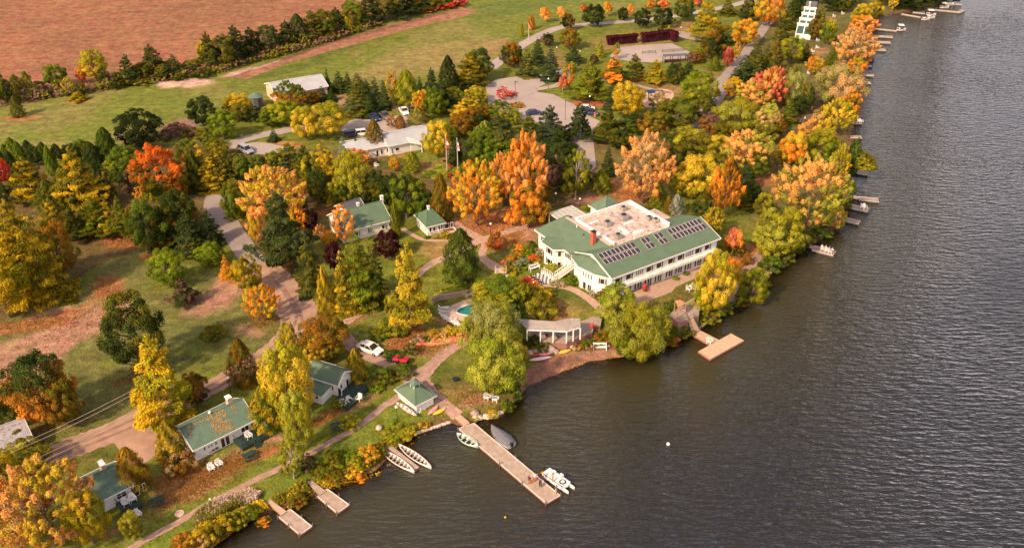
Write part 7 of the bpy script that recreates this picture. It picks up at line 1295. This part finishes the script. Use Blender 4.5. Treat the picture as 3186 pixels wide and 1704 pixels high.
for x in (-3.8, -1.3, 1.3, 3.8):
    for y in (-1.1, 1.1): MB().bar((x, y, -.1), (x, y, 2.25), .16).build('post', M['maroon'], sh2)
MB().box(-3.5, -.4, 0, 1.5, .4, .8).build('bench', M['maroon'], sh2)
# giant chess
cz = hz(*P(1690, 862, 3.1).xy); ch = empty('giant_chessboard', P(1689, 866, cz + .03), lodge.rotation_euler.z + R(4), 'giant black and white chessboard laid in the lodge garden', 'chessboard'); qa = MB().box(-.26, -.26, 0, .26, .26, .05); sm1 = qa.mesh('board_square', M['trim']); sm2 = qa.mesh('board_square', M['black'])
for i in range(8):
    for j in range(8): obj('board_square', sm1 if (i + j) % 2 else sm2, ch, ((i - 3.5) * .53, (j - 3.5) * .53, 0))
def piece(m, k_): 
    rt = MB().tube([(0, 0, 0), (0, 0, .06), (0, 0, .14), (0, 0, .5), (0, 0, .55), (0, 0, .7)], [.16, .16, .09, .06, .12, .05], 8).build('chess_piece', M[m]); return rt
pcw = piece('trim', 0); pcb = piece('black', 1); 
for m, row, l in (('w', 3.5, 'white'), ('w', 2.5, 'white'), ('b', -3.5, 'black'), ('b', -2.5, 'black')):
    src = pcw if m == 'w' else pcb
    for j in range(8):
        if m == 'b' and j % 2: continue
        isf = not src.get('used'); c_ = src if isf else src.copy()
        if isf: src['used'] = 1
        else: C.objects.link(c_)
        c_.location = ch.matrix_basis @ Vector((row * .53, (j - 3.5) * .53, .05)); hh = 1.4 if abs(row) > 3 else 1.0; c_.scale = (1.1, 1.1, hh); prop(c_, f'{ORD[j]} {l} giant chess piece from the near end of the ' + ('back' if abs(row) > 3 else 'front') + ' row', 'chess piece', f'{l} giant chess pieces, ' + ('back' if abs(row) > 3 else 'front') + ' row')
for o_ in (pcw, pcb):
    if 'used' in o_: del o_['used']
# flower pots on the decks
def pot(px, py, z, m, l, s=1): rt = empty('flower_pot', P(px, py, z), 0, l, 'flower pot', 'flower pots'); MB().tube([(0, 0, 0), (0, 0, .5)], [.22, .3], 10).build('pot', M['brick'], rt); MB().ball((0, 0, .75), .42, 10, .8).build('flowers', M[m], rt); rt.scale = (s,) * 3
pot(1842, 1022, DZ, 'red', 'pot of red flowers on the right corner of the pergola deck'); pot(1701, 1050, DZ, 'maroon', 'pot with dark plant under the pergola, left one', .8); pot(1734, 1052, DZ, 'tgreen', 'pot with green plant under the pergola, right one', .8); pot(2168, 948, dz2, 'maroon', 'maroon flower tub on the gazebo deck', 1.3); pot(2005, 899, cz, 'red', 'tub of red flowers on the lodge terrace', 1.1)
gt = empty('garden_steps', G(1558, 845), lodge.rotation_euler.z - .6, 'pale garden steps at the end of the path left of the chessboard', 'steps'); s = MB()
for i in range(5): s.box(-1.1, -i * .55, -.2, 1.1, -i * .55 + .6, .42 - i * .08)
s.build('step', M['concrete'], gt); s = MB(); s.bar((-1.1, .4, 1.1), (-1.1, -2.2, .9), .06); s.bar((1.1, .4, 1.1), (1.1, -2.2, .9), .06); [s.bar((x, y, .1), (x, y, 1.0), .06) for x in (-1.1, 1.1) for y in (.4, -.9, -2.2)]; s.build('railing', M['trim'], gt)
tb = empty('stone_table', G(1570, 868), .4, 'white stone block table at the foot of the garden steps', 'table'); MB().box(-.9, -.5, .5, .9, .5, .72).build('tabletop', M['trim'], tb); MB().box(-.6, -.3, -.1, .6, .3, .499).build('pedestal', M['trim'], tb)
fp = empty('fire_pit', G(559, 1596), 0, 'round sandy fire pit ring on the grass near the lowest cottage', 'fire pit'); MB().tube([(0, 0, -.1), (0, 0, .12)], [.75, .65], 12).build('ring', M['rockp'], fp); MB().tube([(0, 0, .121), (0, 0, .14)], .5, 12).build('ash_bed', M['sand'], fp)
fp = empty('fire_pit', G(1418, 1183), 0, 'small black fire bowl on the lawn left of the willow', 'fire pit'); MB().tube([(0, 0, 0), (0, 0, .4)], [.35, .6], 12).build('bowl', M['black'], fp)
# ------------------------------------------------------------------ people
def person(px, py, z, rz, top, legs, label, hat=None, hair='bark', pose=0, vest=None, arms=0, s=1.0):
    rt = empty('person', P(px, py, z) if z is not None else G(px, py), rz, label, 'person', None); me_ = bpy.data.meshes.new('body'); sit = pose == 1
    hipz = .95 if not sit else .45; V = [(0, 0, hipz), (0, .01, hipz + .25), (0, 0, hipz + .48), (0, 0, hipz + .58), (0, -.01, hipz + .70)]; E = [(0, 1), (1, 2), (2, 3), (3, 4)]; Rr = [(.155, .11), (.145, .10), (.17, .105), (.055, .055), (.10, .11)]
    def ch_(st, pts):
        k_ = st
        for p, r in pts: V.append(p); Rr.append((r, r)); E.append((k_, len(V) - 1)); k_ = len(V) - 1
    for sg in (-1, 1):
        if sit: ch_(0, [((sg * .11, -.05, hipz), .10), ((sg * .14, -.45, hipz + .02), .07), ((sg * .14, -.5, .08), .045), ((sg * .14, -.66, .04), .045)])
        else: ch_(0, [((sg * .10, 0, hipz - .06), .10), ((sg * .12, -.03 + sg * .04 * 1, .5), .068), ((sg * .13, .03 + sg * .08, .09), .045), ((sg * .14, -.12 + sg * .08, .04), .045)])
        if arms == 1: ch_(2, [((sg * .20, 0, hipz + .46), .06), ((sg * .36, -.10, hipz + .30), .045), ((sg * .28, -.32, hipz + .36), .035), ((sg * .26, -.40, hipz + .37), .035)])
        else: ch_(2, [((sg * .20, 0, hipz + .46), .06), ((sg * .27, .02, hipz + .20), .045), ((sg * .28, -.08, hipz - .04), .035), ((sg * .28, -.10, hipz - .13), .035)])
    me_.from_pydata(V, E, []); me_.update(); bo = bpy.data.objects.new('body', me_); C.objects.link(bo); bo.parent = rt; sk = bo.modifiers.new('skin', 'SKIN'); sv = me_.skin_vertices[0].data
    for i, r in enumerate(Rr): sv[i].radius = r
    sv[0].use_root = True; sd = bo.modifiers.new('sub', 'SUBSURF'); sd.levels = 1; sd.render_levels = 1; me_.materials.append(M['skin'])
    t = MB(); H0 = hipz; t.loft([[(.175 * k_ * math.cos(a), .125 * k_ * math.sin(a), z_) for a in [2 * math.pi * i / 10 for i in range(10)]] for z_, k_ in ((H0 - .04, 1.02), (H0 + .1, 1.0), (H0 + .25, 1.0), (H0 + .40, 1.14), (H0 + .50, 1.05), (H0 + .56, .5))]); t.build('shirt', M[vest or top], rt, smooth=True)
    for sg in (-1, 1):
        t = MB(); t.tube([(sg * .17, 0, H0 + .49), (sg * .25, .01 if not arms else -.04, H0 + .32 if not arms else H0 + .38)], [.085, .065], 8); t.build('sleeve', M[top], rt); t = MB()
        if sit: t.tube([(sg * .10, 0, H0 + .02), (sg * .14, -.45, H0 + .03), (sg * .14, -.49, .3)], [.125, .09, .075], 8)
        else: t.tube([(sg * .09, 0, H0 + .02), (sg * .12, -.03 + sg * .04, .52), (sg * .13, .02 + sg * .07, .14)], [.125, .088, .07], 8)
        t.build('trouser_leg', M[legs], rt)
    hd = H0 + .72; MB().ball((0, .012, hd + .03), (.098, .112, .115), 10).build('hair', M[hair], rt, smooth=True); MB().ball((0, -.03, hd - .005), (.082, .092, .11), 10).build('face', M['skin'], rt, smooth=True); f = MB(); f.ball((-.03, -.115, hd + .01), .012, 6); f.ball((.03, -.115, hd + .01), .012, 6); f.build('eyes', M['black'], rt)
    if hat: MB().ball((0, 0, hd + .075), (.12, .13, .075), 10).build('cap', M[hat], rt, smooth=True)
    rt.scale = (s,) * 3; return rt
person(1647, 1505, .46, 2.6, 'maroon', 'brick', 'person in dark red crouched over on the long dock', pose=0, hair='black'); person(1664, 1497, .46, .4, 'trim', 'orange', 'person in white top and orange shorts standing on the long dock', pose=0); person(1681, 1514, .46, -.5, 'black', 'black', 'person in black clothes on the dock beside the white boat', arms=1); person(1689, 1492, .46, -.9, 'orange', 'navy', 'person in orange life vest at the dock edge', vest='yellow', arms=1)
person(1719, 1497, .86, 1.2, 'yellow', 'orange', 'person in yellow life vest and red cap on the white boat', hat='red', vest='orange', arms=1); person(1730, 1534, .46, .9, 'blue', 'skin', 'person in blue top at the outer end of the long dock', arms=1)
person(2567, 778, .46, .8, 'red', 'trim', 'person in red top seated on the crowded dock', pose=1); person(2580, 783, .46, .8, 'maroon', 'navy', 'person in dark top seated on the crowded dock', pose=1); person(2588, 785, .46, .8, 'trim', 'black', 'person in white top seated at the end of the crowded dock', pose=1)
person(1851, 366, None, 0, 'red', 'pink', 'person in red standing by the parked cars'); person(2469, 385, None, .5, 'red', 'navy', 'person in red in the clearing by the shore'); person(2490, 388, None, .5, 'navy', 'black', 'person in dark blue in the clearing by the shore'); person(2503, 380, None, .5, 'trim', 'navy', 'person in white in the clearing by the shore'); person(2524, 350, None, .5, 'navy', 'black', 'person in black near the tan willow')
# leaning tree over the water
lt = empty('leaning_tree', G(2626, 556), 0, 'thin tree leaning far out over the lake from the shore', 'tree'); l0 = lt.location; pts = [Vector((0, 0, 0))] + [P(px, py, z) - l0 for px, py, z in ((2634, 536, 2.2), (2648, 520, 4.2), (2664, 511, 5.4), (2682, 505, 6.0))]; MB().tube(pts, [.28, .22, .16, .12, .06], 7).build('trunk', M['barkp'], lt)
pts2 = [pts[0]] + [P(px, py, z) - l0 for px, py, z in ((2640, 540, 1.8), (2652, 528, 3.4), (2662, 514, 4.8))]; MB().tube(pts2, [.2, .16, .12, .06], 6).build('limb', M['barkp'], lt)
for px, py, z, w1, h1 in ((2693, 507, 5.5, 6.5, 4.2), (2706, 514, 5.2, 4.5, 3.0), (2684, 492, 6.8, 4.5, 3.6), (2664, 510, 5.0, 3.4, 2.4)):
    v = P(px, py, z) - l0; cr_ = obj('crown', KIND['d'][1][1], lt, (v.x, v.y, v.z - h1 * .55)); cr_.scale = (w1, w1, h1); cr_['leaf_a'] = list(PAL['ye']); cr_['leaf_b'] = list(PAL['ol']); cr_['leaf_top'] = 0.0
# ------------------------------------------------------------------ ornamental grass, bank brush and litter of leaves
def scatter(name, polypx, n_, size, ca, cb, label, cat, h=.5, seed=1, up=False):
    rs = np.random.RandomState(seed); w = [G(*p) for p in polypx]; poly_ = np.array([(v.x, v.y) for v in w]); lo = poly_.min(0); hi = poly_.max(0); pts = rs.uniform(lo, hi, (n_ * 4, 2)); pts = pts[inpoly(pts[:, 0], pts[:, 1], poly_)][:n_]
    if 'shore' in name: ok_ = np.array([clear(*proj(p[0], p[1], .6)[:2], 13) for p in pts]); pts = pts[ok_]
    z = hgt(pts[:, 0], pts[:, 1]); zz = rs.uniform(0, 1, len(pts)) ** .7 * h * (.5 + .8 * vnoise(pts[:, 0], pts[:, 1], 1.6, seed)); c = np.column_stack([pts, z + zz]); m = c.mean(0); nn = np.tile([0, -.3, 1.0], (len(c), 1)) + rs.normal(0, .3, (len(c), 3))
    me_ = leaf_mesh(name, c - m, nn, np.full(len(c), size), vnoise(pts[:, 0], pts[:, 1], 2.2, seed + 3) + rs.normal(0, .15, len(c)), rs.uniform(.3, .75, len(c)), np.tile([0, 0, 1.0], (len(c), 1)) if up else None, seed)
    o_ = bpy.data.objects.new(name, me_); C.objects.link(o_); o_.location = m; o_['leaf_a'] = list(PAL[ca]); o_['leaf_b'] = list(PAL[cb]); o_['leaf_top'] = 0.0; prop(o_, label, cat, None, 'stuff'); return o_
scatter('ornamental_grass', [(600, 1610), (640, 1575), (700, 1550), (760, 1530), (815, 1535), (800, 1560), (720, 1590), (640, 1635), (610, 1640)], 3800, .26, 'ol', 'wh', 'pale plumed ornamental grass on the bank left of the small docks', 'grass', 1.0, 3, True)
scatter('shore_brush', [(560, 1720), (620, 1640), (720, 1600), (820, 1560), (900, 1530), (960, 1480), (1040, 1440), (1150, 1400), (1230, 1350), (1300, 1335), (1290, 1352), (1200, 1420), (1150, 1460), (1060, 1495), (900, 1560), (800, 1600), (700, 1660), (600, 1740)], 16000, .34, 'ol', 'gd', 'rusty and golden brush crowding the lower shore', 'brush', .8, 5)
scatter('shore_weeds', [(860, 1590), (1000, 1520), (1100, 1490), (1180, 1470), (1240, 1420), (1300, 1362), (1330, 1350), (1320, 1380), (1260, 1430), (1200, 1478), (1050, 1530), (900, 1600)], 3500, .35, 'br', 'gd', 'brown and golden water weeds along the lower shallows', 'weeds', .12, 6)
scatter('beach_wrack', [(1640, 1196), (1720, 1160), (1830, 1120), (1930, 1106), (1950, 1116), (1840, 1132), (1730, 1175), (1650, 1210)], 600, .18, 'gd', 'br', 'line of yellow leaves washed up along the beach', 'leaves', .05, 7)
scatter('garden_flowers', [(1285, 1068), (1340, 1058), (1420, 1052), (1470, 1030), (1480, 1040), (1430, 1066), (1350, 1078), (1290, 1076)], 2600, .26, 'pk', 'ta', 'pink and tan flower border below the pool', 'flowers', .45, 8)
scatter('garden_flowers', [(1290, 1062), (1300, 1055), (1312, 1064), (1300, 1072)], 300, .24, 'mr', 'pk', 'magenta flower clump at the left end of the border', 'flowers', .45, 9)
scatter('hedgerow_brush', [(0, 300), (100, 290), (250, 282), (330, 268), (480, 250), (620, 232), (700, 205), (860, 165), (1000, 125), (1180, 70), (1190, 82), (1000, 140), (860, 182), (700, 225), (560, 250), (400, 272), (250, 296), (0, 335)], 9000, .8, 'ol', 'mp', 'tangled brush filling the hedgerow below the tilled field', 'brush', 2.2, 10)
scatter('roof_leaves', [(0, 0), (1, 0), (1, 1)], 0, .1, 'og', 'gd', 'x', 'x') if False else None
rs = np.random.RandomState(12); N = 900; xx = rs.uniform(1, 9, N); yy = rs.uniform(.4, 3.8, N); keep_ = vnoise(xx, yy, 1.3, 4) > .45; xx = xx[keep_]; yy = yy[keep_]; c = np.column_stack([xx, yy, 2.5 + yy * 1.9 / 3.96 + .05]); me_ = leaf_mesh('fallen_leaves', c, np.tile([0, -.4, 1.0], (len(c), 1)), np.full(len(c), .15), rs.rand(len(c)), rs.uniform(.3, .7, len(c)), None, 3); o_ = obj('fallen_leaves', me_, ct); o_['leaf_a'] = list(PAL['og']); o_['leaf_b'] = list(PAL['ta']); o_['leaf_top'] = 0.0; o_['kind'] = 'stuff'
rs = np.random.RandomState(31); pts = []
for cx, cy, rx, ry, rot, nn_ in ((390, 755, 75, 18, 0, 500), (500, 800, 70, 14, 2, 400), (330, 890, 60, 40, -30, 500), (90, 1010, 180, 26, -8, 900), (240, 1010, 170, 60, -18, 500), (1265, 1050, 75, 35, -25, 900), (1330, 1085, 75, 28, -10, 500), (600, 1520, 170, 36, -24, 1400), (700, 1450, 150, 26, -24, 1200), (560, 1480, 120, 30, -20, 900), (1500, 700, 130, 38, -8, 1200), (1580, 745, 90, 34, -14, 700), (1960, 600, 110, 40, 10, 1000), (1030, 660, 80, 22, 0, 500), (1010, 1300, 120, 14, -28, 600), (2290, 820, 100, 34, -30, 700), (860, 800, 50, 40, 40, 400), (820, 1000, 70, 30, 0, 500), (1130, 960, 90, 34, -30, 500), (430, 1180, 120, 40, -10, 500), (150, 1330, 130, 40, -10, 500), (1470, 1240, 90, 30, 0, 500), (1720, 965, 60, 38, 30, 400)):
    u = rs.normal(0, .48, (nn_, 2)); a = R(rot); px = cx + u[:, 0] * rx * math.cos(a) - u[:, 1] * ry * math.sin(a); py = cy + u[:, 0] * rx * math.sin(a) + u[:, 1] * ry * math.cos(a)
    z0_ = hz(*G(cx, cy).xy); dx = (px - PW / 2) / FP; dy_ = (py - PH / 2) / FP; t_ = (z0_ - CAM_H) / (-SP - dy_ * CP); pts.append(np.column_stack([dx * t_, (CP - dy_ * SP) * t_]))
pts = np.vstack(pts); pts = pts[sdist(pts[:, 0], pts[:, 1]) > .5]; c = np.column_stack([pts, hgt(pts[:, 0], pts[:, 1]) + .07]); m = c.mean(0)
me_ = leaf_mesh('fallen_leaves', c - m, np.tile([0, 0, 1.0], (len(c), 1)), np.full(len(c), .22), rs.rand(len(c)), rs.uniform(.1, .7, len(c)), None, 33); o_ = bpy.data.objects.new('fallen_leaves', me_); C.objects.link(o_); o_.location = m; o_['leaf_a'] = [.36, .17, .07]; o_['leaf_b'] = list(PAL['br']); o_['leaf_top'] = 0.0; prop(o_, 'orange and brown fallen leaves scattered over the lawns under the trees', 'leaves', None, 'stuff')
